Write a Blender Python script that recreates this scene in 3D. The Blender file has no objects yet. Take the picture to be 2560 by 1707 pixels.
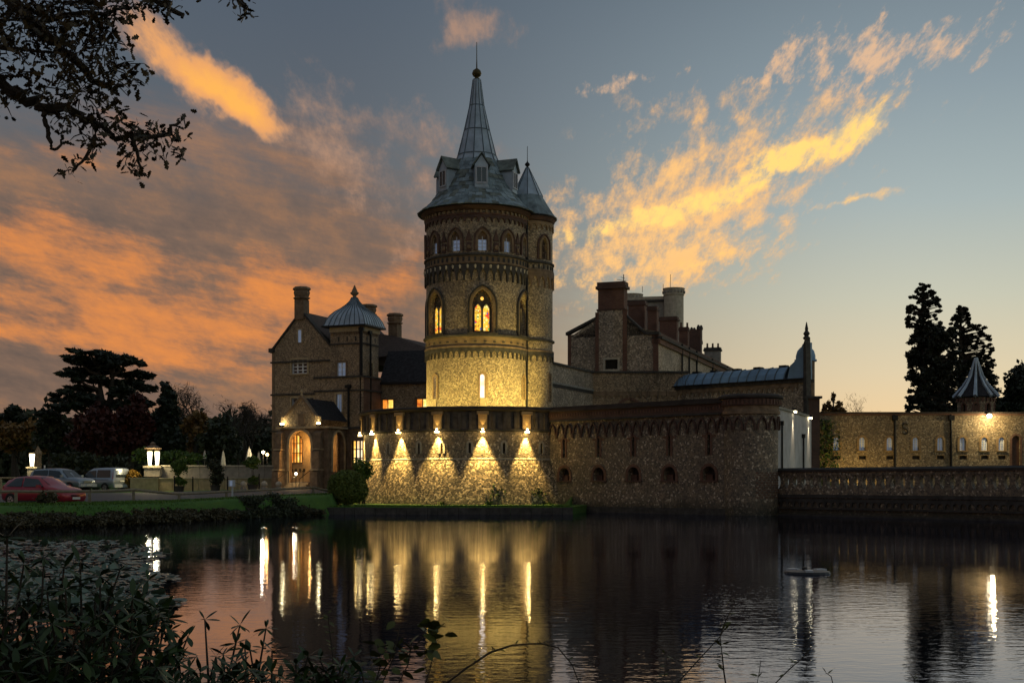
import bpy, bmesh, math, random
import numpy as np
from math import sin, cos, pi, radians, sqrt, atan2
rnd = random.Random(7); nr = np.random.default_rng(11)
scene = bpy.context.scene
COL = scene.collection
# ------------------------------------------------------------------ camera
CAMZ, FPX, HY = 1.8, 3150.0, 1206.0          # eye height above the pond, focal length and horizon of the 2560 px frame
cam = bpy.data.cameras.new('camera'); camo = bpy.data.objects.new('camera', cam); COL.objects.link(camo)
camo.location = (0, 0, CAMZ); camo.rotation_euler = (radians(90), 0, 0)
cam.sensor_width = 36.0; cam.lens = 36.0*FPX/2560.0
cam.shift_y = (HY-853.5)/2560.0; cam.clip_start = 0.1; cam.clip_end = 6000
scene.camera = camo
# ------------------------------------------------------------------ render settings
scene.render.engine = 'CYCLES'
cy = scene.cycles
cy.use_denoising = True; cy.max_bounces = 6; cy.diffuse_bounces = 3; cy.glossy_bounces = 4
cy.transmission_bounces = 4; cy.transparent_max_bounces = 8; cy.sample_clamp_indirect = 4.0; cy.sample_clamp_direct = 0
cy.caustics_reflective = False; cy.caustics_refractive = False; cy.use_adaptive_sampling = True; cy.adaptive_threshold = 0.02
scene.view_settings.view_transform = 'Standard'; scene.view_settings.look = 'None'
scene.view_settings.exposure = 0.2; scene.view_settings.gamma = 1.0
# ------------------------------------------------------------------ node expression helper
class X:
    """a socket in a node tree with arithmetic"""
    def __init__(s, nt, sock): s.nt = nt; s.k = sock
    def _m(s, op, *a, clamp=False):
        n = s.nt.nodes.new('ShaderNodeMath'); n.operation = op; n.use_clamp = clamp
        for i, v in enumerate((s,)+a):
            if isinstance(v, X): s.nt.links.new(v.k, n.inputs[i])
            else: n.inputs[i].default_value = v
        return X(s.nt, n.outputs[0])
    def __add__(s, o): return s._m('ADD', o)
    __radd__ = __add__
    def __sub__(s, o): return s._m('SUBTRACT', o)
    def __rsub__(s, o): return (s*-1.0)+o
    def __mul__(s, o): return s._m('MULTIPLY', o)
    __rmul__ = __mul__
    def __truediv__(s, o): return s._m('DIVIDE', o)
    def mx(s, o): return s._m('MAXIMUM', o)
    def mn(s, o): return s._m('MINIMUM', o)
    def clamp(s): return s._m('ADD', 0.0, clamp=True)
    def f(s, op, *a): return s._m(op, *a)
    def ss(s, a, b):                     # smoothstep a..b
        n = s.nt.nodes.new('ShaderNodeMapRange'); n.interpolation_type = 'SMOOTHSTEP'
        s.nt.links.new(s.k, n.inputs[0]); n.inputs[1].default_value = a; n.inputs[2].default_value = b
        return X(s.nt, n.outputs[0])
def val(nt, x, y, z):
    n = nt.nodes.new('ShaderNodeCombineXYZ')
    for i, v in enumerate((x, y, z)):
        if isinstance(v, X): nt.links.new(v.k, n.inputs[i])
        else: n.inputs[i].default_value = v
    return X(nt, n.outputs[0])
def noise(nt, vec, scale=1.0, detail=5.0, rough=0.55, dist=0.0, color=False):
    n = nt.nodes.new('ShaderNodeTexNoise'); n.inputs['Scale'].default_value = scale
    n.inputs['Detail'].default_value = detail; n.inputs['Roughness'].default_value = rough; n.inputs['Distortion'].default_value = dist
    if vec is not None: nt.links.new(vec.k, n.inputs['Vector'])
    return X(nt, n.outputs['Color' if color else 'Fac'])
def mixc(nt, fac, a, b, mode='MIX'):
    n = nt.nodes.new('ShaderNodeMix'); n.data_type = 'RGBA'; n.blend_type = mode
    for i, v in ((0, fac), (6, a), (7, b)):
        if isinstance(v, X): nt.links.new(v.k, n.inputs[i])
        elif i == 0: n.inputs[i].default_value = v
        else: n.inputs[i].default_value = (v[0], v[1], v[2], 1)
    return X(nt, n.outputs[2])
def ramp(nt, fac, stops):
    n = nt.nodes.new('ShaderNodeValToRGB'); e = n.color_ramp.elements
    while len(e) < len(stops): e.new(0.5)
    for el, (p, c) in zip(e, stops): el.position = p; el.color = (c[0], c[1], c[2], 1)
    nt.links.new(fac.k, n.inputs[0]); return X(nt, n.outputs[0])
# ------------------------------------------------------------------ sky: dusk sky texture with cloud streets lit from below
SUN_AZ, SUN_EL = radians(17), radians(1.6)
W = bpy.data.worlds.new('World'); scene.world = W; W.use_nodes = True
nt = W.node_tree; nt.nodes.clear()
out = nt.nodes.new('ShaderNodeOutputWorld'); bg = nt.nodes.new('ShaderNodeBackground'); nt.links.new(bg.outputs[0], out.inputs[0])
sky = nt.nodes.new('ShaderNodeTexSky'); sky.sky_type = 'NISHITA'; sky.sun_disc = False
sky.sun_elevation = SUN_EL; sky.sun_rotation = SUN_AZ; sky.altitude = 50; sky.air_density = 1.2; sky.dust_density = 2.2; sky.ozone_density = 2.0
tc = nt.nodes.new('ShaderNodeTexCoord'); sp = nt.nodes.new('ShaderNodeSeparateXYZ'); nt.links.new(tc.outputs['Generated'], sp.inputs[0])
dx, dy, dz = (X(nt, sp.outputs[i]) for i in range(3))
AZ = dx.f('ARCTAN2', dy)*(180/pi); EL = dz.f('ARCSINE')*(180/pi)          # degrees
elp = EL.mx(0.0)
skn = nt.nodes.new('ShaderNodeMix'); skn.data_type = 'RGBA'; skn.blend_type = 'MULTIPLY'; skn.inputs[0].default_value = 1
nt.links.new(sky.outputs[0], skn.inputs[6]); SKY_STRENGTH = 0.055
skn.inputs[7].default_value = (SKY_STRENGTH,)*3+(1,)
nish = X(nt, skn.outputs[2])
# clear air: slate blue overhead, pale towards the afterglow on the right, warm along the horizon
east = AZ.ss(-10.0, 19.0)
hz = ramp(nt, (elp/40.0).clamp(), [(0.0, (.92,.55,.22)), (0.045, (.80,.61,.33)), (0.12, (.65,.60,.42)), (0.20, (.51,.555,.46)), (0.30, (.36,.455,.465)), (0.42, (.245,.325,.37)), (0.54, (.165,.22,.262)), (1.0, (.165,.19,.215))])
hl = ramp(nt, (elp/40.0).clamp(), [(0.0, (.46,.19,.075)), (0.08, (.26,.14,.085)), (0.2, (.18,.14,.12)), (0.33, (.118,.135,.155)), (0.54, (.080,.106,.142)), (1.0, (.145,.165,.19))])
clear = mixc(nt, east, hl, hz)
clear = mixc(nt, 0.15, clear, nish)
# cloud layer seen in perspective: streets run away from the viewer and fan out overhead
pz = dz.f('ABSOLUTE')+0.20
cvec = val(nt, dx/pz*1.6, dy/pz*0.75, 3.1)
nA = noise(nt, val(nt, AZ*.095+EL*.03, EL*.46+AZ*.075, 5.5), 1.0, 7, .66)
nB = noise(nt, cvec, 5.2, 6, .62)
nC = noise(nt, val(nt, dx/pz*14.0, dy/pz*4.2, 1.3), 2.0, 5, .68)
wn = nt.nodes.new('ShaderNodeTexNoise'); wn.inputs['Scale'].default_value = 11.0; wn.inputs['Detail'].default_value = 5.0; wn.inputs['Roughness'].default_value = .62
nt.links.new(tc.outputs['Generated'], wn.inputs['Vector'])
def vm(op, a, b):
    n = nt.nodes.new('ShaderNodeVectorMath'); n.operation = op
    for i, v in enumerate((a, b)):
        if isinstance(v, X): nt.links.new(v.k, n.inputs[i])
        else: n.inputs[i].default_value = v
    return X(nt, n.outputs[0])
AE = val(nt, AZ, EL, 0.0)
AEW = vm('ADD', AE, vm('MULTIPLY', vm('SUBTRACT', X(nt, wn.outputs['Color']), (.5, .5, .5)), (4.2, 3.0, 0)))
def px2ae(px, py):
    t = (px-1280)/FPX; return math.degrees(math.atan(t)), math.degrees(math.atan((HY-py)/FPX*cos(math.atan(t))))
def blob(px, py, ln, wd, ang):
    """soft elongated cloud mass: 1 at its middle, 0 at its rim (sizes in pixels of the 2560 frame)"""
    a, e = px2ae(px, py); k = 57.3/FPX
    m = nt.nodes.new('ShaderNodeMapping'); m.vector_type = 'TEXTURE'
    m.inputs[1].default_value = (a, e, 0); m.inputs[2].default_value = (0, 0, radians(ang)); m.inputs[3].default_value = (ln*k, wd*k, 1)
    nt.links.new(AEW.k, m.inputs[0])
    g = nt.nodes.new('ShaderNodeTexGradient'); g.gradient_type = 'SPHERICAL'; nt.links.new(m.outputs[0], g.inputs[0])
    return X(nt, g.outputs['Fac'])
tA = (nA-.5)*2.6; tB = (nB-.5)*2.6; tC = (nC-.5)*2.6
# --- dull deck: brown-grey stratus on the left, thinning to the right
deck = AZ.ss(10.0, -12.0)*EL.ss(21.0, 8.0)
deckm = (deck*1.25+tA*.35+tB*.16-.22).ss(0.0, 0.8)
dcol = ramp(nt, (tA*.46+tB*.26+tC*.14+.46).clamp(), [(.12, (.10,.078,.068)), (.42, (.185,.118,.085)), (.72, (.34,.17,.085)), (1.0, (.52,.22,.08))])
c = mixc(nt, deckm*0.92, clear, dcol)
# --- orange lit undersides low on the left
lo = blob(330, 810, 950, 220, -4)+blob(90, 560, 460, 130, -6)*.9+blob(760, 700, 360, 120, -24)*.55+blob(150, 330, 420, 130, -12)*0.5+blob(1010, 690, 260, 110, 25)*0.6
lom = (lo*1.15+tA*1.0+tB*.36+tC*.16-.34).ss(0.0, 0.75)*lo.ss(0.0, .3)
c = mixc(nt, lom*0.93, c, ramp(nt, (lo*0.42+tA*.40+tB*.24+tC*.12+.14).clamp(), [(0.05, (.23,.13,.09)), (0.36, (.47,.185,.075)), (0.80, (.82,.27,.055))]))
# --- the bright wedge upper left
b1 = blob(490, 180, 330, 78, -31)*.9+blob(610, 250, 170, 70, -36)*0.75
bm = (b1*1.25+tC*.42+tB*.24-.10).ss(0.0, 0.75)*b1.ss(0.0, .2)
c = mixc(nt, bm*.94, c, ramp(nt, (b1*.85+tC*.30+tB*.16).clamp(), [(0.0, (.32,.21,.16)), (0.3, (.58,.30,.155)), (.62, (.80,.36,.12)), (1.0, (.95,.44,.09))]))
# --- pink-grey feathers in the middle
md = blob(900, 290, 620, 120, -14)+blob(1180, 40, 240, 90, -25)*0.9+blob(1120, 105, 160, 50, 20)*.8+blob(1000, 500, 520, 120, -10)*0.7+blob(1010, 640, 300, 90, 20)*.7+blob(790, 380, 380, 60, -12)*.7
mm = (md*.85+tC*.50+tB*.60-.36).ss(0.0, 0.8)*md.ss(0.0, .3)
c = mixc(nt, mm*0.72, c, ramp(nt, (tC*.3+tB*.25+.42).clamp(), [(.15, (.21,.16,.145)), (.5, (.36,.225,.16)), (.9, (.64,.33,.18))]))
# --- golden plume on the right: feathery, peach above, gold along its lower edge
r1 = blob(1850, 370, 680, 270, 20)*1.1+blob(1640, 560, 600, 190, 10)*0.95+blob(1640, 690, 600, 130, 12)*1.0
rm = (r1*.76+tC*1.05+tB*.6+tA*.25-.36).ss(0.0, 1.0)*r1.ss(0.0, .35)
c = mixc(nt, rm*0.84, c, ramp(nt, (r1*.35+tC*.42+tB*.15+.22).clamp(), [(0.1, (.42,.31,.22)), (0.45, (.76,.43,.19)), (0.85, (1.0,.55,.18))]))
r2 = blob(1560, 570, 380, 42, 9)+blob(1800, 490, 300, 40, 14)+blob(1990, 390, 260, 60, 24)+blob(2150, 310, 190, 55, 32)*.9+blob(2150, 505, 190, 16, 16)*.55+blob(1760, 660, 300, 45, 14)*.5+blob(1420, 720, 200, 60, 5)*.5
r2m = (r2*1.05+tC*.75+tB*.35-.16).ss(0.0, 0.95)*r2.ss(0.0, .2)
c = mixc(nt, r2m*(nC.ss(.36, .60)*.6+.35), c, ramp(nt, (r2*.9+tC*.3).clamp(), [(0.0, (.64,.37,.18)), (0.3, (.90,.51,.18)), (.75, (1.04,.66,.19))]))
# --- small flecks upper right
fk = blob(2140, 150, 280, 110, 14)*1.15+blob(2380, 110, 280, 110, 22)*1.0+blob(1900, 150, 360, 110, 15)*.7+blob(1560, 215, 170, 35, 6)*.9
fm = (fk*.75+tC*1.15+tB*.45-.52).ss(0.0, 0.7)*fk.ss(0.0, .3)
c = mixc(nt, fm*0.8, c, (.74,.46,.27))
# below the horizon: dark land
c = mixc(nt, EL.ss(0.0, -2.0), c, (.03, .028, .025))
nt.links.new(c.k, bg.inputs[0]); bg.inputs[1].default_value = 1.0
W.cycles.sampling_method = 'MANUAL'; W.cycles.sample_map_resolution = 512
sun = bpy.data.lights.new('sun', 'SUN'); sun.energy = 0.12; sun.angle = radians(70); sun.color = (1, .72, .45)
suno = bpy.data.objects.new('sun', sun); COL.objects.link(suno)
# light travels from the afterglow (ahead, to the right) towards the viewer
sdir = (-sin(SUN_AZ)*cos(SUN_EL), -cos(SUN_AZ)*cos(SUN_EL), -sin(SUN_EL))
from mathutils import Vector, Matrix
suno.rotation_euler = Vector(sdir).to_track_quat('-Z', 'Y').to_euler()
# ------------------------------------------------------------------ materials
MATS = {}
def newmat(name):
    m = bpy.data.materials.new(name); m.use_nodes = True; t = m.node_tree; t.nodes.clear()
    o = t.nodes.new('ShaderNodeOutputMaterial'); b = t.nodes.new('ShaderNodeBsdfPrincipled'); t.links.new(b.outputs[0], o.inputs[0])
    MATS[name] = m; return m, t, b
def setc(t, b, name, v):
    if isinstance(v, X): t.links.new(v.k, b.inputs[name])
    elif isinstance(v, (tuple, list)): b.inputs[name].default_value = (v[0], v[1], v[2], 1)
    else: b.inputs[name].default_value = v
def posn(t):
    g = t.nodes.new('ShaderNodeNewGeometry'); return X(t, g.outputs['Position'])
def bump(t, b, h, strength=.5, dist=.03):
    n = t.nodes.new('ShaderNodeBump'); n.inputs['Strength'].default_value = strength; n.inputs['Distance'].default_value = dist
    t.links.new(h.k, n.inputs['Height']); t.links.new(n.outputs[0], b.inputs['Normal'])
def plain(name, col, rough=.7, metal=0.0, var=.25, vscale=3.0, bmp=.15, spec=.4):
    m, t, b = newmat(name); p = posn(t); n = noise(t, p, vscale, 6, .6)
    d = tuple(x*(1-var) for x in col); l = tuple(min(1, x*(1+var)) for x in col)
    setc(t, b, 'Base Color', ramp(t, n, [(.3, d), (.7, l)])); setc(t, b, 'Roughness', rough); setc(t, b, 'Metallic', metal)
    b.inputs['Specular IOR Level'].default_value = spec
    if bmp: bump(t, b, noise(t, p, vscale*9, 4, .6), bmp, .02)
    return m
def voro(t, vec, scale, feature='F1', rand=1.0):
    n = t.nodes.new('ShaderNodeTexVoronoi'); n.feature = feature; n.inputs['Scale'].default_value = scale; n.inputs['Randomness'].default_value = rand
    t.links.new(vec.k, n.inputs['Vector']); return n
def flint(name, mortar, stones, scale=6.5, edge=.06, stain=(.09,.07,.05), stainamt=.5):
    """knapped flint rubble in mortar: split nodules, some pale-skinned, some dark"""
    m, t, b = newmat(name); p = posn(t)
    w = vmx(t, p, noise(t, p, 5.0, 2, .5, 0, True), .10)
    v = voro(t, w, scale); e = voro(t, w, scale, 'DISTANCE_TO_EDGE')
    sp_ = t.nodes.new('ShaderNodeSeparateColor'); t.links.new(v.outputs['Color'], sp_.inputs[0])
    r = X(t, sp_.outputs[0])
    st = ramp(t, r, stones)
    t.nodes[-1].color_ramp.interpolation = 'CONSTANT'
    em = X(t, e.outputs['Distance']).ss(edge*.4, edge)
    col = mixc(t, em, mortar, st)
    big = noise(t, p, .35, 5, .65); col = mixc(t, big.ss(.46, .72)*stainamt, col, stain)
    stre = noise(t, vm3(t, p, (1.6, 1.6, .16)), 1.0, 5, .6); col = mixc(t, stre.ss(.55, .8)*.5*stainamt, col, stain)
    sz_ = t.nodes.new('ShaderNodeSeparateXYZ'); t.links.new(p.k, sz_.inputs[0])       # damp, algae-stained foot above the pond
    damp = (X(t, sz_.outputs[2])+noise(t, p, .8, 4, .6)*-1.1).ss(.35, -.45); col = mixc(t, damp*.8, col, (.022,.024,.014))
    setc(t, b, 'Base Color', col); setc(t, b, 'Roughness', .62)
    bump(t, b, em*.5+X(t, v.outputs['Distance'])*-.5+noise(t, p, 30, 3)*.2, .7, .04)
    return m
def vmx(t, p, colr, k):
    n = t.nodes.new('ShaderNodeVectorMath'); n.operation = 'MULTIPLY_ADD'; t.links.new(colr.k, n.inputs[0]); n.inputs[1].default_value = (k, k, k)
    t.links.new(p.k, n.inputs[2]); return X(t, n.outputs[0])
def vm3(t, p, k):
    n = t.nodes.new('ShaderNodeVectorMath'); n.operation = 'MULTIPLY'; t.links.new(p.k, n.inputs[0]); n.inputs[1].default_value = k; return X(t, n.outputs[0])
def brick(name, c1, c2, mortar, scale=4.2):
    m, t, b = newmat(name); p = posn(t)
    s = t.nodes.new('ShaderNodeSeparateXYZ'); t.links.new(p.k, s.inputs[0])
    vec = val(t, X(t, s.outputs[0])*.72+X(t, s.outputs[1])*-.69, X(t, s.outputs[2]), 0.0)
    n = t.nodes.new('ShaderNodeTexBrick'); t.links.new(vec.k, n.inputs['Vector']); n.inputs['Scale'].default_value = scale
    n.inputs['Color1'].default_value = (*c1, 1); n.inputs['Color2'].default_value = (*c2, 1); n.inputs['Mortar'].default_value = (*mortar, 1)
    n.inputs['Mortar Size'].default_value = .025; n.inputs['Brick Width'].default_value = .9; n.inputs['Row Height'].default_value = .32
    col = mixc(t, noise(t, p, 1.2, 5, .6).ss(.4, .75)*.6, X(t, n.outputs[0]), tuple(x*.35 for x in c1))
    setc(t, b, 'Base Color', col); setc(t, b, 'Roughness', .8); bump(t, b, X(t, n.outputs['Fac'])*-1.0+noise(t, p, 20, 3)*.4, .5, .02)
    return m
def emit(name, col, strength):
    m = bpy.data.materials.new(name); m.use_nodes = True; t = m.node_tree; t.nodes.clear()
    o = t.nodes.new('ShaderNodeOutputMaterial'); e = t.nodes.new('ShaderNodeEmission'); e.inputs[0].default_value = (*col, 1); e.inputs[1].default_value = strength
    t.links.new(e.outputs[0], o.inputs[0]); MATS[name] = m; return m
PALE = [(0.0, (0.132,0.106,0.074)), (.22, (0.270,0.205,0.131)), (.5, (0.408,0.310,0.191)), (.72, (0.598,0.475,0.311)), (.92, (0.201,0.160,0.107))]
GREY = [(0.0, (0.093,0.079,0.064)), (.28, (0.175,0.138,0.098)), (.58, (0.278,0.213,0.143)), (.84, (0.580,0.486,0.368)), (.93, (0.132,0.111,0.089))]
RUB = [(0.0, (0.042,0.033,0.023)), (.30, (0.126,0.099,0.066)), (.48, (0.292,0.220,0.138)), (.72, (0.592,0.468,0.314)), (.9, (0.085,0.067,0.048))]
flint('flint_tower', (0.460,0.350,0.200), PALE, 12.0)
flint('flint_wall', (0.265,0.200,0.132), GREY, 10.0, .06)
flint('flint_rubble', (0.196,0.150,0.096), RUB, 9.6, .06, (0.057,0.050,0.016), .5)
flint('flint_house', (0.391,0.275,0.164), [(0.0, (0.152,0.113,0.075)), (.3, (0.281,0.200,0.123)), (.6, (0.376,0.271,0.168)), (.85, (0.514,0.391,0.261))], 11.5, .08)
flint('flint_hall', (0.437,0.335,0.224), [(0.0, (0.153,0.128,0.102)), (.3, (0.273,0.222,0.165)), (.6, (0.420,0.338,0.249)), (.85, (0.627,0.518,0.393))], 9.5, .06)
flint('flint_range', (0.299,0.210,0.112), [(0.0, (0.104,0.081,0.054)), (.3, (0.186,0.141,0.087)), (.6, (0.297,0.227,0.138)), (.88, (0.453,0.366,0.249))], 10.5, .06)
brick('brick_red', (.19,.082,.050), (.125,.056,.037), (.19,.16,.125))
brick('brick_dark', (.13,.062,.042), (.085,.046,.034), (.12,.10,.085))
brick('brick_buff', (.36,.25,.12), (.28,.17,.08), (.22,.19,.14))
plain('stone_buff', (.42,.325,.20), .8); plain('stone_grey', (.27,.25,.22), .8); plain('stone_dark', (.055,.050,.045), .85, var=.5)
plain('stone_brown', (.21,.145,.092), .85, var=.4); plain('stone_pale', (.46,.41,.32), .8); plain('render_white', (.46,.45,.46), .8, var=.24, vscale=1.1)
plain('brick_coping', (.045,.035,.03), .85, var=.5, vscale=1.5)
plain('slate_roof', (.030,.029,.033), .75, var=.5, vscale=5, bmp=.5, spec=.15); plain('tile_roof', (.075,.05,.04), .8, var=.45, vscale=6, bmp=.5)
plain('slate_mossy', (.17,.225,.25), .7, var=.55, vscale=1.6, bmp=.4); plain('slate_moss_dark', (.14,.165,.15), .8, var=.6, vscale=1.8, bmp=.4)
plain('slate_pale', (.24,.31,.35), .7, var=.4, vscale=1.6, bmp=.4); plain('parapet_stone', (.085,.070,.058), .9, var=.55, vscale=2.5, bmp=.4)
plain('lead', (.36,.44,.52), .5, .25, .25, 1.3, .08); plain('lead_blue', (.16,.27,.40), .5, .2, .25, .9, .08); plain('lead_seam', (.10,.13,.15), .5, .5, .2, 2)
plain('iron_black', (.012,.012,.013), .5, .4, .2); plain('white_paint', (.72,.74,.78), .45, 0, .06, 4, 0); plain('grey_paint', (.42,.45,.50), .5, 0, .1, 4, 0)
plain('wood_weathered', (.20,.17,.125), .85, 0, .3, 6, .3); plain('wood_door', (.09,.04,.025), .6, 0, .3, 4, .3); plain('bronze', (.10,.075,.03), .5, .6, .3)
plain('asphalt', (.060,.060,.068), .75, 0, .22, .8, .4); plain('gravel_path', (.20,.17,.12), .9, 0, .3, 3, .5)
plain('bark', (.045,.036,.028), .9, 0, .4, 8, .6); plain('bark_red', (.10,.05,.035), .9, 0, .4, 4, .6); plain('stem_red', (.12,.045,.03), .6, 0, .3, 9, 0)
plain('rubber', (.012,.012,.012), .85, 0, .2); plain('alloy', (.45,.46,.48), .35, .8, .1, 4, 0); plain('plastic_black', (.018,.018,.02), .5, 0, .15, 4, 0)
plain('canvas', (.62,.58,.50), .9, 0, .08, 3, .2); plain('terracotta', (.16,.10,.07), .85); plain('rope_chain', (.10,.09,.075), .7, .3, .2)
def carpaint(name, col, metal=.4):
    m, t, b = newmat(name); setc(t, b, 'Base Color', col); setc(t, b, 'Roughness', .35); setc(t, b, 'Metallic', metal); b.inputs['Coat Weight'].default_value = .6; b.inputs['Coat Roughness'].default_value = .08
carpaint('paint_red', (.33,.016,.034), .2); carpaint('paint_silver', (.36,.41,.46), .6); carpaint('paint_bluegrey', (.24,.30,.36), .5)
m, t, b = newmat('car_glass'); setc(t, b, 'Base Color', (.02,.03,.035)); setc(t, b, 'Roughness', .06); b.inputs['Specular IOR Level'].default_value = .8
m, t, b = newmat('glass_dark'); setc(t, b, 'Base Color', (.012,.014,.018)); setc(t, b, 'Roughness', .12); b.inputs['Specular IOR Level'].default_value = .7
m, t, b = newmat('glass_sky'); setc(t, b, 'Base Color', (.42,.52,.70)); setc(t, b, 'Roughness', .2); b.inputs['Emission Color'].default_value = (.55,.70,1,1); b.inputs['Emission Strength'].default_value = .09  # sky reflection put into the pale blue colour, with a faint glow added
m, t, b = newmat('lamp_glass_red'); setc(t, b, 'Base Color', (.35,.01,.01)); setc(t, b, 'Roughness', .2)
m, t, b = newmat('lamp_glass_clear'); setc(t, b, 'Base Color', (.55,.58,.6)); setc(t, b, 'Roughness', .15)
plain('number_plate', (.62,.62,.58), .5, 0, .05, 4, 0)
# lit things
emit('bulb_warm', (1.0,.70,.26), 20); emit('bulb_white', (1.0,.84,.50), 20); emit('bulb_orange', (1.0,.5,.12), 25); emit('bulb_pole', (1.0,.88,.60), 5)
def litglass(name, cols, strength, scale=3.0):
    m = bpy.data.materials.new(name); m.use_nodes = True; t = m.node_tree; t.nodes.clear()
    o = t.nodes.new('ShaderNodeOutputMaterial'); e = t.nodes.new('ShaderNodeEmission'); t.links.new(e.outputs[0], o.inputs[0])
    n = noise(t, posn(t), scale, 3, .5); c_ = ramp(t, n, cols); t.links.new(c_.k, e.inputs[0]); e.inputs[1].default_value = strength; MATS[name] = m
litglass('lit_orange', [(.3, (.50,.10,.015)), (.5, (.85,.26,.03)), (.7, (1.0,.50,.10))], 1.1, 2.2)
litglass('lit_amber', [(.3, (.75,.33,.05)), (.5, (.95,.52,.09)), (.7, (1.0,.78,.30))], 1.5, 2.0)
litglass('lit_pale', [(.3, (.9,.55,.25)), (.7, (1.0,.85,.6))], 1.25, 1.5)
litglass('lit_slit', [(.3, (.95,.62,.30)), (.7, (1.0,.92,.75))], 1.6, 1.5)
# stained glass: little panes of colour, most of them gold
m = bpy.data.materials.new('stained_glass'); m.use_nodes = True; t = m.node_tree; t.nodes.clear()
o = t.nodes.new('ShaderNodeOutputMaterial'); e = t.nodes.new('ShaderNodeEmission'); t.links.new(e.outputs[0], o.inputs[0])
v = voro(t, posn(t), 7.0, 'F1', .55); s_ = t.nodes.new('ShaderNodeSeparateColor'); t.links.new(v.outputs['Color'], s_.inputs[0])
cc = ramp(t, X(t, s_.outputs[0]), [(0.0, (1.0,.55,.05)), (.40, (.98,.38,.04)), (.56, (.85,.06,.03)), (.63, (1.0,.72,.22)), (.88, (.10,.35,.06)), (.95, (.05,.10,.50))])
t.nodes[-1].color_ramp.interpolation = 'CONSTANT'
ed = X(t, voro(t, posn(t), 7.0, 'DISTANCE_TO_EDGE', .55).outputs['Distance']).ss(.02, .05)
cc = mixc(t, ed, (.02,.01,.0), cc); t.links.new(cc.k, e.inputs[0]); e.inputs[1].default_value = 1.25; MATS['stained_glass'] = m
# foliage
def leafmat(name, a, bcol, rough=.55, trans=.25, scale=1.2):
    m, t, b = newmat(name); p = posn(t); g = t.nodes.new('ShaderNodeNewGeometry'); ri = X(t, g.outputs['Random Per Island'])
    n = noise(t, p, scale, 4, .6)
    setc(t, b, 'Base Color', ramp(t, (n*.55+ri*.45), [(.25, a), (.75, bcol)])); setc(t, b, 'Roughness', rough); b.inputs['Specular IOR Level'].default_value = .3
    b.inputs['Transmission Weight'].default_value = 0
leafmat('leaf_cedar', (0.010,0.016,0.011), (0.029,0.038,0.022)); leafmat('leaf_conifer', (0.008,0.014,0.010), (0.024,0.035,0.019)); leafmat('leaf_purple', (0.029,0.008,0.006), (0.072,0.019,0.014))
leafmat('leaf_autumn', (.08,.05,.016), (.24,.13,.035)); leafmat('leaf_dark', (0.020,0.027,0.015), (0.060,0.071,0.037)); leafmat('leaf_green', (0.036,0.078,0.014), (0.120,0.192,0.036))
leafmat('leaf_bush', (.060,.090,.016), (.15,.19,.04)); leafmat('leaf_bank', (0.032,0.032,0.016), (0.096,0.080,0.042)); leafmat('leaf_oak', (0.021,0.021,0.008), (0.072,0.044,0.013)); leafmat('leaf_yellow', (.20,.13,.015), (.30,.16,.02))
leafmat('leaf_rhodo', (.008,.020,.006), (.040,.072,.018), .5); leafmat('leaf_shoot', (.03,.05,.01), (.10,.10,.02)); leafmat('leaf_sequoia', (0.012,0.015,0.011), (0.036,0.039,0.024)); leafmat('leaf_pad', (0.056,0.096,0.068), (0.150,0.200,0.150), .35)
leafmat('twig', (.030,.022,.018), (.065,.045,.035)); leafmat('grass', (0.032,0.088,0.010), (0.104,0.208,0.022)); leafmat('ivy', (0.015,0.033,0.009), (0.068,0.112,0.022))
m, t, b = newmat('lawn'); p = posn(t); n = noise(t, p, 1.1, 6, .65); n2 = noise(t, p, 14, 3, .7)
setc(t, b, 'Base Color', ramp(t, (n*.5+n2*.5), [(.3, (.030,.085,.012)), (.5, (.055,.14,.018)), (.72, (.095,.20,.030))])); setc(t, b, 'Roughness', .9); bump(t, b, n2, .8, .06)
m, t, b = newmat('earth'); p = posn(t); setc(t, b, 'Base Color', ramp(t, noise(t, p, 2, 6, .65), [(.3, (.018,.016,.010)), (.7, (.05,.043,.026))])); setc(t, b, 'Roughness', .95); bump(t, b, noise(t, p, 9, 4), .8, .06)
# pond water: dark body, bluish mirror growing towards grazing angles
m, t, b = newmat('water'); p = posn(t); t.nodes.remove(b); o = [n for n in t.nodes if n.type == 'OUTPUT_MATERIAL'][0]
gl = t.nodes.new('ShaderNodeBsdfGlossy'); gl.inputs['Color'].default_value = (.78,.82,1.0,1); gl.inputs['Roughness'].default_value = .03
df = t.nodes.new('ShaderNodeBsdfDiffuse'); df.inputs['Color'].default_value = (.006,.007,.010,1)
fr = t.nodes.new('ShaderNodeFresnel'); fr.inputs['IOR'].default_value = 1.36; mx_ = t.nodes.new('ShaderNodeMixShader')
t.links.new(fr.outputs[0], mx_.inputs[0]); t.links.new(df.outputs[0], mx_.inputs[1]); t.links.new(gl.outputs[0], mx_.inputs[2]); t.links.new(mx_.outputs[0], o.inputs[0])
breeze = noise(t, vm3(t, p, (.045, .07, 0)), 1.0, 3, .5).ss(.42, .62)
rip = noise(t, vm3(t, p, (1.0, 1.7, 1)), 2.8, 3, .55)*(breeze*.85+.30)+noise(t, vm3(t, p, (.30, .9, 1)), .8, 2, .5)*.30
bn = t.nodes.new('ShaderNodeBump'); bn.inputs['Strength'].default_value = .062; bn.inputs['Distance'].default_value = .10; t.links.new(rip.k, bn.inputs['Height'])
for n_ in (gl, fr): t.links.new(bn.outputs[0], n_.inputs['Normal'])
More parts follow.
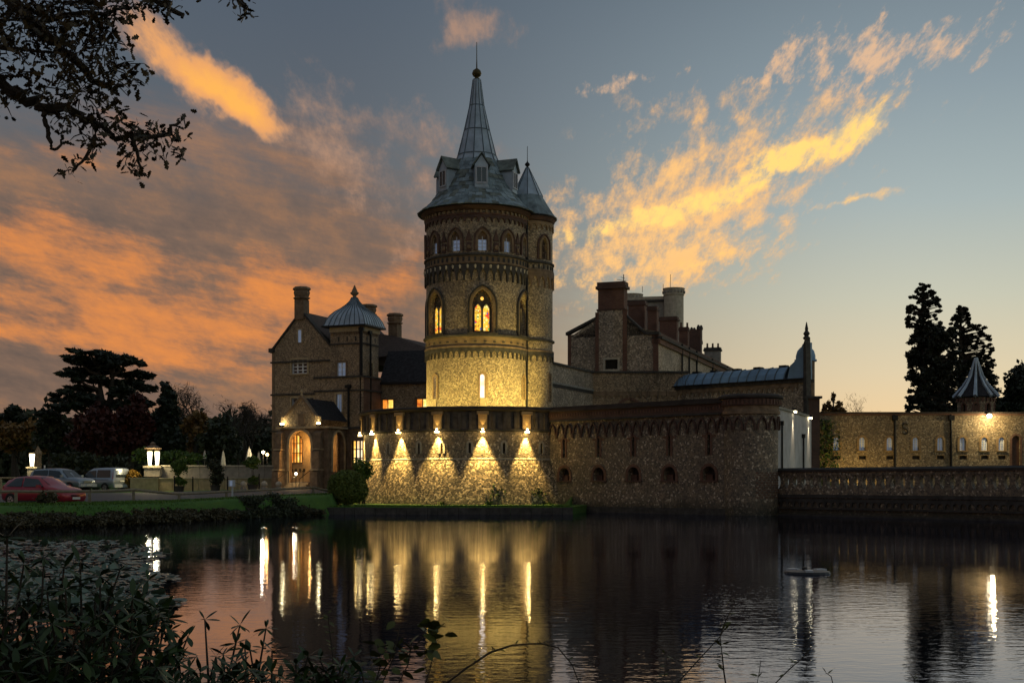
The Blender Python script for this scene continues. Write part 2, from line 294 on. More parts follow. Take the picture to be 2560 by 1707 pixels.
# ------------------------------------------------------------------ mesh and scene helpers
def P(px, py, D):                       # photo pixel + distance -> place
    return Vector(((px-1280)/FPX*D, D, CAMZ+(HY-py)/FPX*D))
def Xp(px, D): return (px-1280)/FPX*D
def Zp(py, D): return CAMZ+(HY-py)/FPX*D
LOC = {}
def wloc(o): return LOC.get(o.name, Vector((0, 0, 0))) if o else Vector((0, 0, 0))
def tag(o, label=None, cat=None, group=None, kind=None):
    if label: o['label'] = label
    if cat: o['category'] = cat
    if group: o['group'] = group
    if kind: o['kind'] = kind
    return o
def thing(name, loc, label=None, cat=None, group=None):
    o = bpy.data.objects.new(name, None); o.empty_display_size = .2; COL.objects.link(o); o.location = loc; LOC[o.name] = Vector(loc)
    return tag(o, label, cat, group)
def link(name, me, mat, parent=None, smooth=False, base=None):
    """base: world place of the mesh's own zero (default: its coordinates are already relative to the parent's zero)"""
    o = bpy.data.objects.new(name, me); COL.objects.link(o)
    if mat and not me.materials: me.materials.append(MATS[mat])
    if parent: o.parent = parent
    pl = wloc(parent)
    LOC[o.name] = pl.copy()
    if base is not None: o.location = Vector(base)-pl
    return o
class MB:
    def __init__(s): s.v = []; s.f = []
    def add(s, vs, fs):
        k = len(s.v); s.v += [tuple(v) for v in vs]; s.f += [tuple(i+k for i in f) for f in fs]; return s
    def quad(s, a, b, c, d): return s.add((a, b, c, d), ((0, 1, 2, 3),))
    def box8(s, p): return s.add(p, ((0,3,2,1),(4,5,6,7),(0,1,5,4),(1,2,6,5),(2,3,7,6),(3,0,4,7)))
    def box(s, c, sz, rz=0.0):
        x, y, z = (k/2 for k in sz); C, S = cos(rz), sin(rz); r = []
        for dz_ in (-z, z):
            for a, b_ in ((-x,-y),(x,-y),(x,y),(-x,y)): r.append((c[0]+a*C-b_*S, c[1]+a*S+b_*C, c[2]+dz_))
        return s.box8(r)
    def tube(s, pts, rad, n=6, cap=True):
        pts = [Vector(p) for p in pts]; k = len(s.v); up = Vector((0, 0, 1)); N = len(pts)
        for i, p in enumerate(pts):
            t_ = (pts[min(i+1, N-1)]-pts[max(i-1, 0)]).normalized()
            a = t_.cross(up)
            if a.length < .05: a = t_.cross(Vector((1, 0, 0)))
            a.normalize(); b_ = t_.cross(a); r = rad[i] if isinstance(rad, (list, tuple)) else rad
            for j in range(n):
                w = 2*pi*j/n; s.v.append(tuple(p+a*(r*cos(w))+b_*(r*sin(w))))
        for i in range(N-1):
            for j in range(n):
                s.f.append((k+i*n+j, k+i*n+(j+1)%n, k+(i+1)*n+(j+1)%n, k+(i+1)*n+j))
        if cap:
            s.f.append(tuple(k+j for j in range(n))[::-1]); s.f.append(tuple(k+(N-1)*n+j for j in range(n)))
        return s
    def lathe(s, prof, n, c=(0, 0, 0), a0=0.0, a1=2*pi, sq=0.0):
        """prof: (radius, z) list; angle 0 faces -Y"""
        k = len(s.v); full = abs(a1-a0) > 6.28; m = n if full else n+1
        for r, z in prof:
            for j in range(m):
                w = a0+(a1-a0)*j/n; s.v.append((c[0]+r*sin(w), c[1]-r*cos(w), c[2]+z))
        for i in range(len(prof)-1):
            for j in range(n):
                j2 = (j+1) % m
                s.f.append((k+i*m+j, k+i*m+j2, k+(i+1)*m+j2, k+(i+1)*m+j))
        return s
    def prism(s, poly, ext):            # planar polygon swept by a vector
        n = len(poly); e = Vector(ext); vs = [Vector(p) for p in poly]; vs += [p+e for p in vs]
        return s.add(vs, [tuple(range(n))[::-1], tuple(range(n, 2*n))]+[(i, (i+1) % n, n+(i+1) % n, n+i) for i in range(n)])
    def mesh(s, name, off=(0, 0, 0), smooth=False, mat=None):
        me = bpy.data.meshes.new(name); o = Vector(off)
        me.from_pydata([(v[0]-o[0], v[1]-o[1], v[2]-o[2]) for v in s.v], [], s.f)
        bm = bmesh.new(); bm.from_mesh(me); bmesh.ops.recalc_face_normals(bm, faces=bm.faces); bm.to_mesh(me); bm.free()
        if smooth:
            me.polygons.foreach_set('use_smooth', [True]*len(me.polygons))
        if mat: me.materials.append(MATS[mat])
        return me
    def build(s, name, mat, parent=None, smooth=False):
        return link(name, s.mesh(name, wloc(parent), smooth), mat, parent)
def copies(name, me, mat, parent, places):
    """alike pieces that share mesh data; places: (world place, rotation z)"""
    r = []
    for p, rz in places:
        o = link(name, me, mat, parent, base=p); o.rotation_euler = (0, 0, rz); r.append(o)
    return r
def np_mesh(name, V, F, mat, parent=None, off=None, smooth=False):
    me = bpy.data.meshes.new(name); V = np.asarray(V, dtype=np.float32); F = np.asarray(F, dtype=np.int32)
    if parent is not None: V = V-np.array(wloc(parent), dtype=np.float32)
    k = F.shape[1]; me.vertices.add(len(V)); me.vertices.foreach_set('co', V.ravel()); me.loops.add(F.size); me.loops.foreach_set('vertex_index', F.ravel())
    me.polygons.add(len(F)); me.polygons.foreach_set('loop_start', np.arange(0, F.size, k, dtype=np.int32)); me.polygons.foreach_set('loop_total', np.full(len(F), k, dtype=np.int32))
    me.update(calc_edges=True)
    return link(name, me, mat, parent)
# maps from wall coordinates (s along, d outwards, z up) to places
class Plane:
    def __init__(s, a, b): s.a = Vector((a[0], a[1], 0)); e = Vector((b[0]-a[0], b[1]-a[1], 0)); s.L = e.length; s.u = e.normalized(); s.n = Vector((s.u.y, -s.u.x, 0)); s.curved = False; s.rz = atan2(s.u.y, s.u.x)
    def M(s, t, d, z): p = s.a+s.u*t+s.n*d; return Vector((p.x, p.y, z))
    def px(s, px, d=0.0):               # along-wall coordinate that shows at pixel column px
        k = (px-1280)/FPX; a = s.a+s.n*d; return (k*a.y-a.x)/(s.u.x-k*s.u.y)
    def z(s, px, py, d=0.0): return Zp(py, (s.M(s.px(px, d), d, 0)).y)
    def sz(s, px, py, d=0.0): return s.px(px, d), s.z(px, py, d)
class Cyl:
    def __init__(s, c, R): s.c = Vector((c[0], c[1], 0)); s.R = R; s.curved = True
    def M(s, t, d, z): w = t/s.R; return Vector((s.c.x+(s.R+d)*sin(w), s.c.y-(s.R+d)*cos(w), z))
def arch(s, w, zs, z1, kind='p', n=5):
    """points of an arch head from left springing to right springing"""
    h = w/2; r = z1-zs; L = []
    if r <= 1e-4: return [(s-h, zs), (s+h, zs)]
    if kind == 'p' and r > h*1.02:
        R = (h*h+r*r)/(2*h); th = math.acos((R-h)/R)
        for i in range(n+1): a = th*i/n; L.append((s-h+R-R*cos(a), zs+R*sin(a)))
        L[-1] = (s, z1); return L+[(2*s-x, z) for x, z in L[-2::-1]]
    if kind == 't': return [(s-h, zs), (s, z1), (s+h, zs)]
    m_ = 2*n
    return [(s-h*cos(pi*i/m_), zs+r*sin(pi*i/m_)) for i in range(m_+1)]
def outline(o, grow=0.0, n=5, base=0.0):
    zs = o['zs']; L = arch(o['s'], o['w']+2*grow, zs, o['z1']+(grow if o['z1'] > zs else grow), o.get('k', 'p'), n) if o['z1'] > zs else [(o['s']-o['w']/2-grow, zs+grow), (o['s']+o['w']/2+grow, zs+grow)]
    return [(o['s']-o['w']/2-grow, o['z0']-base)]+L+[(o['s']+o['w']/2+grow, o['z0']-base)]
def O(s, w, z0, zs, z1=None, k='p'): return dict(s=s, w=w, z0=z0, zs=zs, z1=z1 if z1 else zs, k=k)
def wall(mp, s0, s1, z0, z1, opens=(), depth=.3, step=None, mb=None, d=0.0, zbreaks=()):
    """wall face with real openings and reveals"""
    mb = mb or MB(); S = {s0, s1}; Z = {z0, z1} | set(zbreaks)
    for o in opens:
        S |= {o['s']-o['w']/2, o['s']+o['w']/2}; Z |= {o['z0'], o['z1']}
    if step:
        n = max(1, int((s1-s0)/step)); S |= {s0+(s1-s0)*i/n for i in range(1, n)}
    S = sorted(x for x in S if s0-1e-6 <= x <= s1+1e-6); Z = sorted(x for x in Z if z0-1e-6 <= x <= z1+1e-6)
    for i in range(len(S)-1):
        if S[i+1]-S[i] < 1e-5: continue
        for j in range(len(Z)-1):
            if Z[j+1]-Z[j] < 1e-5: continue
            cs, cz = (S[i]+S[i+1])/2, (Z[j]+Z[j+1])/2
            if any(abs(cs-o['s']) < o['w']/2 and o['z0'] < cz < o['z1'] for o in opens): continue
            mb.quad(mp.M(S[i], d, Z[j]), mp.M(S[i+1], d, Z[j]), mp.M(S[i+1], d, Z[j+1]), mp.M(S[i], d, Z[j+1]))
    for o in opens:
        L = arch(o['s'], o['w'], o['zs'], o['z1'], o['k'])
        if o['z1'] > o['zs']:
            for (a, b), (c_, e) in zip(L[:-1], L[1:]):
                if abs(c_-a) > 1e-6: mb.quad(mp.M(a, d, b), mp.M(c_, d, e), mp.M(c_, d, o['z1']), mp.M(a, d, o['z1'])) if (o['z1']-b > 1e-5 and o['z1']-e > 1e-5) else mb.add((mp.M(a, d, b), mp.M(c_, d, e), mp.M(c_, d, o['z1']) if o['z1']-e > 1e-5 else mp.M(a, d, o['z1'])), ((0, 1, 2),))
        ol = outline(o); ol = ol+[ol[0]]
        for (a, b), (c_, e) in zip(ol[:-1], ol[1:]):
            if abs(c_-a)+abs(e-b) > 1e-6: mb.quad(mp.M(a, d, b), mp.M(c_, d, e), mp.M(c_, d-depth, e), mp.M(a, d-depth, b))
    return mb
def ring(mp, o, w, d0, d1, mb=None, n=5, base=0.0):
    """moulding of width w round an opening, from depth d0 to d1"""
    mb = mb or MB(); a = outline(o, 0, n, 0); b = outline(o, w, n, base)
    for i in range(len(a)-1):
        p, q, r, t_ = a[i], a[i+1], b[i+1], b[i]
        mb.quad(mp.M(*_i(p, d1)), mp.M(*_i(q, d1)), mp.M(*_i(r, d1)), mp.M(*_i(t_, d1)))
        mb.quad(mp.M(*_i(t_, d0)), mp.M(*_i(r, d0)), mp.M(*_i(r, d1)), mp.M(*_i(t_, d1)))
        mb.quad(mp.M(*_i(p, d0)), mp.M(*_i(q, d0)), mp.M(*_i(q, d1)), mp.M(*_i(p, d1)))
    for k in (0, -1):
        p, t_ = a[k], b[k]; mb.quad(mp.M(*_i(p, d0)), mp.M(*_i(t_, d0)), mp.M(*_i(t_, d1)), mp.M(*_i(p, d1)))
    return mb
def _i(p, d): return (p[0], d, p[1])
def poly(mp, pts, d, mb=None):
    mb = mb or MB(); vs = [mp.M(a, d, b) for a, b in pts]; return mb.add(vs, (tuple(range(len(vs))),))
def slab(mp, s0, s1, z0, z1, d0, d1, mb=None, step=None):
    """box on a wall; follows a curved wall"""
    mb = mb or MB(); n = max(1, int(abs(s1-s0)/step)) if step else 1
    for i in range(n):
        a, b = s0+(s1-s0)*i/n, s0+(s1-s0)*(i+1)/n
        A = [mp.M(a, d0, z0), mp.M(b, d0, z0), mp.M(b, d1, z0), mp.M(a, d1, z0), mp.M(a, d0, z1), mp.M(b, d0, z1), mp.M(b, d1, z1), mp.M(a, d1, z1)]
        if n == 1: mb.box8(A)
        else:
            k = [(0,3,2,1),(4,5,6,7),(2,3,7,6)]
            if i == 0: k.append((3,0,4,7))
            if i == n-1: k.append((1,2,6,5))
            mb.add(A, k)
    return mb
def window(mp, parent, o, depth=.28, lights=2, rows=3, pane='glass_dark', frame='white_paint', sur='stone_buff', sw=.14, proud=.05, bar=.05, sill=True, name='window', hbar=None):
    w_ = ring(mp, o, sw, -.02, proud, base=0).build(name, sur, parent)
    h = o['w']/lights; ol = arch(o['s'], o['w'], o['zs'], o['z1'], o['k'], 6)
    def top(x):
        for (a, b), (c_, e) in zip(ol[:-1], ol[1:]):
            if a-1e-6 <= x <= c_+1e-6: return b+(e-b)*((x-a)/(c_-a) if c_ > a else 0)
        return o['zs']
    for i in range(lights):
        a = o['s']-o['w']/2+h*i; b = a+h; xs = [a]+[x for x, _ in ol if a+1e-4 < x < b-1e-4]+[b]
        pts = [(a, o['z0']), (b, o['z0'])]+[(x, top(x)) for x in xs[::-1]]
        pn = pane[i % len(pane)] if isinstance(pane, (list, tuple)) else pane
        poly(mp, pts, -depth+.03).build('pane', pn, w_)
    mb = MB()
    for i in range(lights+1):
        x = o['s']-o['w']/2+h*i; x = min(max(x, o['s']-o['w']/2+bar/2), o['s']+o['w']/2-bar/2)
        slab(mp, x-bar/2, x+bar/2, o['z0'], top(x)-.003, -depth+.035, -depth+.11, mb)
    for j in range(rows+1):
        z = o['z0']+(o['zs']-o['z0'])*j/rows; b2 = (hbar or bar*.7)
        slab(mp, o['s']-o['w']/2, o['s']+o['w']/2, max(z-b2/2, o['z0']), max(z-b2/2, o['z0'])+b2, -depth+.04, -depth+.10, mb)
    mb.build('glazing_bars', frame, w_)
    if sill: slab(mp, o['s']-o['w']/2-sw, o['s']+o['w']/2+sw, o['z0']-.10, o['z0']-.002, -.02, proud+.06).build('sill', sur, w_)
    return w_
def arch_piece(w, z0, zs, z1, top, d0, d1, R=None, kind='p', n=3):
    """one bay of a corbel table: a slab with a pointed arch cut from below, built at the map's zero"""
    mp = Cyl((0, 0), R) if R else Plane((0, 0), (1, 0)); mb = MB(); L = arch(0, w*.80, zs, z1, kind, n); e = w/2
    pts = [(-e, z0), (-w*.40, z0)]+L+[(w*.40, z0), (e, z0)]
    pts = [p for i, p in enumerate(pts) if i == 0 or abs(p[0]-pts[i-1][0])+abs(p[1]-pts[i-1][1]) > 1e-6]
    for (a, b), (c_, g) in zip(pts[:-1], pts[1:]):
        if abs(c_-a) > 1e-6: mb.quad(mp.M(a, d1, b), mp.M(c_, d1, g), mp.M(c_, d1, top), mp.M(a, d1, top))
        mb.quad(mp.M(a, d0, b), mp.M(c_, d0, g), mp.M(c_, d1, g), mp.M(a, d1, b))
    mb.quad(mp.M(-e, d0, top), mp.M(e, d0, top), mp.M(e, d1, top), mp.M(-e, d1, top))
    for q in (-e, e): mb.quad(mp.M(q, d0, z0), mp.M(q, d1, z0), mp.M(q, d1, top), mp.M(q, d0, top))
    return mb
def spot(name, loc, target, power, color, size=60, blend=.3, radius=.05, parent=None):
    l = bpy.data.lights.new(name, 'SPOT'); l.energy = power; l.color = color; l.spot_size = radians(size); l.spot_blend = blend; l.shadow_soft_size = radius
    o = bpy.data.objects.new(name, l); COL.objects.link(o); d = Vector(target)-Vector(loc); o.rotation_euler = d.to_track_quat('-Z', 'Y').to_euler()
    o.location = Vector(loc)-wloc(parent)
    if parent: o.parent = parent
    return o
def point(name, loc, power, color, radius=.08, parent=None):
    l = bpy.data.lights.new(name, 'POINT'); l.energy = power; l.color = color; l.shadow_soft_size = radius
    o = bpy.data.objects.new(name, l); COL.objects.link(o); o.location = Vector(loc)-wloc(parent)
    if parent: o.parent = parent
    return o
# ------------------------------------------------------------------ ground and pond
SHORE = [(-500, 44), (-26, 48), (-20.3, 50), (-16.5, 53.5), (-14.1, 62), (-11.2, 69), (-10.2, 71.9), (3.2, 71.9), (4.0, 80.5), (12.0, 73.0), (16.0, 72.0), (24.6, 60.5), (32, 51), (60, 40), (500, 36)]
def shore(x):
    for (a, b), (c_, e) in zip(SHORE[:-1], SHORE[1:]):
        if a <= x <= c_: return b+(e-b)*(x-a)/(c_-a)
    return 40.0
def lerp(a, b, t_): t_ = min(1, max(0, t_)); return a+(b-a)*t_
def sst(t_): t_ = min(1, max(0, t_)); return t_*t_*(3-2*t_)
def gz(x, y):
    t_ = y-shore(x)
    if x > 3.2: return lerp(-.6, 1.0, sst((t_+.2)/.8)) if x < 16 else lerp(-.6, .95, sst((t_+.4)/2.0))
    zr = .60+max(0, min(y, 110)-61)*lerp(.013, .023, (x+30)/15)+max(0, y-110)*.004
    if x > -10.4: return lerp(.38, zr, sst((t_-12)/8)) if t_ > 0 else -.6
    zv = .86+max(0, min(y, 80)-56)*.0135
    if t_ < 1.6: return lerp(-.6, zv, sst((t_+.8)/2.4))
    return lerp(zv, zr, sst((t_-7.2)/2.0))
xs = sorted(set([-500, -300, -200, -150, -110, -80, -60, -50]+[round(-45+i*.75, 3) for i in range(0, 92)]+[x for x, _ in SHORE]+[26+3*i for i in range(12)]+[70, 100, 150, 220, 300, 500]))
ts = [-1.2, -.8, -.4, 0, .3, .6, .9, 1.2, 1.6, 2.2, 3, 4, 5, 6, 6.8, 7.4, 8, 8.6, 9.2, 10, 11.5, 13, 15, 17, 19, 21, 24, 28, 33, 40, 50, 65, 90, 130, 200, 320, 600, 1200, 2500]
GV = []; GF = []
for x in xs:
    for t_ in ts: y = shore(x)+t_; GV.append((x, y, gz(x, y)))
n = len(ts)
for i in range(len(xs)-1):
    for j in range(n-1): GF.append((i*n+j, (i+1)*n+j, (i+1)*n+j+1, i*n+j+1))
me = bpy.data.meshes.new('ground'); me.from_pydata(GV, [], GF); me.polygons.foreach_set('use_smooth', [True]*len(me.polygons))
tag(link('ground', me, 'lawn'), kind='structure')
# near bank under the viewer
mb = MB(); bx = [-60, -14, -7, -4, -2, 0, 2, 4, 8, 20, 60]
for i in range(len(bx)-1):
    for (ya, za), (yb, zb) in (((-40, .45), (2, .35)), ((2, .35), (6.2, .22)), ((6.2, .22), (7.6, -.5))):
        mb.quad((bx[i], ya, za), (bx[i+1], ya, za), (bx[i+1], yb, zb), (bx[i], yb, zb))
tag(mb.build('near_bank', 'earth'), kind='structure')
mb = MB(); mb.quad((-400, 4, 0), (400, 4, 0), (400, 90, 0), (-400, 90, 0)); tag(mb.build('pond_water', 'water'), kind='structure')
mb = MB(); mb.quad((-400, 4, -1.2), (400, 4, -1.2), (400, 90, -1.2), (-400, 90, -1.2)); tag(mb.build('pond_bed', 'earth'), kind='structure')
# drive in front of the house
mb = MB(); near = [(-45, 55.6), (-26, 57.4), (-20.3, 59.2), (-16.5, 62.7), (-14.1, 71.0), (-11.4, 77.6), (-10.5, 81)]; N = 10; rows_ = []
for x, y in near:
    far = lerp(86, 95.5, (x+40)/27); rows_.append([(x-(0 if k < 5 else (k-4)*.0), y+(far-y)*k/N, 0) for k in range(N+1)])
for a, b in zip(rows_[:-1], rows_[1:]):
    for k in range(N):
        q = [a[k], b[k], b[k+1], a[k+1]]; mb.quad(*[(p[0], p[1], gz(p[0], p[1])+.03) for p in q])
tag(mb.build('drive', 'asphalt', smooth=True), kind='structure')
# turf ledge in front of the bastion, held by a kerb wall in the water
mb = MB(); mb.box8([(-10.6, 71.8, -.8), (3.4, 71.8, -.8), (5.2, 80, -.8), (-10.6, 80, -.8), (-10.6, 71.8, .41), (3.4, 71.8, .41), (5.2, 80, .46), (-10.6, 80, .46)])
tag(mb.build('turf_ledge', 'lawn'), kind='structure')
lw = thing('ledge_wall', (-3.6, 71.7, 0), 'low dark retaining wall holding the strip of turf below the floodlit bastion', 'wall')
mb = MB(); rr = random.Random(3)
for k in range(24):
    a = -10.7+k*.59; mb = MB(); mb.box((a+.29, 71.66, .17-rr.random()*.03), (.575, .26+rr.random()*.05, .46)); mb.build('coping_stone', 'stone_dark', lw)
MB().box((-3.62, 71.69, -.35), (14.2, .2, .75)).build('wall_face', 'stone_dark', lw)
# ------------------------------------------------------------------ the round bastion
BC = (-2.2, 85.8); BR = 7.85; ZT = 6.53; DEG = pi/180
bs = thing('bastion', (BC[0], BC[1], .4), 'low round flint bastion with six lamps throwing cones of light down its battered wall', 'bastion')
cb = Cyl(BC, BR)
slits = [O(cb.R*a*DEG, .15, 3.62, 4.18, 4.28) for a in (-66, -46.5, -27.5, -16.0, -3.0, 12.5, 31)]
wall(cb, -cb.R*2.1, cb.R*1.35, 3.3, 4.98, slits, .4, .30).build('upper_wall', 'flint_wall', bs)
for o in slits:
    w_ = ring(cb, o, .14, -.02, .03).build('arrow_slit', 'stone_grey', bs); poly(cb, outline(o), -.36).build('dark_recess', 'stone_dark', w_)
prof = [(BR+.86, .30), (BR+.74, .8), (BR+.56, 1.5), (BR+.36, 2.2), (BR+.17, 2.85), (BR+.03, 3.24)]
MB().lathe(prof, 72, (*BC, 0), -2.1, 1.35).build('battered_base', 'flint_rubble', bs, True)
MB().lathe([(BR-.02, 3.20), (BR+.055, 3.22), (BR+.05, 3.29), (BR-.02, 3.33)], 72, (*BC, 0), -2.1, 1.35).build('string_course', 'stone_grey', bs)
# corbelled parapet: pilasters above each lamp, recessed panels between, dark coping
MB().lathe([(BR-.02, 4.94), (BR+.10, 5.02), (BR+.10, 5.12), (BR+.02, 5.14)], 72, (*BC, 0), -2.1, 1.35).build('corbel_course', 'stone_dark', bs)
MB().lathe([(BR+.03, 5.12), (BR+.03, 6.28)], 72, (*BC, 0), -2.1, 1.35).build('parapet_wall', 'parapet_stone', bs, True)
MB().lathe([(BR-.02, 6.22), (BR+.16, 6.24), (BR+.34, 6.34), (BR+.34, 6.46), (BR+.05, 6.53), (BR-.65, 6.53), (BR-.65, 6.0)], 72, (*BC, 0), -2.1, 1.35).build('coping', 'brick_coping', bs)
LAMPA = [-77.6, -57.6, -37.6, -17.6, 2.8, 22.8]
pm = MB(); zc = Cyl((0, 0), BR)
slab(zc, -.27, .27, 5.13, 6.0, .02, .20, pm, .2); slab(zc, -.36, .36, 6.0, 6.22, .02, .28, pm, .2); pme = pm.mesh('pilaster')
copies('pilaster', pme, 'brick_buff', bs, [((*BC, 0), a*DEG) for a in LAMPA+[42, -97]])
nm = slab(zc, -.09, .09, 5.13, 6.1, .02, .12).mesh('rib')
copies('rib', nm, 'parapet_stone', bs, [((*BC, 0), (LAMPA[i]+k*5.0)*DEG) for i in range(6) for k in (1, 2, 3)])
MB().lathe([(BR-.6, 5.6), (.01, 5.6)], 48, (*BC, 0)).build('terrace_floor', 'gravel_path', bs)
lamp_names = ['leftmost of the six lamps on the bastion, seen against the lit house window', 'second lamp from the left on the round bastion', 'third lamp from the left on the round bastion', 'fourth lamp from the left on the round bastion', 'fifth lamp from the left on the bastion, right below the tower', 'rightmost of the six lamps on the round bastion']
WARM = (1.0, .66, .19)
for i, a in enumerate(LAMPA):
    w = a*DEG; cm = Cyl(BC, BR); S0 = w*BR
    b0 = cm.M(S0, .04, 5.05)
    L = thing('bastion_lamp', b0, 'bracketed floodlight, '+lamp_names[i], 'lamp', 'floodlights round the bastion')
    MB().tube([cm.M(S0, .0, 5.02), cm.M(S0, .22, 5.06), cm.M(S0, .30, 5.02)], .02, 6).build('bracket', 'iron_black', L)
    slab(cm, S0-.15, S0+.15, 4.985, 5.03, .14, .42).build('lamp_housing', 'iron_black', L)
    slab(cm, S0-.11, S0+.11, 4.90, 4.983, .17, .39).build('lamp_lens', 'bulb_warm', L)
    MB().lathe([(.0, -.06), (.05, -.04), (.065, 0), (.05, .04), (0, .06)], 8, cm.M(S0, .30, 5.10)).build('uplight_bulb', 'bulb_warm', L)
    spot('bastion_spot', cm.M(S0, .19, 4.88), cm.M(S0, .02, 1.2), 2000*(1, .9, 1.05, .95, 1.12, .88)[i], WARM, 60+(0, 2, -2, 3, 0, -3)[i], .62, .06, L)
    spot('bastion_upspot', cm.M(S0, .33, 5.2), cm.M(S0, .12, 6.4), 26, WARM, 60, .5, .04, L)
    point('bastion_glow', cm.M(S0, .55, 4.94), 30 if i == 5 else 10, WARM, .06, L)
# ------------------------------------------------------------------ the great round tower
TC = (-2.4, 85.8); TR = 3.43
tw = thing('round_tower', (TC[0], TC[1], 5.6), 'tall floodlit round flint tower with dormered slate roof and lead spire', 'tower')
ct = Cyl(TC, TR); ST = TR
def A(a): return a*DEG*TR
upper = [O(A(8+30*k), .62, 16.98, 17.72, 18.25) for k in range(-4, 5)]
mid = [O(A(8+60*k), 1.38, 11.62, 13.45, 14.45) for k in range(-2, 3)]
low = [O(A(8+60*k), .34, 7.35, 8.72, 8.90, 'e') for k in range(-2, 3)]
W0, W1 = -pi*TR, pi*TR
wall(ct, W0, W1, 5.6, 10.7, low, .35, .28).build('base_wall', 'flint_tower', tw)
wall(ct, W0, W1, 10.7, 15.0, mid, .45, .28).build('middle_wall', 'flint_tower', tw)
wall(ct, W0, W1, 15.0, 20.0, upper, .30, .28).build('upper_wall', 'flint_tower', tw)
def band(name, mat, prof, n=72, c=TC, par=tw, sm=False): return MB().lathe(prof, n, (*c, 0)).build(name, mat, par, sm)
R_ = TR
band('string_course', 'stone_dark', [(R_-.02, 11.36), (R_+.20, 11.40), (R_+.20, 11.50), (R_-.02, 11.60)])
band('frieze_band', 'brick_buff', [(R_-.02, 10.74), (R_+.05, 10.76), (R_+.05, 11.36), (R_, 11.37)])
band('string_course', 'stone_brown', [(R_-.02, 10.62), (R_+.13, 10.66), (R_+.13, 10.76), (R_+.05, 10.80)])
band('string_course', 'stone_dark', [(R_-.02, 16.62), (R_+.16, 16.66), (R_+.16, 16.76), (R_-.02, 16.84)])
band('frieze_band', 'brick_buff', [(R_-.02, 16.22), (R_+.06, 16.24), (R_+.06, 16.62), (R_-.02, 16.64)])
band('string_course', 'stone_brown', [(R_-.02, 16.10), (R_+.15, 16.14), (R_+.15, 16.22), (R_+.05, 16.25)])
band('string_course', 'brick_red', [(R_-.02, 19.30), (R_+.12, 19.33), (R_+.12, 19.42), (R_+.05, 19.45)])
band('cornice', 'brick_dark', [(R_-.02, 19.62), (R_+.16, 19.66), (R_+.28, 19.78), (R_+.36, 19.88), (R_+.36, 19.94), (R_-.02, 20.0)])
band('gutter', 'iron_black', [(R_+.34, 19.90), (R_+.50, 19.92), (R_+.53, 20.02), (R_+.44, 20.04), (R_+.42, 19.96)])
FR = [a for a in range(-180, 180)]
def ringpieces(name, mat, mb_, count, off=0.0, lim=112, par=tw, c=TC):
    me_ = mb_.mesh(name); copies(name, me_, mat, par, [((*c, 0), (off+360/count*k)*DEG) for k in range(-count//2, count//2) if abs(off+360/count*k) < lim])
c0 = Cyl((0, 0), TR)
wq = 2*pi*TR/44
ringpieces('corbel_arch', 'stone_dark', arch_piece(wq, 15.02, 15.30, 15.78, 16.10, .0, .13, TR), 44)
ringpieces('chevron', 'stone_pale', MB().box8([(-wq*.46, -TR-.02, 15.82), (0, -TR-.16, 15.80), (wq*.46, -TR-.02, 15.82), (0, -TR+.1, 15.82), (-wq*.46, -TR-.02, 15.86), (0, -TR-.20, 16.06), (wq*.46, -TR-.02, 15.86), (0, -TR+.1, 15.9)]), 44)
ringpieces('dentil', 'stone_dark', slab(c0, -.07, .07, 16.28, 16.56, .05, .10), 56)
ringpieces('corbel_arch', 'stone_dark', arch_piece(2*pi*TR/52, 9.98, 10.22, 10.42, 10.64, .0, .11, TR, 'e', 2), 52)
ringpieces('frieze_leaf', 'stone_dark', slab(c0, -.09, .09, 10.98, 11.06, .045, .085), 34)
ringpieces('dentil', 'brick_buff', slab(c0, -.07, .07, 19.42, 19.62, .0, .15), 60)
ringpieces('corbel_arch', 'brick_dark', arch_piece(2*pi*TR/48, 18.86, 18.98, 19.16, 19.31, .0, .10, TR, 'p', 2), 48)
for i, o in enumerate(upper):
    w_ = window(ct, tw, o, .26, 2, 3, 'glass_sky', 'white_paint', 'stone_brown', .16, .10, .05, False)
    ring(ct, dict(o, w=o['w']+.34, z1=o['z1']+.20), .09, .0, .15).build('hood_mould', 'brick_dark', w_)
    poly(ct, [(o['s']-o['w']/2, o['zs'])]+arch(o['s'], o['w'], o['zs'], o['z1'])[1:-1]+[(o['s']+o['w']/2, o['zs'])], -.14).build('tracery', 'stone_brown', w_)
pend = MB(); slab(c0, -.16, .16, 16.9, 17.5, .0, .07, pend); tri = [(-.20, 17.62), (.20, 17.62), (0, 18.35)]
pend.prism([c0.M(a, .0, b) for a, b in tri], c0.M(0, .09, 0)-c0.M(0, 0, 0)); pme = pend.mesh('niche_panel')
copies('niche_panel', pme, 'brick_dark', tw, [((*TC, 0), (23+30*k)*DEG) for k in range(-4, 4)])
rl = MB().lathe([(.0, .0), (.13, .0), (.15, .05), (.10, .09), (0, .06)], 10); rm_ = bpy.data.meshes.new('roundel'); rme = rl.mesh('roundel'); rme.transform(Matrix.Rotation(radians(90), 4, 'X')); rme.transform(Matrix.Translation((0, -TR-.06, 17.2)))
copies('roundel', rme, 'stone_brown', tw, [((*TC, 0), (23+30*k)*DEG) for k in range(-4, 4)])
def lancet(mp, s, w, z0, zs, z1): return [(s-w/2, z0), (s+w/2, z0)]+arch(s, w, zs, z1, 'p', 4)[::-1]
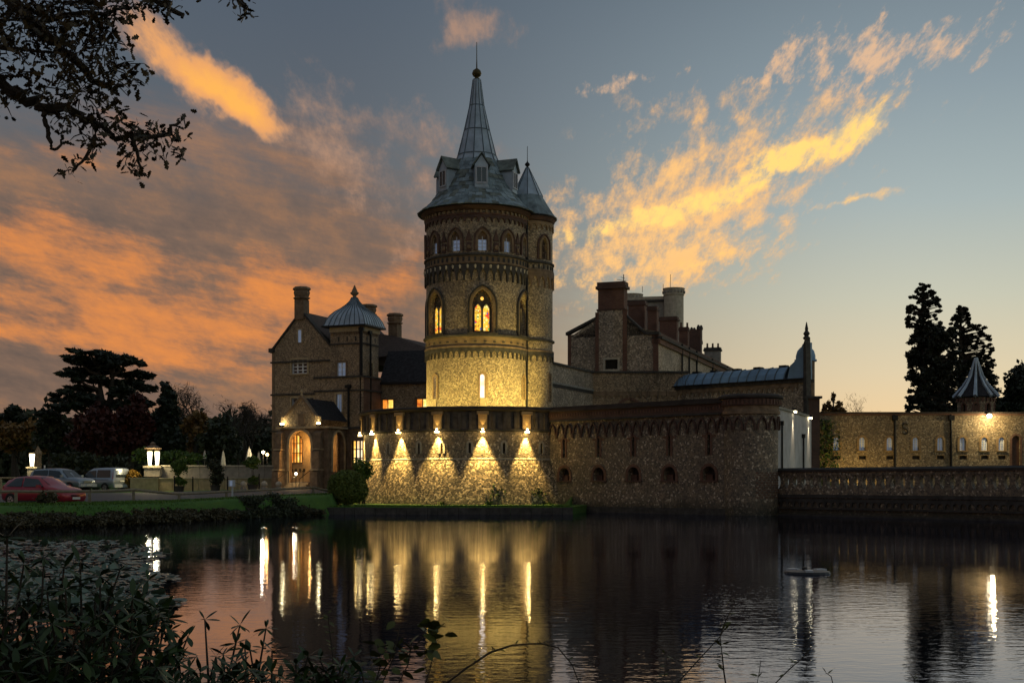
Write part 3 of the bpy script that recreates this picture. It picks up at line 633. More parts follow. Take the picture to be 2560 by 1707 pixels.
for i, o in enumerate(mid):
    w_ = ring(ct, o, .17, -.02, .07).build('window', 'brick_buff', tw)
    ring(ct, dict(o, w=o['w']+.36, z1=o['z1']+.22), .09, .0, .15).build('hood_mould', 'stone_dark', w_)
    poly(ct, outline(o, 0, 5), -.34).build('tracery', 'stone_dark', w_)
    lit = 'stained_glass' if i in (1, 2) else 'glass_dark'
    for sx in (-.30, .30):
        a = lancet(ct, o['s']+sx, .44, o['z0']+.14, o['z0']+1.45, o['z0']+1.85)
        poly(ct, a, -.315).build('stained_pane', lit, w_)
        ring(ct, O(o['s']+sx, .44, o['z0']+.14, o['z0']+1.45, o['z0']+1.85), .05, -.34, -.27).build('lancet_frame', 'stone_buff', w_)
    cpt = [(o['s']+.12*cos(k*pi/6), o['zs']+.42+.12*sin(k*pi/6)) for k in range(12)]; poly(ct, cpt, -.31).build('round_pane', 'lit_amber' if i == 2 else 'glass_dark', w_)
    dots = MB()
    for k in range(9):
        t_ = arch(o['s'], o['w']-.16, o['zs'], o['z1']-.10, 'p', 4)[k]; slab(ct, t_[0]-.05, t_[0]+.05, t_[1]-.05, t_[1]+.05, -.33, -.24, dots)
    dots.build('voussoir_stones', 'brick_red', w_)
    slab(ct, o['s']-.95, o['s']+.95, o['z0']-.10, o['z0']-.02, -.02, .24, None, .2).build('sill', 'stone_dark', w_)
for i, o in enumerate(low):
    w_ = ring(ct, o, .16, -.02, .06).build('slit_window', 'brick_buff', tw)
    poly(ct, outline(o), -.30).build('pane', 'lit_slit' if i in (1, 2) else 'glass_dark', w_)
    slab(ct, o['s']-.17, o['s']+.17, o['z0']-.55, o['z0']-.003, -.02, .055).build('apron_panel', 'stone_buff', w_)
# slate skirt roof: single slates towards the viewer
RP = [(3.98, 19.98), (3.30, 20.52), (2.72, 21.25), (2.28, 22.05), (1.85, 22.85), (1.42, 23.62)]
def rprof(t_):
    L = [0]
    for (a, b), (c_, e) in zip(RP[:-1], RP[1:]): L.append(L[-1]+math.hypot(c_-a, e-b))
    d_ = t_*L[-1]
    for i in range(len(L)-1):
        if d_ <= L[i+1]+1e-9: k = (d_-L[i])/(L[i+1]-L[i]); return RP[i][0]+(RP[i+1][0]-RP[i][0])*k, RP[i][1]+(RP[i+1][1]-RP[i][1])*k
    return RP[-1]
MB().lathe([(r-.06, z-.02) for r, z in RP], 32, (*TC, 0)).build('roof_deck', 'slate_moss_dark', tw)
rr = random.Random(5); NR = 13; back = MB()
for k in range(NR):
    r0, z0 = rprof(k/NR); r1, z1 = rprof((k+1.25)/NR if k < NR-1 else 1); cnt = max(14, int(2*pi*r0/.46))
    for j in range(cnt):
        a = (j+.5*(k % 2))/cnt*2*pi; a = (a+pi) % (2*pi)-pi; da = pi/cnt*.95; ro = .04+rr.random()*.05; dr = rr.random()*.02
        vs = [(ro+(r0+dr)*1.0)*1.0]
        q = [(r0+ro, z0-.03, a-da), (r0+ro, z0-.03, a+da), (r1+.012, z1, a+da), (r1+.012, z1, a-da), (r0, z0-.045, a-da), (r0, z0-.045, a+da)]
        pts = [(TC[0]+r*sin(w), TC[1]-r*cos(w), z) for r, z, w in q]
        f_ = ((0, 1, 2, 3), (0, 4, 5, 1), (0, 3, 4), (1, 5, 2))
        if abs(a) < 1.48: MB().add(pts, f_).build('slate', rr.choice(('slate_mossy', 'slate_mossy', 'slate_pale', 'slate_moss_dark')), tw)
        else: back.add(pts, f_)
tag(back.build('rear_slates', 'slate_moss_dark', tw), kind='stuff')
# dormers
for k in range(-3, 3):
    a = (8+60*k)*DEG; c_ = Vector((TC[0], TC[1], 0)); n_ = Vector((sin(a), -cos(a), 0)); u_ = Vector((cos(a), sin(a), 0))
    def D_(s, d, z): p = c_+n_*d+u_*s; return (p.x, p.y, z)
    hw = .44; d0, d1 = 1.3, 2.80; zb, ze, zr = 21.25, 22.75, 23.48
    mb = MB(); mb.box8([D_(-hw, d0, zb), D_(hw, d0, zb), D_(hw, d1, zb), D_(-hw, d1, zb), D_(-hw, d0, ze), D_(hw, d0, ze), D_(hw, d1, ze), D_(-hw, d1, ze)])
    mb.add([D_(-hw, d1, ze), D_(hw, d1, ze), D_(0, d1, zr-.08)], ((0, 1, 2),)); dm = mb.build('dormer', 'lead', tw)
    mb = MB()
    for sg in (-1, 1):
        mb.box8([D_(0, d0-.3, zr), D_(sg*(hw+.12), d0-.3, ze-.1), D_(sg*(hw+.12), d1+.14, ze-.1), D_(0, d1+.14, zr), D_(0, d0-.3, zr+.09), D_(sg*(hw+.18), d0-.3, ze-.04), D_(sg*(hw+.18), d1+.16, ze-.04), D_(0, d1+.16, zr+.09)])
    mb.build('dormer_roof', 'slate_moss_dark', dm)
    mb = MB()
    for s0, s1, za, zb2 in ((-.40, -.31, 21.5, 22.62), (.31, .40, 21.5, 22.62), (-.31, .31, 21.5, 21.6), (-.31, .31, 22.53, 22.62), (-.02, .02, 21.6, 22.53)):
        mb.box8([D_(s0, d1, za), D_(s1, d1, za), D_(s1, d1+.06, za), D_(s0, d1+.06, za), D_(s0, d1, zb2), D_(s1, d1, zb2), D_(s1, d1+.06, zb2), D_(s0, d1+.06, zb2)])
    mb.build('window_frame', 'grey_paint', dm)
    MB().quad(D_(-.31, d1+.015, 21.6), D_(.31, d1+.015, 21.6), D_(.31, d1+.015, 22.53), D_(-.31, d1+.015, 22.53)).build('pane', 'glass_dark', dm)
# lead spire: panels between rolls, twelve sides
SP = [(1.50, 23.52), (1.31, 23.98), (.87, 25.7), (.49, 27.4), (.26, 29.2)]
for k in range(12):
    a0, a1 = (k-.5)/12*2*pi+.14, (k+.5)/12*2*pi+.14
    for i in range(4):
        (r0, z0), (r1, z1) = SP[i], SP[i+1]; j_ = rr.random()*.008
        pts = [(TC[0]+(r+j_)*sin(w), TC[1]-(r+j_)*cos(w), z) for r, z, w in ((r0, z0-.02, a0), (r0, z0-.02, a1), (r1+.012, z1, a1), (r1+.012, z1, a0))]
        MB().add(pts, ((0, 1, 2, 3),)).build('lead_panel', 'lead', tw)
    MB().tube([(TC[0]+(r+.012)*sin(a0), TC[1]-(r+.012)*cos(a0), z) for r, z in SP], [.045, .04, .035, .03, .025], 5).build('lead_roll', 'lead_seam', tw)
for r, z in SP[1:4]: MB().lathe([(r+.01, z-.03), (r+.03, z-.03), (r+.02, z+.03), (r-.02, z+.03)], 24, (*TC, 0)).build('lead_lap', 'lead_seam', tw)
MB().lathe([(.24, 29.15), (.24, 29.25), (.14, 29.3), (.14, 29.38), (.26, 29.45), (.33, 29.62), (.26, 29.82), (.12, 29.93), (.05, 29.98), (.03, 30.6), (.02, 31.75), (0, 31.78)], 16, (*TC, 0)).build('ball_finial', 'bronze', tw, True)
# stair turret on the right flank
UC = (1.06, 86.9); UR = 1.74
tu = thing('stair_turret', (UC[0], UC[1], 5.6), 'slim round stair turret with pointed lead cap, joined to the right side of the tower', 'turret')
cu = Cyl(UC, UR); uo = [O(62*DEG*UR*0+UR*a*DEG, .5, 16.95, 17.9, 18.4) for a in (40,)]; ul = [O(UR*62*DEG, .26, 7.3, 9.2)]
wall(cu, -pi*UR, pi*UR, 5.6, 19.95, uo+ul, .25, .2).build('wall', 'flint_tower', tu)
window(cu, tu, uo[0], .22, 2, 2, 'glass_dark', 'stone_brown', 'brick_buff', .16, .08, .06, False); window(cu, tu, ul[0], .2, 1, 1, 'glass_dark', 'stone_dark', 'stone_brown', .08, .03, .03, False)
ring(cu, dict(uo[0], w=.95, z1=18.6), .09, 0, .13).build('hood_mould', 'brick_dark', tu)
for nm_, mt, pr in (('string_course', 'stone_dark', [(UR-.02, 11.36), (UR+.14, 11.40), (UR+.14, 11.50), (UR-.02, 11.58)]), ('string_course', 'stone_brown', [(UR-.02, 10.62), (UR+.10, 10.66), (UR+.10, 10.76), (UR-.02, 10.82)]),
                    ('string_course', 'stone_dark', [(UR-.02, 16.62), (UR+.12, 16.66), (UR+.12, 16.76), (UR-.02, 16.84)]), ('string_course', 'stone_brown', [(UR-.02, 16.10), (UR+.10, 16.14), (UR+.10, 16.22), (UR-.02, 16.28)]),
                    ('cornice', 'brick_dark', [(UR-.02, 19.5), (UR+.12, 19.6), (UR+.22, 19.8), (UR+.22, 19.9), (UR-.02, 19.95)]), ('gutter', 'iron_black', [(UR+.18, 19.84), (UR+.30, 19.86), (UR+.32, 19.95), (UR+.2, 19.95)])):
    band(nm_, mt, pr, 40, UC, tu)
ringpieces('corbel_arch', 'stone_brown', arch_piece(2*pi*UR/22, 15.02, 15.30, 15.78, 16.12, .0, .11, UR), 22, 0, 125, tu, UC)
ringpieces('corbel_arch', 'stone_dark', arch_piece(2*pi*UR/26, 10.0, 10.22, 10.42, 10.64, .0, .09, UR, 'e', 2), 26, 0, 125, tu, UC)
ringpieces('corbel_arch', 'brick_buff', arch_piece(2*pi*UR/26, 18.95, 19.1, 19.3, 19.5, .0, .09, UR, 'p', 2), 26, 0, 125, tu, UC)
ringpieces('dentil', 'stone_dark', slab(Cyl((0, 0), UR), -.06, .06, 16.3, 16.55, 0, .06), 28, 0, 125, tu, UC)
MB().lathe([(2.06, 19.9), (1.62, 20.55), (1.04, 21.48)], 16, (*UC, 0)).build('slate_skirt', 'slate_mossy', tu)
for k in range(8):
    a0, a1 = k/8*2*pi, (k+1)/8*2*pi; MB().add([(UC[0]+r*sin(w), UC[1]-r*cos(w), z) for r, z, w in ((1.07, 21.46, a0), (1.07, 21.46, a1), (.09, 23.5, a1), (.09, 23.5, a0))], ((0, 1, 2, 3),)).build('lead_panel', 'lead', tu)
    MB().tube([(UC[0]+r*sin(a0), UC[1]-r*cos(a0), z) for r, z in ((1.08, 21.46), (.1, 23.5))], .03, 5).build('lead_roll', 'lead_seam', tu)
MB().lathe([(.1, 23.45), (.06, 23.55), (.17, 23.66), (.17, 23.76), (.05, 23.88), (.022, 24.0), (.018, 24.95), (0, 25.0)], 12, (*UC, 0)).build('ball_finial', 'iron_black', tu, True)
dp = thing('tower_downpipe', (.99, 84.9, 5.6), 'black downpipe in the angle between the tower and its stair turret', 'downpipe')
MB().tube([(1.00, 84.98, 5.6), (1.00, 84.98, 19.8)], .075, 8).build('pipe', 'iron_black', dp)
for z in (8.5, 11.6, 14.2, 16.9): MB().box((1.0, 84.98, z), (.22, .2, .10)).build('pipe_collar', 'iron_black', dp)
# floodlights standing on the terrace
fl = ['left', 'middle left', 'middle right', 'right']
for i, (a, r, pw) in enumerate(((-78, 6.3, 1150), (-25, 6.6, 780), (22, 6.6, 1150), (62, 6.6, 1350))):
    w = a*DEG; p = Vector((BC[0]+r*sin(w), BC[1]-r*cos(w), 5.6))
    L = thing('terrace_floodlight', p, 'floodlight on the bastion terrace lighting the %s of the tower foot' % fl[i], 'floodlight', 'floodlights at the tower foot')
    MB().box(p+Vector((0, 0, .12)), (.10, .10, .24)).build('stand', 'iron_black', L); MB().box(p+Vector((0, 0, .33)), (.34, .26, .18), w).build('housing', 'iron_black', L)
    MB().box(p+Vector((0, 0, .43)), (.26, .18, .02), w).build('lens', 'bulb_warm', L)
    spot('tower_flood', p+Vector((0, 0, .47)), (TC[0]+1.2*(i > 1), TC[1]-2.0, 8.9), pw*1.5, (1.0, .75, .20), 100, 1.0, .10, L)
# ------------------------------------------------------------------ curtain wall running towards the viewer, with its end turret
cwp = Plane((2.35, 79.5), (11.95, 70.0))
cw = thing('curtain_wall', (7.1, 74.8, 0), 'long dark flint curtain wall rising from the water with pointed arches under its brick parapet', 'wall')
cl = cwp.L; ho = []; sl = []
for px in (1411, 1497, 1584, 1674, 1773):
    s = cwp.px(px); ho.append(O(s, .86, 1.93+0, 2.30, 2.72, 'e')); sl.append(O(s-.02, .20, 3.35, 4.42, 4.52, 'e'))
wall(cwp, 0, cl, -.7, 5.62, ho+sl, .55).build('wall_face', 'flint_wall', cw)
for o in ho:
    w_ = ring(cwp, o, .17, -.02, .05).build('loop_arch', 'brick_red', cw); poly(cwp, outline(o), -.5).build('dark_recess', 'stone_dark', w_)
    slab(cwp, o['s']-.62, o['s']+.62, o['z0']-.09, o['z0']-.002, -.02, .09).build('sill', 'brick_dark', w_)
    slab(cwp, o['s']-.43, o['s']+.02, o['z0'], o['z0']+.34, -.45, -.30).build('bricked_lower_half', 'brick_red', w_)
for o in sl:
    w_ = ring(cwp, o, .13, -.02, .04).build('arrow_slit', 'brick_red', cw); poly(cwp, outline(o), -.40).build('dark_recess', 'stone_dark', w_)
    slab(cwp, o['s']-.46, o['s']-.24, o['z1']-.16, o['z1']-.04, -.02, .04).build('brick_arm', 'brick_red', w_); slab(cwp, o['s']+.24, o['s']+.46, o['z1']-.16, o['z1']-.04, -.02, .04).build('brick_arm', 'brick_red', w_)
nA_ = 20; wA = cl/nA_; z0p = Plane((0, 0), (1, 0))
me_ = ring(z0p, O(0, wA*.66, 4.80, 4.86, 5.40), .075, -.02, .13, None, 4).mesh('corbel_arch')
copies('corbel_arch', me_, 'brick_dark', cw, [(cwp.M(wA*(k+.5), 0, 0), cwp.rz) for k in range(nA_)])
pk = slab(z0p, -.055, .055, 4.56, 4.81, 0, .12).mesh('corbel_stub'); copies('corbel_stub', pk, 'brick_dark', cw, [(cwp.M(wA*k, 0, 0), cwp.rz) for k in range(1, nA_)])
slab(cwp, 0, cl, 5.605, 5.72, -.3, .20).build('string_course', 'stone_dark', cw)
slab(cwp, 0, cl, 5.72, 6.22, -.3, .13).build('brick_parapet', 'brick_dark', cw)
for k in range(62): slab(cwp, .08+k*.2165, .17+k*.2165, 5.90, 6.08, .13, .165).build('dentil', 'brick_red', cw)
slab(cwp, 0, cl, 6.22, 6.36, -.35, .30).build('coping', 'brick_coping', cw)
slab(cwp, 0, cl, 6.36, 6.53, -.30, .12).build('coping_top', 'brick_coping', cw)
slab(cwp, -.5, cl, -.7, .35, -.02, .16).build('plinth', 'stone_dark', cw)
EC = (13.30, 70.2); ER = 1.50
et = thing('wall_end_turret', (EC[0], EC[1], 0), 'squat round flint turret closing the curtain wall beside the bridge', 'turret')
ce = Cyl(EC, ER)
wall(ce, -ER*1.9, ER*2.3, -.7, 5.62, [], .3, .2).build('wall_face', 'flint_wall', et)
me_ = ring(Cyl((0, 0), ER), O(0, .44, 4.70, 4.80, 5.38), .085, -.02, .13, None, 4).mesh('corbel_arch'); copies('corbel_arch', me_, 'brick_dark', et, [((*EC, 0), (-62+25.2*k)*DEG) for k in range(7)])
MB().lathe([(ER+.02, 5.55), (ER+.12, 5.57), (ER+.12, 5.75), (ER+.04, 5.78), (ER+.04, 6.05)], 28, (*EC, 0), -1.9, 2.3).build('string_course', 'stone_brown', et)
MB().lathe([(ER+.05, 6.02), (ER+.16, 6.04), (ER+.16, 6.40), (ER+.05, 6.42)], 28, (*EC, 0), -1.9, 2.3).build('brick_parapet', 'brick_dark', et)
dm_ = slab(Cyl((0, 0), ER), -.05, .05, 6.10, 6.34, .15, .20).mesh('dentil'); copies('dentil', dm_, 'brick_red', et, [((*EC, 0), (-90+8*k)*DEG) for k in range(26)])
MB().lathe([(ER+.1, 6.40), (ER+.30, 6.44), (ER+.30, 6.56), (ER+.1, 6.66), (0, 6.70)], 28, (*EC, 0), -1.9, 2.3).build('coping', 'brick_coping', et)
bm_ = slab(Cyl((0, 0), ER), -.075, .075, 0, .075, -.02, .025).mesh('brick'); bp = []
for r in range(11):
    for k in range(7): bp.append(((*EC, .95+r*.135), (2+(k*2+(r % 2))*5.4)*DEG))
copies('brick', bm_, 'brick_red', et, bp)
# white rendered passage wall with two lamps
pw = Plane((14.95, 71.4), (19.6, 82.5))
wt = thing('passage_wall', (17, 77, .9), 'pale rendered wall behind the bridge, lit by two downlights', 'wall')
slab(pw, 0, pw.L, .6, 6.02, -.3, 0).build('wall_face', 'render_white', wt); slab(pw, -.1, pw.L, 6.02, 6.16, -.35, .10).build('coping', 'stone_grey', wt)
for i, px in enumerate((1951, 2005)):
    s = pw.px(px); dpp = thing('passage_downpipe', pw.M(s, .1, 1), 'black downpipe on the pale wall, %s of the two' % ('left', 'right')[i], 'downpipe', 'downpipes on the pale wall')
    MB().tube([pw.M(s, .10, .9), pw.M(s, .10, 5.2-.5*i)], .06, 8).build('pipe', 'iron_black', dpp); slab(pw, s-.12, s+.12, 5.1-.5*i, 5.35-.5*i, .0, .2).build('hopper', 'iron_black', dpp)
for i, (px, py) in enumerate(((1982, 1027), (2021, 1043))):
    s = pw.px(px); z = pw.z(px, py); q = pw.M(s, .12, z)
    L = thing('passage_lamp', q, 'small downlight on the pale wall, the %s one' % ('nearer left', 'farther right')[i], 'lamp', 'lamps on the pale wall')
    slab(pw, s-.10, s+.10, z, z+.14, 0, .26).build('housing', 'iron_black', L); slab(pw, s-.08, s+.08, z-.10, z-.003, .06, .22).build('lens', 'bulb_white', L)
    spot('passage_spot', pw.M(s, .16, z-.16), pw.M(s, .10, 0), 330, (1, .80, .48), 40, .5, .04, L)
# ------------------------------------------------------------------ bridge with pierced parapet
bp_ = Plane((14.6, 70.0), (23.9, 58.4)); BL = 31.0
br = thing('bridge', (20, 62, 0), 'dark flint bridge over the pond with a pierced vase-shaped baluster parapet', 'bridge')
slab(bp_, -.3, BL, -.7, .98, -4.2, .0).build('bridge_wall', 'flint_wall', br)
slab(bp_, -.3, BL, .98, 1.16, -.5, .14).build('ledge', 'stone_dark', br); slab(bp_, -.3, BL, .36, .46, -.3, .12).build('ledge', 'stone_dark', br); slab(bp_, -.3, BL, -.5, .10, -.3, .20).build('plinth', 'stone_dark', br)
slab(bp_, -.3, BL, 1.16, 1.46, -.36, .05).build('parapet_base', 'flint_wall', br)
slab(bp_, -.3, BL, 2.20, 2.38, -.36, .05).build('parapet_rail', 'flint_wall', br)
slab(bp_, -.3, BL, 2.38, 2.50, -.42, .14).build('coping', 'brick_coping', br); slab(bp_, -.3, BL, 2.50, 2.60, -.38, .06).build('coping_top', 'lead_seam', br)
sb = .565; zb0, zb1 = 1.46, 2.20; hb = .14; nb = 8; mb = MB(); pl = Plane((0, 0), (1, 0)); Lp = []
for i in range(nb+1):
    t_ = i/nb; g = .155*sin(pi*t_)**.85; Lp.append((sb/2-g, zb0+(zb1-zb0)*t_))
for (a, b), (c_, e) in zip(Lp[:-1], Lp[1:]):
    for d_ in (-.30, .0): mb.quad(pl.M(-a, d_, b), pl.M(a, d_, b), pl.M(c_, d_, e), pl.M(-c_, d_, e))
    for sg in (-1, 1): mb.quad(pl.M(sg*a, -.30, b), pl.M(sg*a, 0, b), pl.M(sg*c_, 0, e), pl.M(sg*c_, -.30, e))
bme = mb.mesh('baluster'); copies('baluster', bme, 'flint_wall', br, [(bp_.M(.55+sb*k, 0, 0), bp_.rz) for k in range(54)])
me_ = arch_piece(.42, .50, .62, .76, .95, 0, .10, None, 'e', 2).mesh('corbel_arch'); copies('corbel_arch', me_, 'stone_dark', br, [(bp_.M(.3+.42*k, 0, 0), bp_.rz) for k in range(72)])
# ------------------------------------------------------------------ low service range on the far right
rp = Plane((Xp(2035, 95), 95), (Xp(2960, 95), 95))
rg = thing('service_range', ((Xp(2300, 95)), 95, 1), 'long low flint range behind the bridge with small white arched windows', 'building')
zt = 7.12; wx = (2090.6, 2155.5, 2224, 2289, 2350.6, 2406.5, 2461, 2503.7, 2610, 2660); ops = []; vents = []
for px in wx:
    s = rp.px(px); ops.append(O(s, .46, 4.22, 4.95, 5.22)); vents.append(O(s+.03, .56, 3.56, 3.84))
door = O(rp.px(2540), .62, 2.2, 5.0, 5.35)
wall(rp, 0, rp.L, .6, zt-.25, ops+vents+[door], .3).build('wall_face', 'flint_range', rg)
for o in ops: window(rp, rg, o, .22, 2, 4, 'glass_sky', 'white_paint', 'brick_buff', .17, .05, .07, True)
for o in vents:
    w_ = ring(rp, o, .07, -.02, .02).build('vent', 'brick_buff', rg); poly(rp, outline(o), -.25).build('dark_recess', 'stone_dark', w_)
w_ = ring(rp, door, .15, -.02, .05).build('door', 'brick_red', rg); poly(rp, outline(door), -.2).build('door_leaf', 'wood_door', w_)
slab(rp, 0, rp.L, zt-.25, zt-.12, -.4, .07).build('string_course', 'brick_red', rg); slab(rp, 0, rp.L, zt-.12, zt, -.45, .12).build('coping', 'brick_coping', rg)
slab(rp, 0, rp.L, zt-.6, zt-.25, -5, -.4).build('roof_slab', 'slate_roof', rg)
s0_ = rp.px(2262); zc_ = rp.z(2262, 1072)
curve = [(.20*cos(t_)*1, .22+.20*sin(t_)) for t_ in [radians(a) for a in range(20, 271, 25)]]+[(.20*cos(t_), -.20+.20*sin(t_)) for t_ in [radians(a) for a in range(90, -161, -25)]]
tag(MB().tube([rp.M(s0_+a, .06, zc_+b) for a, b in curve], .045, 6).build('wall_tie', 'iron_black'), 'black iron wall tie shaped like the letter S on the service range', 'wall tie')
for i, px in enumerate((2236, 2377)):
    s = rp.px(px); d_ = thing('range_downpipe', rp.M(s, .08, 1), ('black downpipe beside the iron S on the service range', 'black downpipe left of the wall lamp on the service range')[i], 'downpipe', 'downpipes on the service range')
    MB().tube([rp.M(s, .10, .9), rp.M(s, .10, 6.9)], .085, 8).build('pipe', 'iron_black', d_); slab(rp, s-.2, s+.2, 6.5, 6.85, .0, .25).build('hopper', 'iron_black', d_)
s = rp.px(2469); z = rp.z(2469, 1040); L = thing('range_wall_lamp', rp.M(s, .1, z), 'glaring lamp high on the wall of the service range', 'lamp')
slab(rp, s-.2, s+.2, z+.16, z+.24, 0, .5).build('housing', 'iron_black', L); MB().lathe([(0, -.16), (.14, -.10), (.19, 0), (.14, .10), (0, .16)], 10, rp.M(s, .36, z)).build('bulb', 'bulb_white', L)
point('range_lamp_light', rp.M(s, 1.1, z-.35), 260, (1, .76, .36), .12, L)
for i, px in enumerate((2075, 2150, 2245)):
    s = rp.px(px); p = rp.M(s, 2.8, 1.0)
    L = thing('ground_uplight', p, 'low uplight at the foot of the service range, number %s from the left' % ('one', 'two', 'three')[i], 'lamp', 'uplights at the service range')
    MB().lathe([(.16, 0), (.18, .14), (.12, .16)], 10, p).build('housing', 'iron_black', L); MB().lathe([(.12, .15), (0, .155)], 10, p).build('lens', 'bulb_warm', L)
    spot('range_uplight', p+Vector((0, 0, .25)), rp.M(s, 0, 4.0), (230, 170, 70)[i], WARM, 120, .7, .08, L)
# little turret with a spreading lead cap behind the range
KC = (Xp(2440, 99), 99.0); kt = thing('cap_turret', (KC[0], KC[1], 1), 'small octagonal turret with a spreading ribbed cone roof behind the service range', 'turret'); KR = 1.38
ck = Cyl(KC, KR); ko = [O(KR*a*DEG, .34, 7.35, 7.75, 7.95, 'e') for a in (-60, -20, 20, 60)]
wall(ck, -pi*KR, pi*KR, 1, 8.42, ko, .2, .2).build('wall_face', 'flint_range', kt)
for o in ko: w_ = ring(ck, o, .1, -.02, .05).build('window', 'brick_red', kt); poly(ck, outline(o), -.18).build('pane', 'glass_dark', w_)
ringpieces('dentil', 'brick_red', slab(Cyl((0, 0), KR), -.07, .07, 8.1, 8.4, 0, .1), 24, 0, 120, kt, KC)
kp = [(1.66, 8.50), (.95, 9.35), (.48, 10.15), (.06, 11.6)]
for k in range(8):
    a0, a1 = (k-.5)/8*2*pi, (k+.5)/8*2*pi
    MB().add([(KC[0]+r*sin(w), KC[1]-r*cos(w), z) for r, z in kp for w in (a0, a1)], ((0, 1, 3, 2), (2, 3, 5, 4), (4, 5, 7, 6))).build('roof_facet', 'slate_roof', kt)
    MB().tube([(KC[0]+(r+.02)*sin(a0), KC[1]-(r+.02)*cos(a0), z) for r, z in kp], [.17, .13, .10, .05], 5).build('roof_rib', 'lead', kt)
# ------------------------------------------------------------------ hall on the right: gable with great stack, long side wall
hd = Vector((.339, .94, 0)).normalized(); hu = Vector((hd.y, -hd.x, 0))
H0 = Vector((11.6, 100, 0)); H1 = H0-hu*7.5
hg = Plane((H1.x, H1.y), (H0.x, H0.y)); hs = Plane((H0.x, H0.y), (H0.x+hd.x*35, H0.y+hd.y*35))
ha = thing('great_hall', (11, 104, 1), 'tall flint and brick hall with a massive gable chimney and long side wall', 'building')
zE = 13.55; sx0 = hg.px(1494); sx1 = hg.px(1562); zA = hg.z(1494, 797); zB = hg.z(1562, 789); zL = hg.z(1425, 838)
wn_ = O(hg.px(1529.5), 1.05, hg.z(1530, 924), hg.z(1530, 899))
wall(hg, 0, 7.5, 1, 10.9, [], .3).build('gable_wall', 'flint_hall', ha)
wall(hg, 0, 7.5, 10.9, 12.6, [wn_], .4).build('gable_wall', 'flint_hall', ha) if 0 else None
zW = wn_['z0']
mb = wall(hg, 0, 7.5, 10.9, zL, [O(wn_['s'], wn_['w'], max(wn_['z0'], 10.92), wn_['zs'])], .4)
mb.prism([hg.M(0, 0, zL), hg.M(7.5, 0, zL), hg.M(7.5, 0, zE), hg.M(sx1+1.6, 0, zE), hg.M(sx1, 0, zB), hg.M(sx0, 0, zA), hg.M(.5, 0, zL+.05)], -hg.n*.5); mb.build('gable_wall', 'flint_hall', ha)
hst = Plane((hg.a+hg.n*.12).to_2d(), (hg.a+hg.n*.12+hg.u*7.5).to_2d())
w_ = ring(hst, wn_, .16, -.02, .06).build('window', 'stone_pale', ha); poly(hst, outline(wn_), -.35).build('pane', 'glass_dark', w_); slab(hst, wn_['s']-.7, wn_['s']+.7, wn_['z0']-.14, wn_['z0']-.002, -.02, .12).build('sill', 'stone_pale', w_)
for s0, s1, z0, z1, m_ in ((0, .28, 5, zL, 'brick_red'), (7.1, 7.52, 5, zE, 'brick_red'), (sx0-.16, sx0+.14, 6, zA+.5, 'brick_red'), (sx1-.14, sx1+.2, 6, zB+.5, 'brick_red'), (sx1+.2, 7.1, 10.2, 10.7, 'brick_red')):
    slab(hg, s0, s1, z0, z1, -.05, .05 if s0 != sx0-.16 and s0 != sx1-.14 else .14).build('brick_quoin', m_, ha)
mb = MB()
for (a, za), (b, zb_) in (((-.15, zL), (sx0, zA)), ((sx1, zB), (sx1+1.7, zE)), ((sx1+1.7, zE), (7.6, zE))):
    mb.box8([hg.M(a, -.6, za), hg.M(b, -.6, zb_), hg.M(b, .14, zb_), hg.M(a, .14, za), hg.M(a, -.6, za+.22), hg.M(b, -.6, zb_+.22), hg.M(b, .14, zb_+.22), hg.M(a, .14, za+.22)])
mb.build('gable_coping', 'stone_dark', ha)
zc0, zc1, zc2 = hg.z(1527, 774), hg.z(1527, 722), hg.z(1527, 708)
a_, b_ = wn_['s']-wn_['w']/2, wn_['s']+wn_['w']/2; sbm = wall(hst, sx0, sx1, 8.5, zc0, [wn_], .36)
for q_ in (sx0, sx1): sbm.quad(hst.M(q_, 0, 8.5), hst.M(q_, -1.0, 8.5), hst.M(q_, -1.0, zc0), hst.M(q_, 0, zc0))
sbm.build('stack_base', 'flint_hall', ha)
st_ = slab(hg, sx0+.05, sx1-.05, zc0, zc1, -1.0, .06).build('chimney_stack', 'brick_red', ha)
slab(hg, sx0-.05, sx1+.05, zc0-.08, zc0+.06, -1.06, .16).build('stack_band', 'brick_dark', st_); slab(hg, sx0-.12, sx1+.12, zc1, zc1+.22, -1.15, .22).build('stack_cap', 'brick_dark', st_); slab(hg, sx0-.02, sx1+.02, zc1+.22, zc2+.1, -1.05, .12).build('stack_crown', 'brick_dark', st_)
# side wall with pipes, windows, cornice
so = [O(s, .8, 9.0, 11.0) for s in (4.2, 10.8, 17.4, 24)]
wall(hs, 0, 35, 1, zE-.75, so, .25).build('side_wall', 'flint_hall', ha)
for o in so: window(hs, ha, o, .2, 2, 3, 'glass_dark', 'stone_pale', 'stone_pale', .1, .04, .05, True)
slab(hs, -.05, 35, zE-.75, zE-.35, -.5, .18).build('cornice', 'brick_red', ha); slab(hs, -.05, 35, zE-.35, zE-.15, -.5, .34).build('gutter', 'stone_dark', ha); slab(hs, -.05, 35, zE-.15, zE+.2, -.5, .05).build('parapet', 'brick_dark', ha)
rb = [hs.M(0, -.5, zE), hs.M(35, -.5, zE), hs.M(35, -7, zE), hs.M(0, -7, zE), hs.M(0, -3.75, zB+.3), hs.M(35, -3.75, zB+.3)]
MB().add(rb, ((0, 1, 5, 4), (3, 2, 5, 4), (1, 2, 5), (0, 3, 4))).build('roof', 'slate_roof', ha)
for s in (8.3, 11.2, 14.5, 22, 30): MB().tube([hs.M(s, .15, 2), hs.M(s, .15, zE+.1)], .09, 6).build('downpipe', 'iron_black', ha)
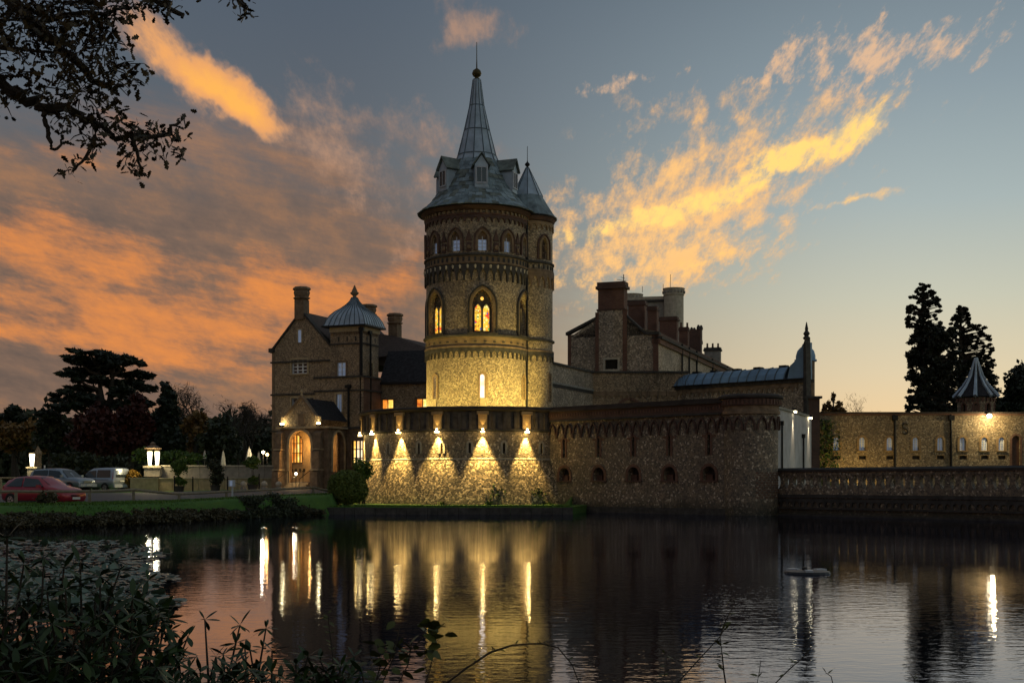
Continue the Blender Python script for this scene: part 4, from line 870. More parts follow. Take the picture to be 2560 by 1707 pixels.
# stacks along the roof: (px0, px1, top, bottom, distance)
def stack(name, px0, px1, top, bot, D, mat, label, pots=0, cap='brick_dark', dep=1.1):
    a = Vector((Xp(px0, D), D, 0)); wd = Xp(px1, D)-Xp(px0, D); z1, z0 = Zp(top, D), Zp(bot, D)-1.2
    t_ = thing(name, (a.x+wd/2, D, z0), label, 'chimney', 'chimney stacks on the great hall'); hgx = radians(-18)
    c_ = Vector((a.x+wd/2, D+dep/2, 0)); w2 = wd*.96
    MB().box((c_.x, c_.y, (z0+z1-.35)/2), (w2*.92, dep*.8, z1-.35-z0), hgx).build('shaft', mat, t_)
    MB().box((c_.x, c_.y, z1-.26), (w2*1.04, dep*.95, .18), hgx).build('cap', cap, t_); MB().box((c_.x, c_.y, z1-.085), (w2*.97, dep*.86, .17), hgx).build('crown', cap, t_)
    for k in range(pots):
        x = c_.x-w2*.32+w2*.64*k/max(1, pots-1); MB().lathe([(.10, 0), (.13, .05), (.10, .12), (.09, .4), (.12, .45)], 8, (x, c_.y, z1-.003)).build('pot', 'terracotta', t_)
    return t_
stack('chimney', 1572, 1619, 752, 812, 107, 'brick_red', 'broad brick stack just right of the great gable chimney')
stack('chimney', 1621, 1648, 765, 822, 105, 'brick_red', 'narrow brick stack between two broader ones on the hall roof')
stack('chimney', 1650, 1699, 791, 845, 112, 'brick_red', 'wide brick stack above the brick corner of the hall side wall')
stack('chimney', 1700, 1725, 817, 865, 118, 'brick_red', 'small brick stack left of the four tall flues', 2)
t_ = thing('chimney', (Xp(1740, 121), 121, 12), 'cluster of tall dark octagonal flues on the hall roof', 'chimney', 'chimney stacks on the great hall')
MB().box((Xp(1738, 121), 121, Zp(858, 121)), (1.2, .8, 2.6), radians(-18)).build('base', 'brick_dark', t_)
for k, px in enumerate((1729, 1737, 1746, 1754)):
    MB().lathe([(.17, 0), (.17, .3), (.12, .4), (.12, 1.35), (.18, 1.45), (.18, 1.6), (.08, 1.85), (0, 1.86)], 8, (Xp(px, 121), 121+.3*(k % 2), Zp(812 if k > 1 else 818, 121)-1.85)).build('flue', 'stone_dark', t_)
stack('chimney', 1762, 1806, 868, 915, 126, 'stone_grey', 'pale low stack at the far end of the hall roof', 3, 'stone_dark')
# square tower with round turrets far behind
kx = thing('far_square_tower', (Xp(1630, 128), 128, 12), 'pale square tower top with two round corner turrets far behind the hall', 'tower')
D = 128; z0, z1 = Zp(830, D), Zp(748, D); xa, xb = Xp(1560, D), Xp(1684, D)
MB().box(((xa+xb)/2, D+2, (z0+z1-.3)/2), (xb-xa, 4, z1-.3-z0), radians(-10)).build('wall_face', 'stone_grey', kx); MB().box(((xa+xb)/2, D+2, z1-.18), (xb-xa+.3, 4.3, .22), radians(-10)).build('string_course', 'stone_dark', kx); MB().box(((xa+xb)/2, D+2, z1+.1), (xb-xa, 4, .33), radians(-10)).build('parapet', 'stone_pale', kx)
for px, top, bot, r in ((1584, 731, 800, 27), (1682.5, 724, 860, 26.5)):
    r = r/FPX*D; zz0, zz1 = Zp(bot, D), Zp(top, D); q = (Xp(px, D), D+1.5*(px < 1600)-.6*(px > 1600), 0)
    u_ = MB().lathe([(r*.92, zz0), (r*.92, zz1-.75), (r*.98, zz1-.7), (r*.98, zz1-.12), (r*1.04, zz1-.1), (r*1.04, zz1), (r*.9, zz1), (r*.9, zz1-.5), (0, zz1-.5)], 28, q).build('corner_turret', 'stone_pale', kx)
    dt = MB()
    for k in range(18):
        w = k/18*2*pi; dt.box((q[0]+r*1.0*sin(w), q[1]-r*1.0*cos(w), zz1-.38), (.16, .16, .24), w)
    dt.build('corbels', 'stone_grey', u_)
for i, (px, D, yb, yt) in enumerate(((1559, 106, 760, 686), (1676, 128, 724, 686), (1658, 128, 724, 710), (1606, 128, 731, 716))):
    q = P(px, yb, D); a_ = thing('aerial', q, ('television aerial mast behind the great gable chimney', 'long lightning rod on the tall round turret', 'short lightning rod left of the tall round turret', 'thin rod on the low round turret')[i], 'aerial', 'masts on the roofs')
    MB().tube([q, P(px, yt, D)], .035 if i == 0 else .025, 5).build('mast', 'iron_black', a_)
    if i == 0:
        for zz, l in ((702, .8), (710, .5), (696, .35)): z = Zp(zz, D); MB().tube([(q.x-l*.7, q.y, z+.1), (q.x+l*.3, q.y, z)], .018, 4).build('element', 'iron_black', a_)
# linking range between tower and hall
lp = Plane((Xp(1372, 88), 88), (Xp(1482, 96), 96)); lq = Plane((Xp(1482, 96), 96), (Xp(1720, 96), 96)); zl = 10.28
lk = thing('linking_range', (7, 94, 2), 'low flint link between the tower and the hall with a stone coping', 'building')
for mp, L_ in ((lp, lp.L), (lq, lq.L)):
    wall(mp, 0, L_, 2, zl-.15, [], .3).build('wall_face', 'flint_hall' if mp is lp else 'flint_house', lk); slab(mp, -.02, L_+.02, zl-.15, zl, -.4, .14).build('coping', 'stone_dark', lk)
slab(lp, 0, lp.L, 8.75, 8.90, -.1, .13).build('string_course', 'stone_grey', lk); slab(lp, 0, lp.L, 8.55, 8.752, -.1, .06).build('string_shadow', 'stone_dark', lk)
slab(lq, 0, lq.L, 8.62, 8.75, -.1, .10).build('string_course', 'stone_brown', lk)
me_ = arch_piece(.44, 8.2, 8.32, 8.45, 8.62, 0, .09, None, 'e', 2).mesh('corbel_arch'); copies('corbel_arch', me_, 'stone_brown', lk, [(lq.M(.3+.44*k, 0, 0), 0) for k in range(16)])
oa = O(lq.px(1573), 1.7, 5.2, 7.2, 8.1); ring(lq, oa, .2, -.02, .08).build('blind_arch', 'brick_red', lk); ring(lq, dict(oa, w=1.1, z1=7.8), .16, -.02, .05).build('blind_arch', 'brick_buff', lk)
# lead-roofed hall wing
D0, D1 = 97.0, 88.5; wp = Plane((Xp(1655, D0), D0), (Xp(2012, D1), D1))
wg = thing('lead_roofed_wing', (18, 92, 2), 'long low wing with a blue-grey seamed lead roof sweeping up to a pointed gable', 'building')
ze, zr_ = 9.12, 10.10; WL = wp.L
wall(wp, 0, WL, 2, ze-.28, [], .3).build('wall_face', 'flint_hall', wg); slab(wp, -.1, WL, ze-.28, ze-.08, -.4, .16).build('eaves_board', 'stone_dark', wg); slab(wp, -.1, WL, ze-.08, ze+.02, -.2, .28).build('gutter', 'iron_black', wg)
me_ = arch_piece(.42, 8.25, 8.4, 8.58, 8.9, 0, .08, None, 'p', 2).mesh('corbel_arch'); copies('corbel_arch', me_, 'stone_brown', wg, [(wp.M(.3+.42*k, 0, 0), wp.rz) for k in range(int((WL-.3)/.42))])
nP = 14; sw = (WL-1.55)/nP
for k in range(nP):
    a, b = k*sw+.03, (k+1)*sw-.03; mb = MB(); L_ = [(.22, ze+.02), (.05, ze+.42), (-.35, zr_-.12), (-.9, zr_)]
    for (d0, za), (d1, zb_) in zip(L_[:-1], L_[1:]): mb.quad(wp.M(a, d0, za), wp.M(b, d0, za), wp.M(b, d1, zb_), wp.M(a, d1, zb_))
    mb.build('lead_panel', 'lead_blue', wg)
    MB().tube([wp.M((k+1)*sw, d0+.01, za+.02) for d0, za in L_], .045, 5).build('lead_roll', 'lead_seam', wg)
slab(wp, 0, WL-.1, ze-.2, ze+.01, -1.5, -.2).build('roof_deck', 'slate_roof', wg); MB().prism([wp.M(0, .0, ze), wp.M(0, -.9, zr_-.03), wp.M(0, -1.6, zr_-.03), wp.M(0, -1.6, ze)], wp.u*(WL-.6)).build('roof_core', 'lead_seam', wg)
for px in (1690, 1740, 1785, 1840, 1893, 1957): s = wp.px(px, -.9); slab(wp, s-.28, s+.28, zr_, zr_+.14, -1.3, -.8).build('roof_vent', 'iron_black', wg)
# the swept end and its finial
mb = MB(); L_ = [(wp.px(1975), zr_-.02), (wp.px(1988), zr_+.30), (wp.px(1998), zr_+.9), (wp.px(2006), zr_+1.4), (WL, zr_+1.6), (WL, ze), (wp.px(1968), ze)]
mb.prism([wp.M(a, .0, b) for a, b in L_], -wp.n*1.0).build('swept_roof', 'lead_blue', wg)
MB().box8([wp.M(WL-.03, .16, 5), wp.M(WL+.30, .16, 5), wp.M(WL+.30, -.5, 5), wp.M(WL-.03, -.5, 5), wp.M(WL-.03, .16, zr_+1.4), wp.M(WL+.14, .16, zr_+1.9), wp.M(WL+.14, -.5, zr_+1.9), wp.M(WL-.03, -.5, zr_+1.4)]).build('gable_pier', 'stone_dark', wg)
MB().lathe([(.20, 0), (.26, .12), (.14, .25), (.24, .42), (.10, .62), (.12, .75), (.03, 1.2), (0, 1.25)], 10, wp.M(WL+.05, -.15, zr_+1.75)).build('finial', 'stone_dark', wg)
q = Vector((Xp(2014, 90.6), 90.6, 0)); cp = thing('cupola', q+Vector((0, 0, 6)), 'small round-domed lead cupola behind the pointed gable of the lead-roofed wing', 'cupola')
MB().lathe([(.66, 5), (.66, 10.55)], 8, q).build('drum', 'stone_brown', cp); MB().lathe([(.80, 10.5), (.80, 10.62), (.70, 10.66), (.70, 10.9), (.60, 11.25), (.38, 11.5), (.12, 11.62), (.05, 11.9), (0, 11.95)], 16, q).build('dome', 'lead_blue', cp, True)
q2 = P(2034, 1000, 88); rpier = thing('corner_pier', (q2.x, q2.y, 1), 'dark corner pier at the right end of the lead-roofed wing', 'pier'); MB().box((q2.x+.05, q2.y+1, 4.3), (.95, 1.2, 6.8)).build('shaft', 'brick_dark', rpier); MB().box((q2.x+.05, q2.y+1, 7.78), (1.25, 1.5, .16)).build('cap', 'stone_dark', rpier)
# ------------------------------------------------------------------ house on the left
u = Vector((.927, -.375, 0)).normalized(); vb = Vector((-u.y, u.x, 0))       # along the front, and backwards
C0 = Vector((-11.54, 97.5, 0)); DF = 2.88; DS = 2.55; GY = 1.3
F0 = C0-u*DF; dfp = Plane((F0.x, F0.y), (C0.x, C0.y)); C1 = C0+vb*DS; dsp = Plane((C0.x, C0.y), (C1.x, C1.y))
# gabled block
G1 = F0+vb*.45; gL = 5.62; G0 = G1-u*gL; gp = Plane((G0.x, G0.y), (G1.x, G1.y))
gh = thing('gabled_house', (G0.x+2.5, G0.y, GY), 'tall flint gabled house end left of the domed stair tower', 'house')
zk = gp.z(676, 880); sC0, sC1 = gp.px(740), gp.px(769); zAp = gp.z(754, 780); zR = gp.z(814, 868)
tri3 = [gp.px(731.5), gp.px(764)]
gw3 = O(gp.px(749), 1.42, gp.z(749, 934), gp.z(749, 899)); gsl = O(gp.px(750), .30, gp.z(750, 856), gp.z(750, 825)); gw1 = O(gp.px(757), 2.05, gp.z(757, 1040), gp.z(757, 994))
ops = [o for o in (gw3, gw1)]
mb = wall(gp, 0, gL, GY-.6, zk, ops, .3); mz = gp.px(754)
top = [(0, zk), (gL, zk), (gL, zk+.02), (mz+.0, zAp)]
# gable triangle split round the slit
mb.prism([gp.M(0, 0, zk), gp.M(gL, 0, zk), gp.M(gL, 0, zR-.2), gp.M(mz, 0, zAp)], -gp.n*.4)
mb.build('front_wall', 'flint_house', gh)
sd = Plane(((G0+vb*9).x, (G0+vb*9).y), (G0.x, G0.y)); wall(sd, 0, 9, GY-.6, zk, [], .3).build('side_wall', 'flint_house', gh)
window(gp, gh, gw3, .2, 3, 4, 'glass_dark', 'white_paint', 'stone_buff', .16, .06, .10)
window(gp, gh, gw1, .2, 4, 4, 'glass_dark', 'grey_paint', 'stone_buff', .14, .06, .10)
slw = ring(gp, gsl, .11, -.02, .07).build('slit_window', 'stone_buff', gh); poly(gp, outline(gsl), .02).build('pane', 'glass_sky', slw)
for z in (gp.z(700, 906), gp.z(700, 987), gp.z(700, 1078)):
    slab(gp, -.1, gL, z-.06, z+.07, -.05, .12).build('string_course', 'stone_dark', gh)
slab(gp, gL-.30, gL, GY, zR, -.05, .05).build('corner_pilaster', 'stone_buff', gh); slab(gp, 0, .25, GY, zk, -.05, .03).build('quoin_strip', 'stone_brown', gh)
mb = MB()
for (a, za), (b, zb_) in (((-.12, zk-.1), (mz, zAp)), ((mz, zAp), (gL+.05, zR-.3))):
    mb.box8([gp.M(a, -.5, za), gp.M(b, -.5, zb_), gp.M(b, .12, zb_), gp.M(a, .12, za), gp.M(a, -.5, za+.20), gp.M(b, -.5, zb_+.20), gp.M(b, .12, zb_+.20), gp.M(a, .12, za+.20)])
mb.build('gable_coping', 'stone_dark', gh); slab(gp, -.22, .25, zk-.05, zk+.28, -.4, .2).build('kneeler', 'stone_dark', gh)
RBK = 13
mb = MB(); a, b, c_ = gp.M(0, -.2, zk-.05), gp.M(mz, -.2, zAp+.05), gp.M(gL+1.2, -.2, zR-1.0)
mb.add([a, b, c_, a+vb*RBK, b+vb*RBK, c_+vb*RBK], ((0, 1, 4, 3), (1, 2, 5, 4), (3, 4, 5))); mb.build('roof', 'tile_roof', gh)
def ornate(name, px0, px1, top, neck, bot, D, label, mat='stone_brown'):
    x = (Xp(px0, D)+Xp(px1, D))/2; w = (px1-px0)/FPX*D; z0, zn, z1 = Zp(bot, D), Zp(neck, D), Zp(top, D); r = w*.62
    t_ = thing(name, (x, D, z0), label, 'chimney', 'chimneys on the house'); rz = -radians(22)
    MB().box((x, D, (z0+zn)/2), (w*.92, w*.92, zn-z0), rz).build('shaft', mat, t_)
    h = z1-zn; s2 = sqrt(2)
    pr = [(w*.46, 0), (w*.62, h*.10), (w*.62, h*.18), (w*.50, h*.22), (w*.55, h*.35), (w*.60, h*.55), (w*.55, h*.72), (w*.66, h*.78), (w*.66, h*.90), (w*.55, h), (w*.4, h)]
    MB().lathe([(r_*1.18, z_) for r_, z_ in pr], 8, (x, D, zn), pi/8+rz, 2*pi+pi/8+rz).build('moulded_cap', 'stone_brown', t_)
    return t_
ornate('moulded_chimney', 740, 769, 718, 750, 800, gp.M(mz, -.35, 0).y, 'moulded stone chimney rising from the left gable of the house')
ornate('moulded_chimney', 974, 1001, 784, 812, 850, 106, 'moulded stone chimney between the domed stair tower and the round tower')
ornate('moulded_chimney', 905, 935, 762, 790, 830, 104, 'moulded chimney half hidden behind the ogee dome')
# domed stair tower
dt_ = thing('domed_stair_tower', (C0.x-1, C0.y+1, GY), 'square flint stair tower with a swelling ogee lead dome and urn finial', 'tower')
zd = dfp.z(907, 815); dw = O(dfp.px(853.5), .78, dfp.z(853, 940), dfp.z(853, 906)); dw2 = O(dfp.px(847.5), .48, dfp.z(847, 1030), dfp.z(847, 986))
zl1 = dfp.z(880, 944)
wall(dfp, 0, DF, zl1, zd, [dw], .25).build('upper_wall', 'flint_house', dt_); dso = O(DS*.52, .42, dw['z0'], dw['zs'])
wall(dsp, 0, DS, zl1, zd, [dso], .25).build('upper_side_wall', 'flint_house', dt_)
bk = Plane(tuple((F0+vb*DS).to_2d()), tuple(F0.to_2d())); wall(bk, 0, DS, zl1, zd, [], .2).build('left_side_wall', 'flint_house', dt_)
lfp = Plane(tuple((F0-vb*.35-u*1.2).to_2d()), tuple((C0-vb*.35+u*.25).to_2d())); lsp = Plane(tuple((C0-vb*.35+u*.25).to_2d()), tuple((C1+u*.25).to_2d()))
dw2['s'] = lfp.px(847.5)
wall(lfp, 0, lfp.L, GY-.5, zl1, [dw2], .25).build('lower_wall', 'flint_house', dt_); wall(lsp, 0, lsp.L, GY-.5, zl1, [], .2).build('lower_side_wall', 'brick_red', dt_)
slab(lfp, -.05, lfp.L+.05, zl1-.02, zl1+.12, -.6, .12).build('ledge', 'stone_dark', dt_); slab(lsp, 0, lsp.L, zl1-.02, zl1+.12, -.6, .12).build('ledge', 'stone_dark', dt_)
zs2 = lfp.z(880, 976); slab(lfp, -.05, lfp.L+.05, zs2-.05, zs2+.08, -.05, .10).build('string_course', 'stone_dark', dt_); slab(lsp, 0, lsp.L, zs2-.05, zs2+.08, -.05, .10).build('string_course', 'stone_dark', dt_)
window(dfp, dt_, dw, .2, 2, 3, 'glass_sky', 'white_paint', 'stone_brown', .15, .05, .08); window(lfp, dt_, dw2, .2, 2, 5, 'glass_sky', 'white_paint', 'stone_buff', .16, .05, .05)
window(dsp, dt_, dso, .2, 1, 3, 'glass_dark', 'stone_pale', 'stone_buff', .12, .05, .06)
for mp, L_ in ((dfp, DF), (dsp, DS)):
    slab(mp, -.02, L_+.02, zd-.38, zd, -.2, .12).build('cornice', 'stone_buff', dt_); slab(mp, 0, L_, zd-1.38, zd-1.26, -.1, .08).build('string_course', 'stone_dark', dt_)
    k_ = int(L_/.2); me_ = slab(Plane((0, 0), (1, 0)), -.05, .05, zd-.56, zd-.38, 0, .10).mesh('corbel'); copies('corbel', me_, 'stone_brown', dt_, [(mp.M(.12+.2*k, 0, 0), mp.rz) for k in range(k_)])
    for k in range(3): o = O(L_*(.26+.26*k), .09, zd-1.12, zd-.74); slab(mp, o['s']-.06, o['s']+.06, o['z0'], o['zs'], -.05, .012).build('slit', 'stone_dark', dt_)
ctr = C0-u*(DF/2)+vb*(DS/2); ze_ = zd
slab(dfp, -.55, DF+.45, ze_, ze_+.12, -DS-.45, .45).build('eaves', 'iron_black', dt_)
zz = [0, .10, .45, .85, 1.15, 1.45, 1.75, 2.05, 2.35]; kk = [1.0, .96, .90, .78, .63, .43, .27, .16, .10]
hw, hh = DF/2+.42, DS/2+.42
def dome_pt(k, a_, b_): w = kk[k]; return ctr+u*(hw*w*a_)+vb*(hh*w*b_)+Vector((0, 0, ze_+.12+zz[k]))
for a0, b0, a1, b1 in ((-1, -1, 1, -1), (1, -1, 1, 1), (1, 1, -1, 1), (-1, 1, -1, -1)):
    nS = 8
    for q in range(nS):
        t0, t1 = q/nS, (q+1)/nS; mb = MB()
        for k in range(len(zz)-1):
            mb.quad(*[dome_pt(kx_, a0+(a1-a0)*t_, b0+(b1-b0)*t_) for kx_, t_ in ((k, t0), (k, t1), (k+1, t1), (k+1, t0))])
        mb.build('lead_sheet', 'lead', dt_)
        MB().tube([dome_pt(kx_, a0+(a1-a0)*t0, b0+(b1-b0)*t0) for kx_ in range(len(zz))], [.04]*7+[.02]*2, 5).build('lead_roll', 'lead_seam', dt_)
MB().lathe([(.14, 0), (.18, .06), (.12, .14), (.30, .30), (.36, .40), (.24, .48), (.18, .66), (.10, .82), (.05, .98), (0, 1.02)], 12, ctr+Vector((0, 0, ze_+2.42))).build('urn_finial', 'stone_brown', dt_, True)
for i, (mp, s, z0, z1, r) in enumerate(((dfp, DF-.03, GY, zd-.1, .13), (dsp, .80, GY, zd-.3, .085), (lfp, lfp.px(873), GY, lfp.z(873, 962), .085))):
    d_ = thing('house_downpipe', mp.M(s, .2, GY), ('thick black downpipe on the corner of the domed stair tower', 'thin black downpipe right of the stair tower corner', 'black downpipe on the lower front of the stair tower')[i], 'downpipe', 'downpipes on the house')
    MB().tube([mp.M(s, .24 if i < 2 else .12, z0), mp.M(s, .24 if i < 2 else .12, z1)], r, 8).build('pipe', 'iron_black', d_); slab(mp, s-.2, s+.2, z1-.25, z1, .0 if i == 2 else .06, .3).build('hopper', 'iron_black', d_)
    if i < 2:
        pass
# middle range behind, up to the round tower
M0 = C1+u*.2; M1 = M0+Vector((.985, -.17, 0))*9; mp_ = Plane((M0.x, M0.y), (M1.x, M1.y))
mr = thing('middle_range', (M0.x+4, M0.y, GY), 'slate-roofed range with lit windows between the stair tower and the round tower', 'house')
zme = mp_.z(1000, 957); mw = []
for px0, px1, ya, yb in ((954, 984, 1024, 999), (1040, 1072, 1021, 997)):
    mw.append(O(mp_.px((px0+px1)/2), (px1-px0)/FPX*99*1.02, mp_.z(px0, ya)-.8, mp_.z(px0, yb)))
gwn = O(mp_.px(893), 1.15, 2.9, 4.9)
wall(mp_, 0, 9, GY-.5, zme, mw, .25).build('front_wall', 'flint_house', mr)
for o in mw: window(mp_, mr, o, .2, 2, 1, ['lit_orange', 'lit_amber'], 'stone_brown', 'stone_brown', .12, .05, .06)
slab(mp_, 0, 9, zme-.12, zme+.06, -.3, .22).build('gutter', 'iron_black', mr); zmr = mp_.z(1000, 868)
mb = MB(); mb.box8([mp_.M(-.1, .15, zme), mp_.M(9, .15, zme), mp_.M(9, -.1, zme), mp_.M(-.1, -.1, zme), mp_.M(-.1, -2.6, zmr), mp_.M(9, -2.6, zmr), mp_.M(9, -2.9, zmr), mp_.M(-.1, -2.9, zmr)]); mb.build('lower_roof', 'slate_roof', mr)
r0 = mp_.M(-1.5, -3, 0); 
mb = MB(); yy = 105.5
pts = [P(900, 826, yy), P(990, 841, yy), P(1075, 860, yy), P(1075, 872, yy-2.5), P(900, 900, yy-2.5)]
mb.add(pts, ((0, 1, 2, 3, 4),)); mb.add([P(900, 826, yy), P(1075, 860, yy), P(1075, 930, yy+6), P(900, 930, yy+6)], ((0, 1, 2, 3),)); mb.build('upper_roof', 'tile_roof', mr)
# ground-floor bay with the glowing mullioned window, between porch and bastion
by = thing('lit_bay', (-11, 95, GY), 'ground-floor stone bay with a brightly lit mullioned window beside the porch', 'house')
bpn = Plane((Xp(846, 95.6), 95.6), (Xp(918, 94.4), 94.4)); bo = O(bpn.px(893), 34/FPX*95, bpn.z(893, 1166), bpn.z(893, 1101))
wall(bpn, 0, bpn.L, GY-.5, bpn.z(893, 1072), [bo], .3).build('wall_face', 'stone_brown', by); window(bpn, by, bo, .22, 3, 3, ['lit_amber', 'lit_pale', 'lit_pale'], 'stone_dark', 'stone_brown', .14, .06, .09)
slab(bpn, -.1, bpn.L+.1, bpn.z(893, 1072), bpn.z(893, 1066), -3, .15).build('roof_ledge', 'stone_dark', by)
# ------------------------------------------------------------------ porch
PC = Vector((Xp(819, 92.6), 92.6, 0)); PW = 4.05; PD = 3.4
P0 = PC-u*PW; pf = Plane((P0.x, P0.y), (PC.x, PC.y)); P1 = PC+vb*PD; ps = Plane((PC.x, PC.y), (P1.x, P1.y)); Pl = Plane(((P0+vb*PD).x, (P0+vb*PD).y), (P0.x, P0.y))
po = thing('porch', (P0.x+2, P0.y, GY), 'gabled stone porch with a wide glowing arch, buttresses and quatrefoil panels', 'porch')
zp0 = GY-.4; zst = pf.z(760, 1071); fo = O(pf.px(750.5), 62/FPX*93, 1.75, pf.z(750, 1108), pf.z(750, 1076)); so_ = O(PD*.45, 1.7, 2.6, ps.z(828, 1110), ps.z(828, 1078))
wall(pf, 0, PW, zp0, zst, [fo], .35).build('front_wall', 'stone_brown', po); wall(ps, 0, PD, zp0, zst, [so_], .35).build('side_wall', 'stone_brown', po); wall(Pl, 0, PD, zp0, zst, [], .3).build('left_wall', 'stone_brown', po)
ring(pf, fo, .20, -.02, .08).build('front_arch', 'stone_buff', po); ring(ps, so_, .16, -.02, .08).build('side_arch', 'stone_buff', po)
slab(pf, -.25, PW+.2, zst, zst+.14, -.4, .22).build('string_course', 'stone_buff', po); slab(ps, -.0, PD, zst, zst+.14, -.4, .2).build('string_course', 'stone_buff', po)
zga = pf.z(754, 994); gm = pf.px(754); zgb = zst+.14
ga, gb = pf.px(702), pf.px(798)
slab(pf, ga, gb, zgb, zgb+.75, -.3, 0).build('gable_base', 'flint_house', po)
MB().prism([pf.M(pf.px(714), 0, zgb+.75), pf.M(pf.px(787), 0, zgb+.75), pf.M(gm, 0, zga)], -pf.n*.3).build('gable', 'flint_house', po)
mb = MB()
for s_, z_ in ((pf.px(711), zgb+.62), (pf.px(790), zgb+.62)):
    mb.box8([pf.M(s_, -.35, z_), pf.M(gm, -.35, zga), pf.M(gm, .12, zga), pf.M(s_, .12, z_), pf.M(s_, -.35, z_+.18), pf.M(gm, -.35, zga+.2), pf.M(gm, .12, zga+.2), pf.M(s_, .12, z_+.18)])
mb.build('gable_coping', 'stone_brown', po)
MB().lathe([(.10, 0), (.12, .1), (.05, .2), (.13, .35), (0, .55)], 8, pf.M(gm, 0, zga+.12)).build('gable_finial', 'stone_buff', po)
mb = MB(); a, b, c_ = pf.M(pf.px(711), -.3, zgb+.55), pf.M(gm, -.3, zga), pf.M(pf.px(790), -.3, zgb+.55); mb.add([a, b, c_, a+vb*4.4, b+vb*4.4, c_+vb*4.4], ((0, 1, 4, 3), (1, 2, 5, 4))); mb.build('roof', 'slate_roof', po)
slab(pf, gm-.28, gm+.28, zgb+.1, zgb+.95, -.05, .06).build('shield_panel', 'stone_brown', po)
for s_, w_b in ((pf.px(704), .52), (pf.px(800), .62)):
    mb = MB(); 
    for z0, z1, d1 in ((zp0, 2.7, .95), (2.7, 4.2, .72), (4.2, zst-.25, .5)):
        mb.box8([pf.M(s_-w_b/2, -.02, z0), pf.M(s_+w_b/2, -.02, z0), pf.M(s_+w_b/2, d1, z0), pf.M(s_-w_b/2, d1, z0), pf.M(s_-w_b/2, -.02, z1+.12), pf.M(s_+w_b/2, -.02, z1+.12), pf.M(s_+w_b/2, d1-.02, z1-.1), pf.M(s_-w_b/2, d1-.02, z1-.1)])
    bt = mb.build('buttress', 'stone_brown', po); slab(pf, s_-w_b/2-.04, s_+w_b/2+.04, 2.70, 2.80, 0, .88).build('weathering', 'stone_buff', bt); slab(pf, s_-w_b/2-.04, s_+w_b/2+.04, 4.20, 4.30, 0, .66).build('weathering', 'stone_buff', bt)
s_ = PD-.35; slab(ps, s_, s_+.4, zp0, zst-.3, -.02, .6).build('side_buttress', 'stone_brown', po)
# inside the porch: inner wall with the tall lit window, floor, steps
slab(pf, .05, PW-.05, zp0, 1.85, -PD, -.36).build('floor', 'stone_grey', po); slab(pf, .05, PW-.05, zst-.1, zst-.005, -PD, -.36).build('ceiling', 'stone_buff', po)
inn = Plane(tuple((P0+vb*1.5).to_2d()), tuple((PC+vb*1.5).to_2d())); io = O(inn.px(741), 33/FPX*95*1.05, inn.z(741, 1157), inn.z(741, 1108), inn.z(741, 1086))
wall(inn, .02, PW-.05, 1.85, zst-.02, [io], .2).build('inner_wall', 'stone_buff', po); window(inn, po, io, .15, 4, 2, ['lit_orange', 'lit_orange', 'lit_amber', 'lit_orange'], 'stone_dark', 'stone_brown', .1, .05, .07)
qp = MB()
for k in range(5):
    x = io['s']-.75+.36*k; q_ = [(x+.12*cos(t_*pi/4), io['z0']-.55+.15*sin(t_*pi/4)) for t_ in range(8)]; poly(inn, q_, .03, qp)
qp.build('quatrefoils', 'stone_dark', po)
sw_ = Plane(tuple((P1-u*.9).to_2d()), tuple((PC-u*.9+vb*.6).to_2d()))
lo_ = O(ps.px(818)+.0, .42, 2.9, 4.3, 4.9)
slab(ps, .75, 1.15, 2.75, 4.35, -.9, -.8).build('lit_side_window', 'lit_orange', po); slab(ps, .75, 1.15, 4.5, 5.0, -.9, -.8).build('lit_side_lantern', 'lit_pale', po)
for k in range(5): slab(pf, fo['s']-1.0, fo['s']+.95, 1.05, 1.80-.15*k, -.36, .25+.32*k).build('step', 'stone_buff', po) if 0 else MB().box8([pf.M(fo['s']-.9, .30*k, .9), pf.M(fo['s']+.85, .30*k, .9), pf.M(fo['s']+.85, .30*(k+1), .9), pf.M(fo['s']-.9, .30*(k+1), .9), pf.M(fo['s']-.9, .30*k, 1.80-.14*k), pf.M(fo['s']+.85, .30*k, 1.80-.14*k), pf.M(fo['s']+.85, .30*(k+1), 1.80-.14*k), pf.M(fo['s']-.9, .30*(k+1), 1.80-.14*k)]).build('step', 'stone_buff', po)
for s_ in (fo['s']-.95, fo['s']+.3, fo['s']+.9):
    hr = thing('handrail', pf.M(s_, .6, 1.2), ('iron handrail left of the porch steps', 'iron handrail in the middle of the porch steps', 'iron handrail right of the porch steps')[0 if s_ < fo['s'] else 1 if s_ < fo['s']+.5 else 2], 'handrail', 'handrails on the porch steps')
    MB().tube([pf.M(s_, .1, 1.7), pf.M(s_, .1, 2.7), pf.M(s_, 1.6, 2.05), pf.M(s_, 1.6, 1.1)], .03, 6).build('rail', 'iron_black', hr)
point('porch_glow', pf.M(fo['s']+.5, -.8, 4.6), 120, (1, .52, .14), .2, po)
L = thing('step_lamp', pf.M(pf.px(757), .9, 2.2), 'small bright lamp beside the porch steps', 'lamp'); q = pf.M(pf.px(757), .95, pf.z(757, 1184))
MB().lathe([(0, -.09), (.07, -.06), (.10, 0), (.07, .06), (0, .09)], 10, q).build('bulb', 'bulb_white', L); MB().tube([q-Vector((0, 0, .09)), (q.x, q.y, 1.0)], .03, 6).build('post', 'iron_black', L); point('step_lamp_light', q+pf.n*.3, 26, (1, .75, .4), .08, L)
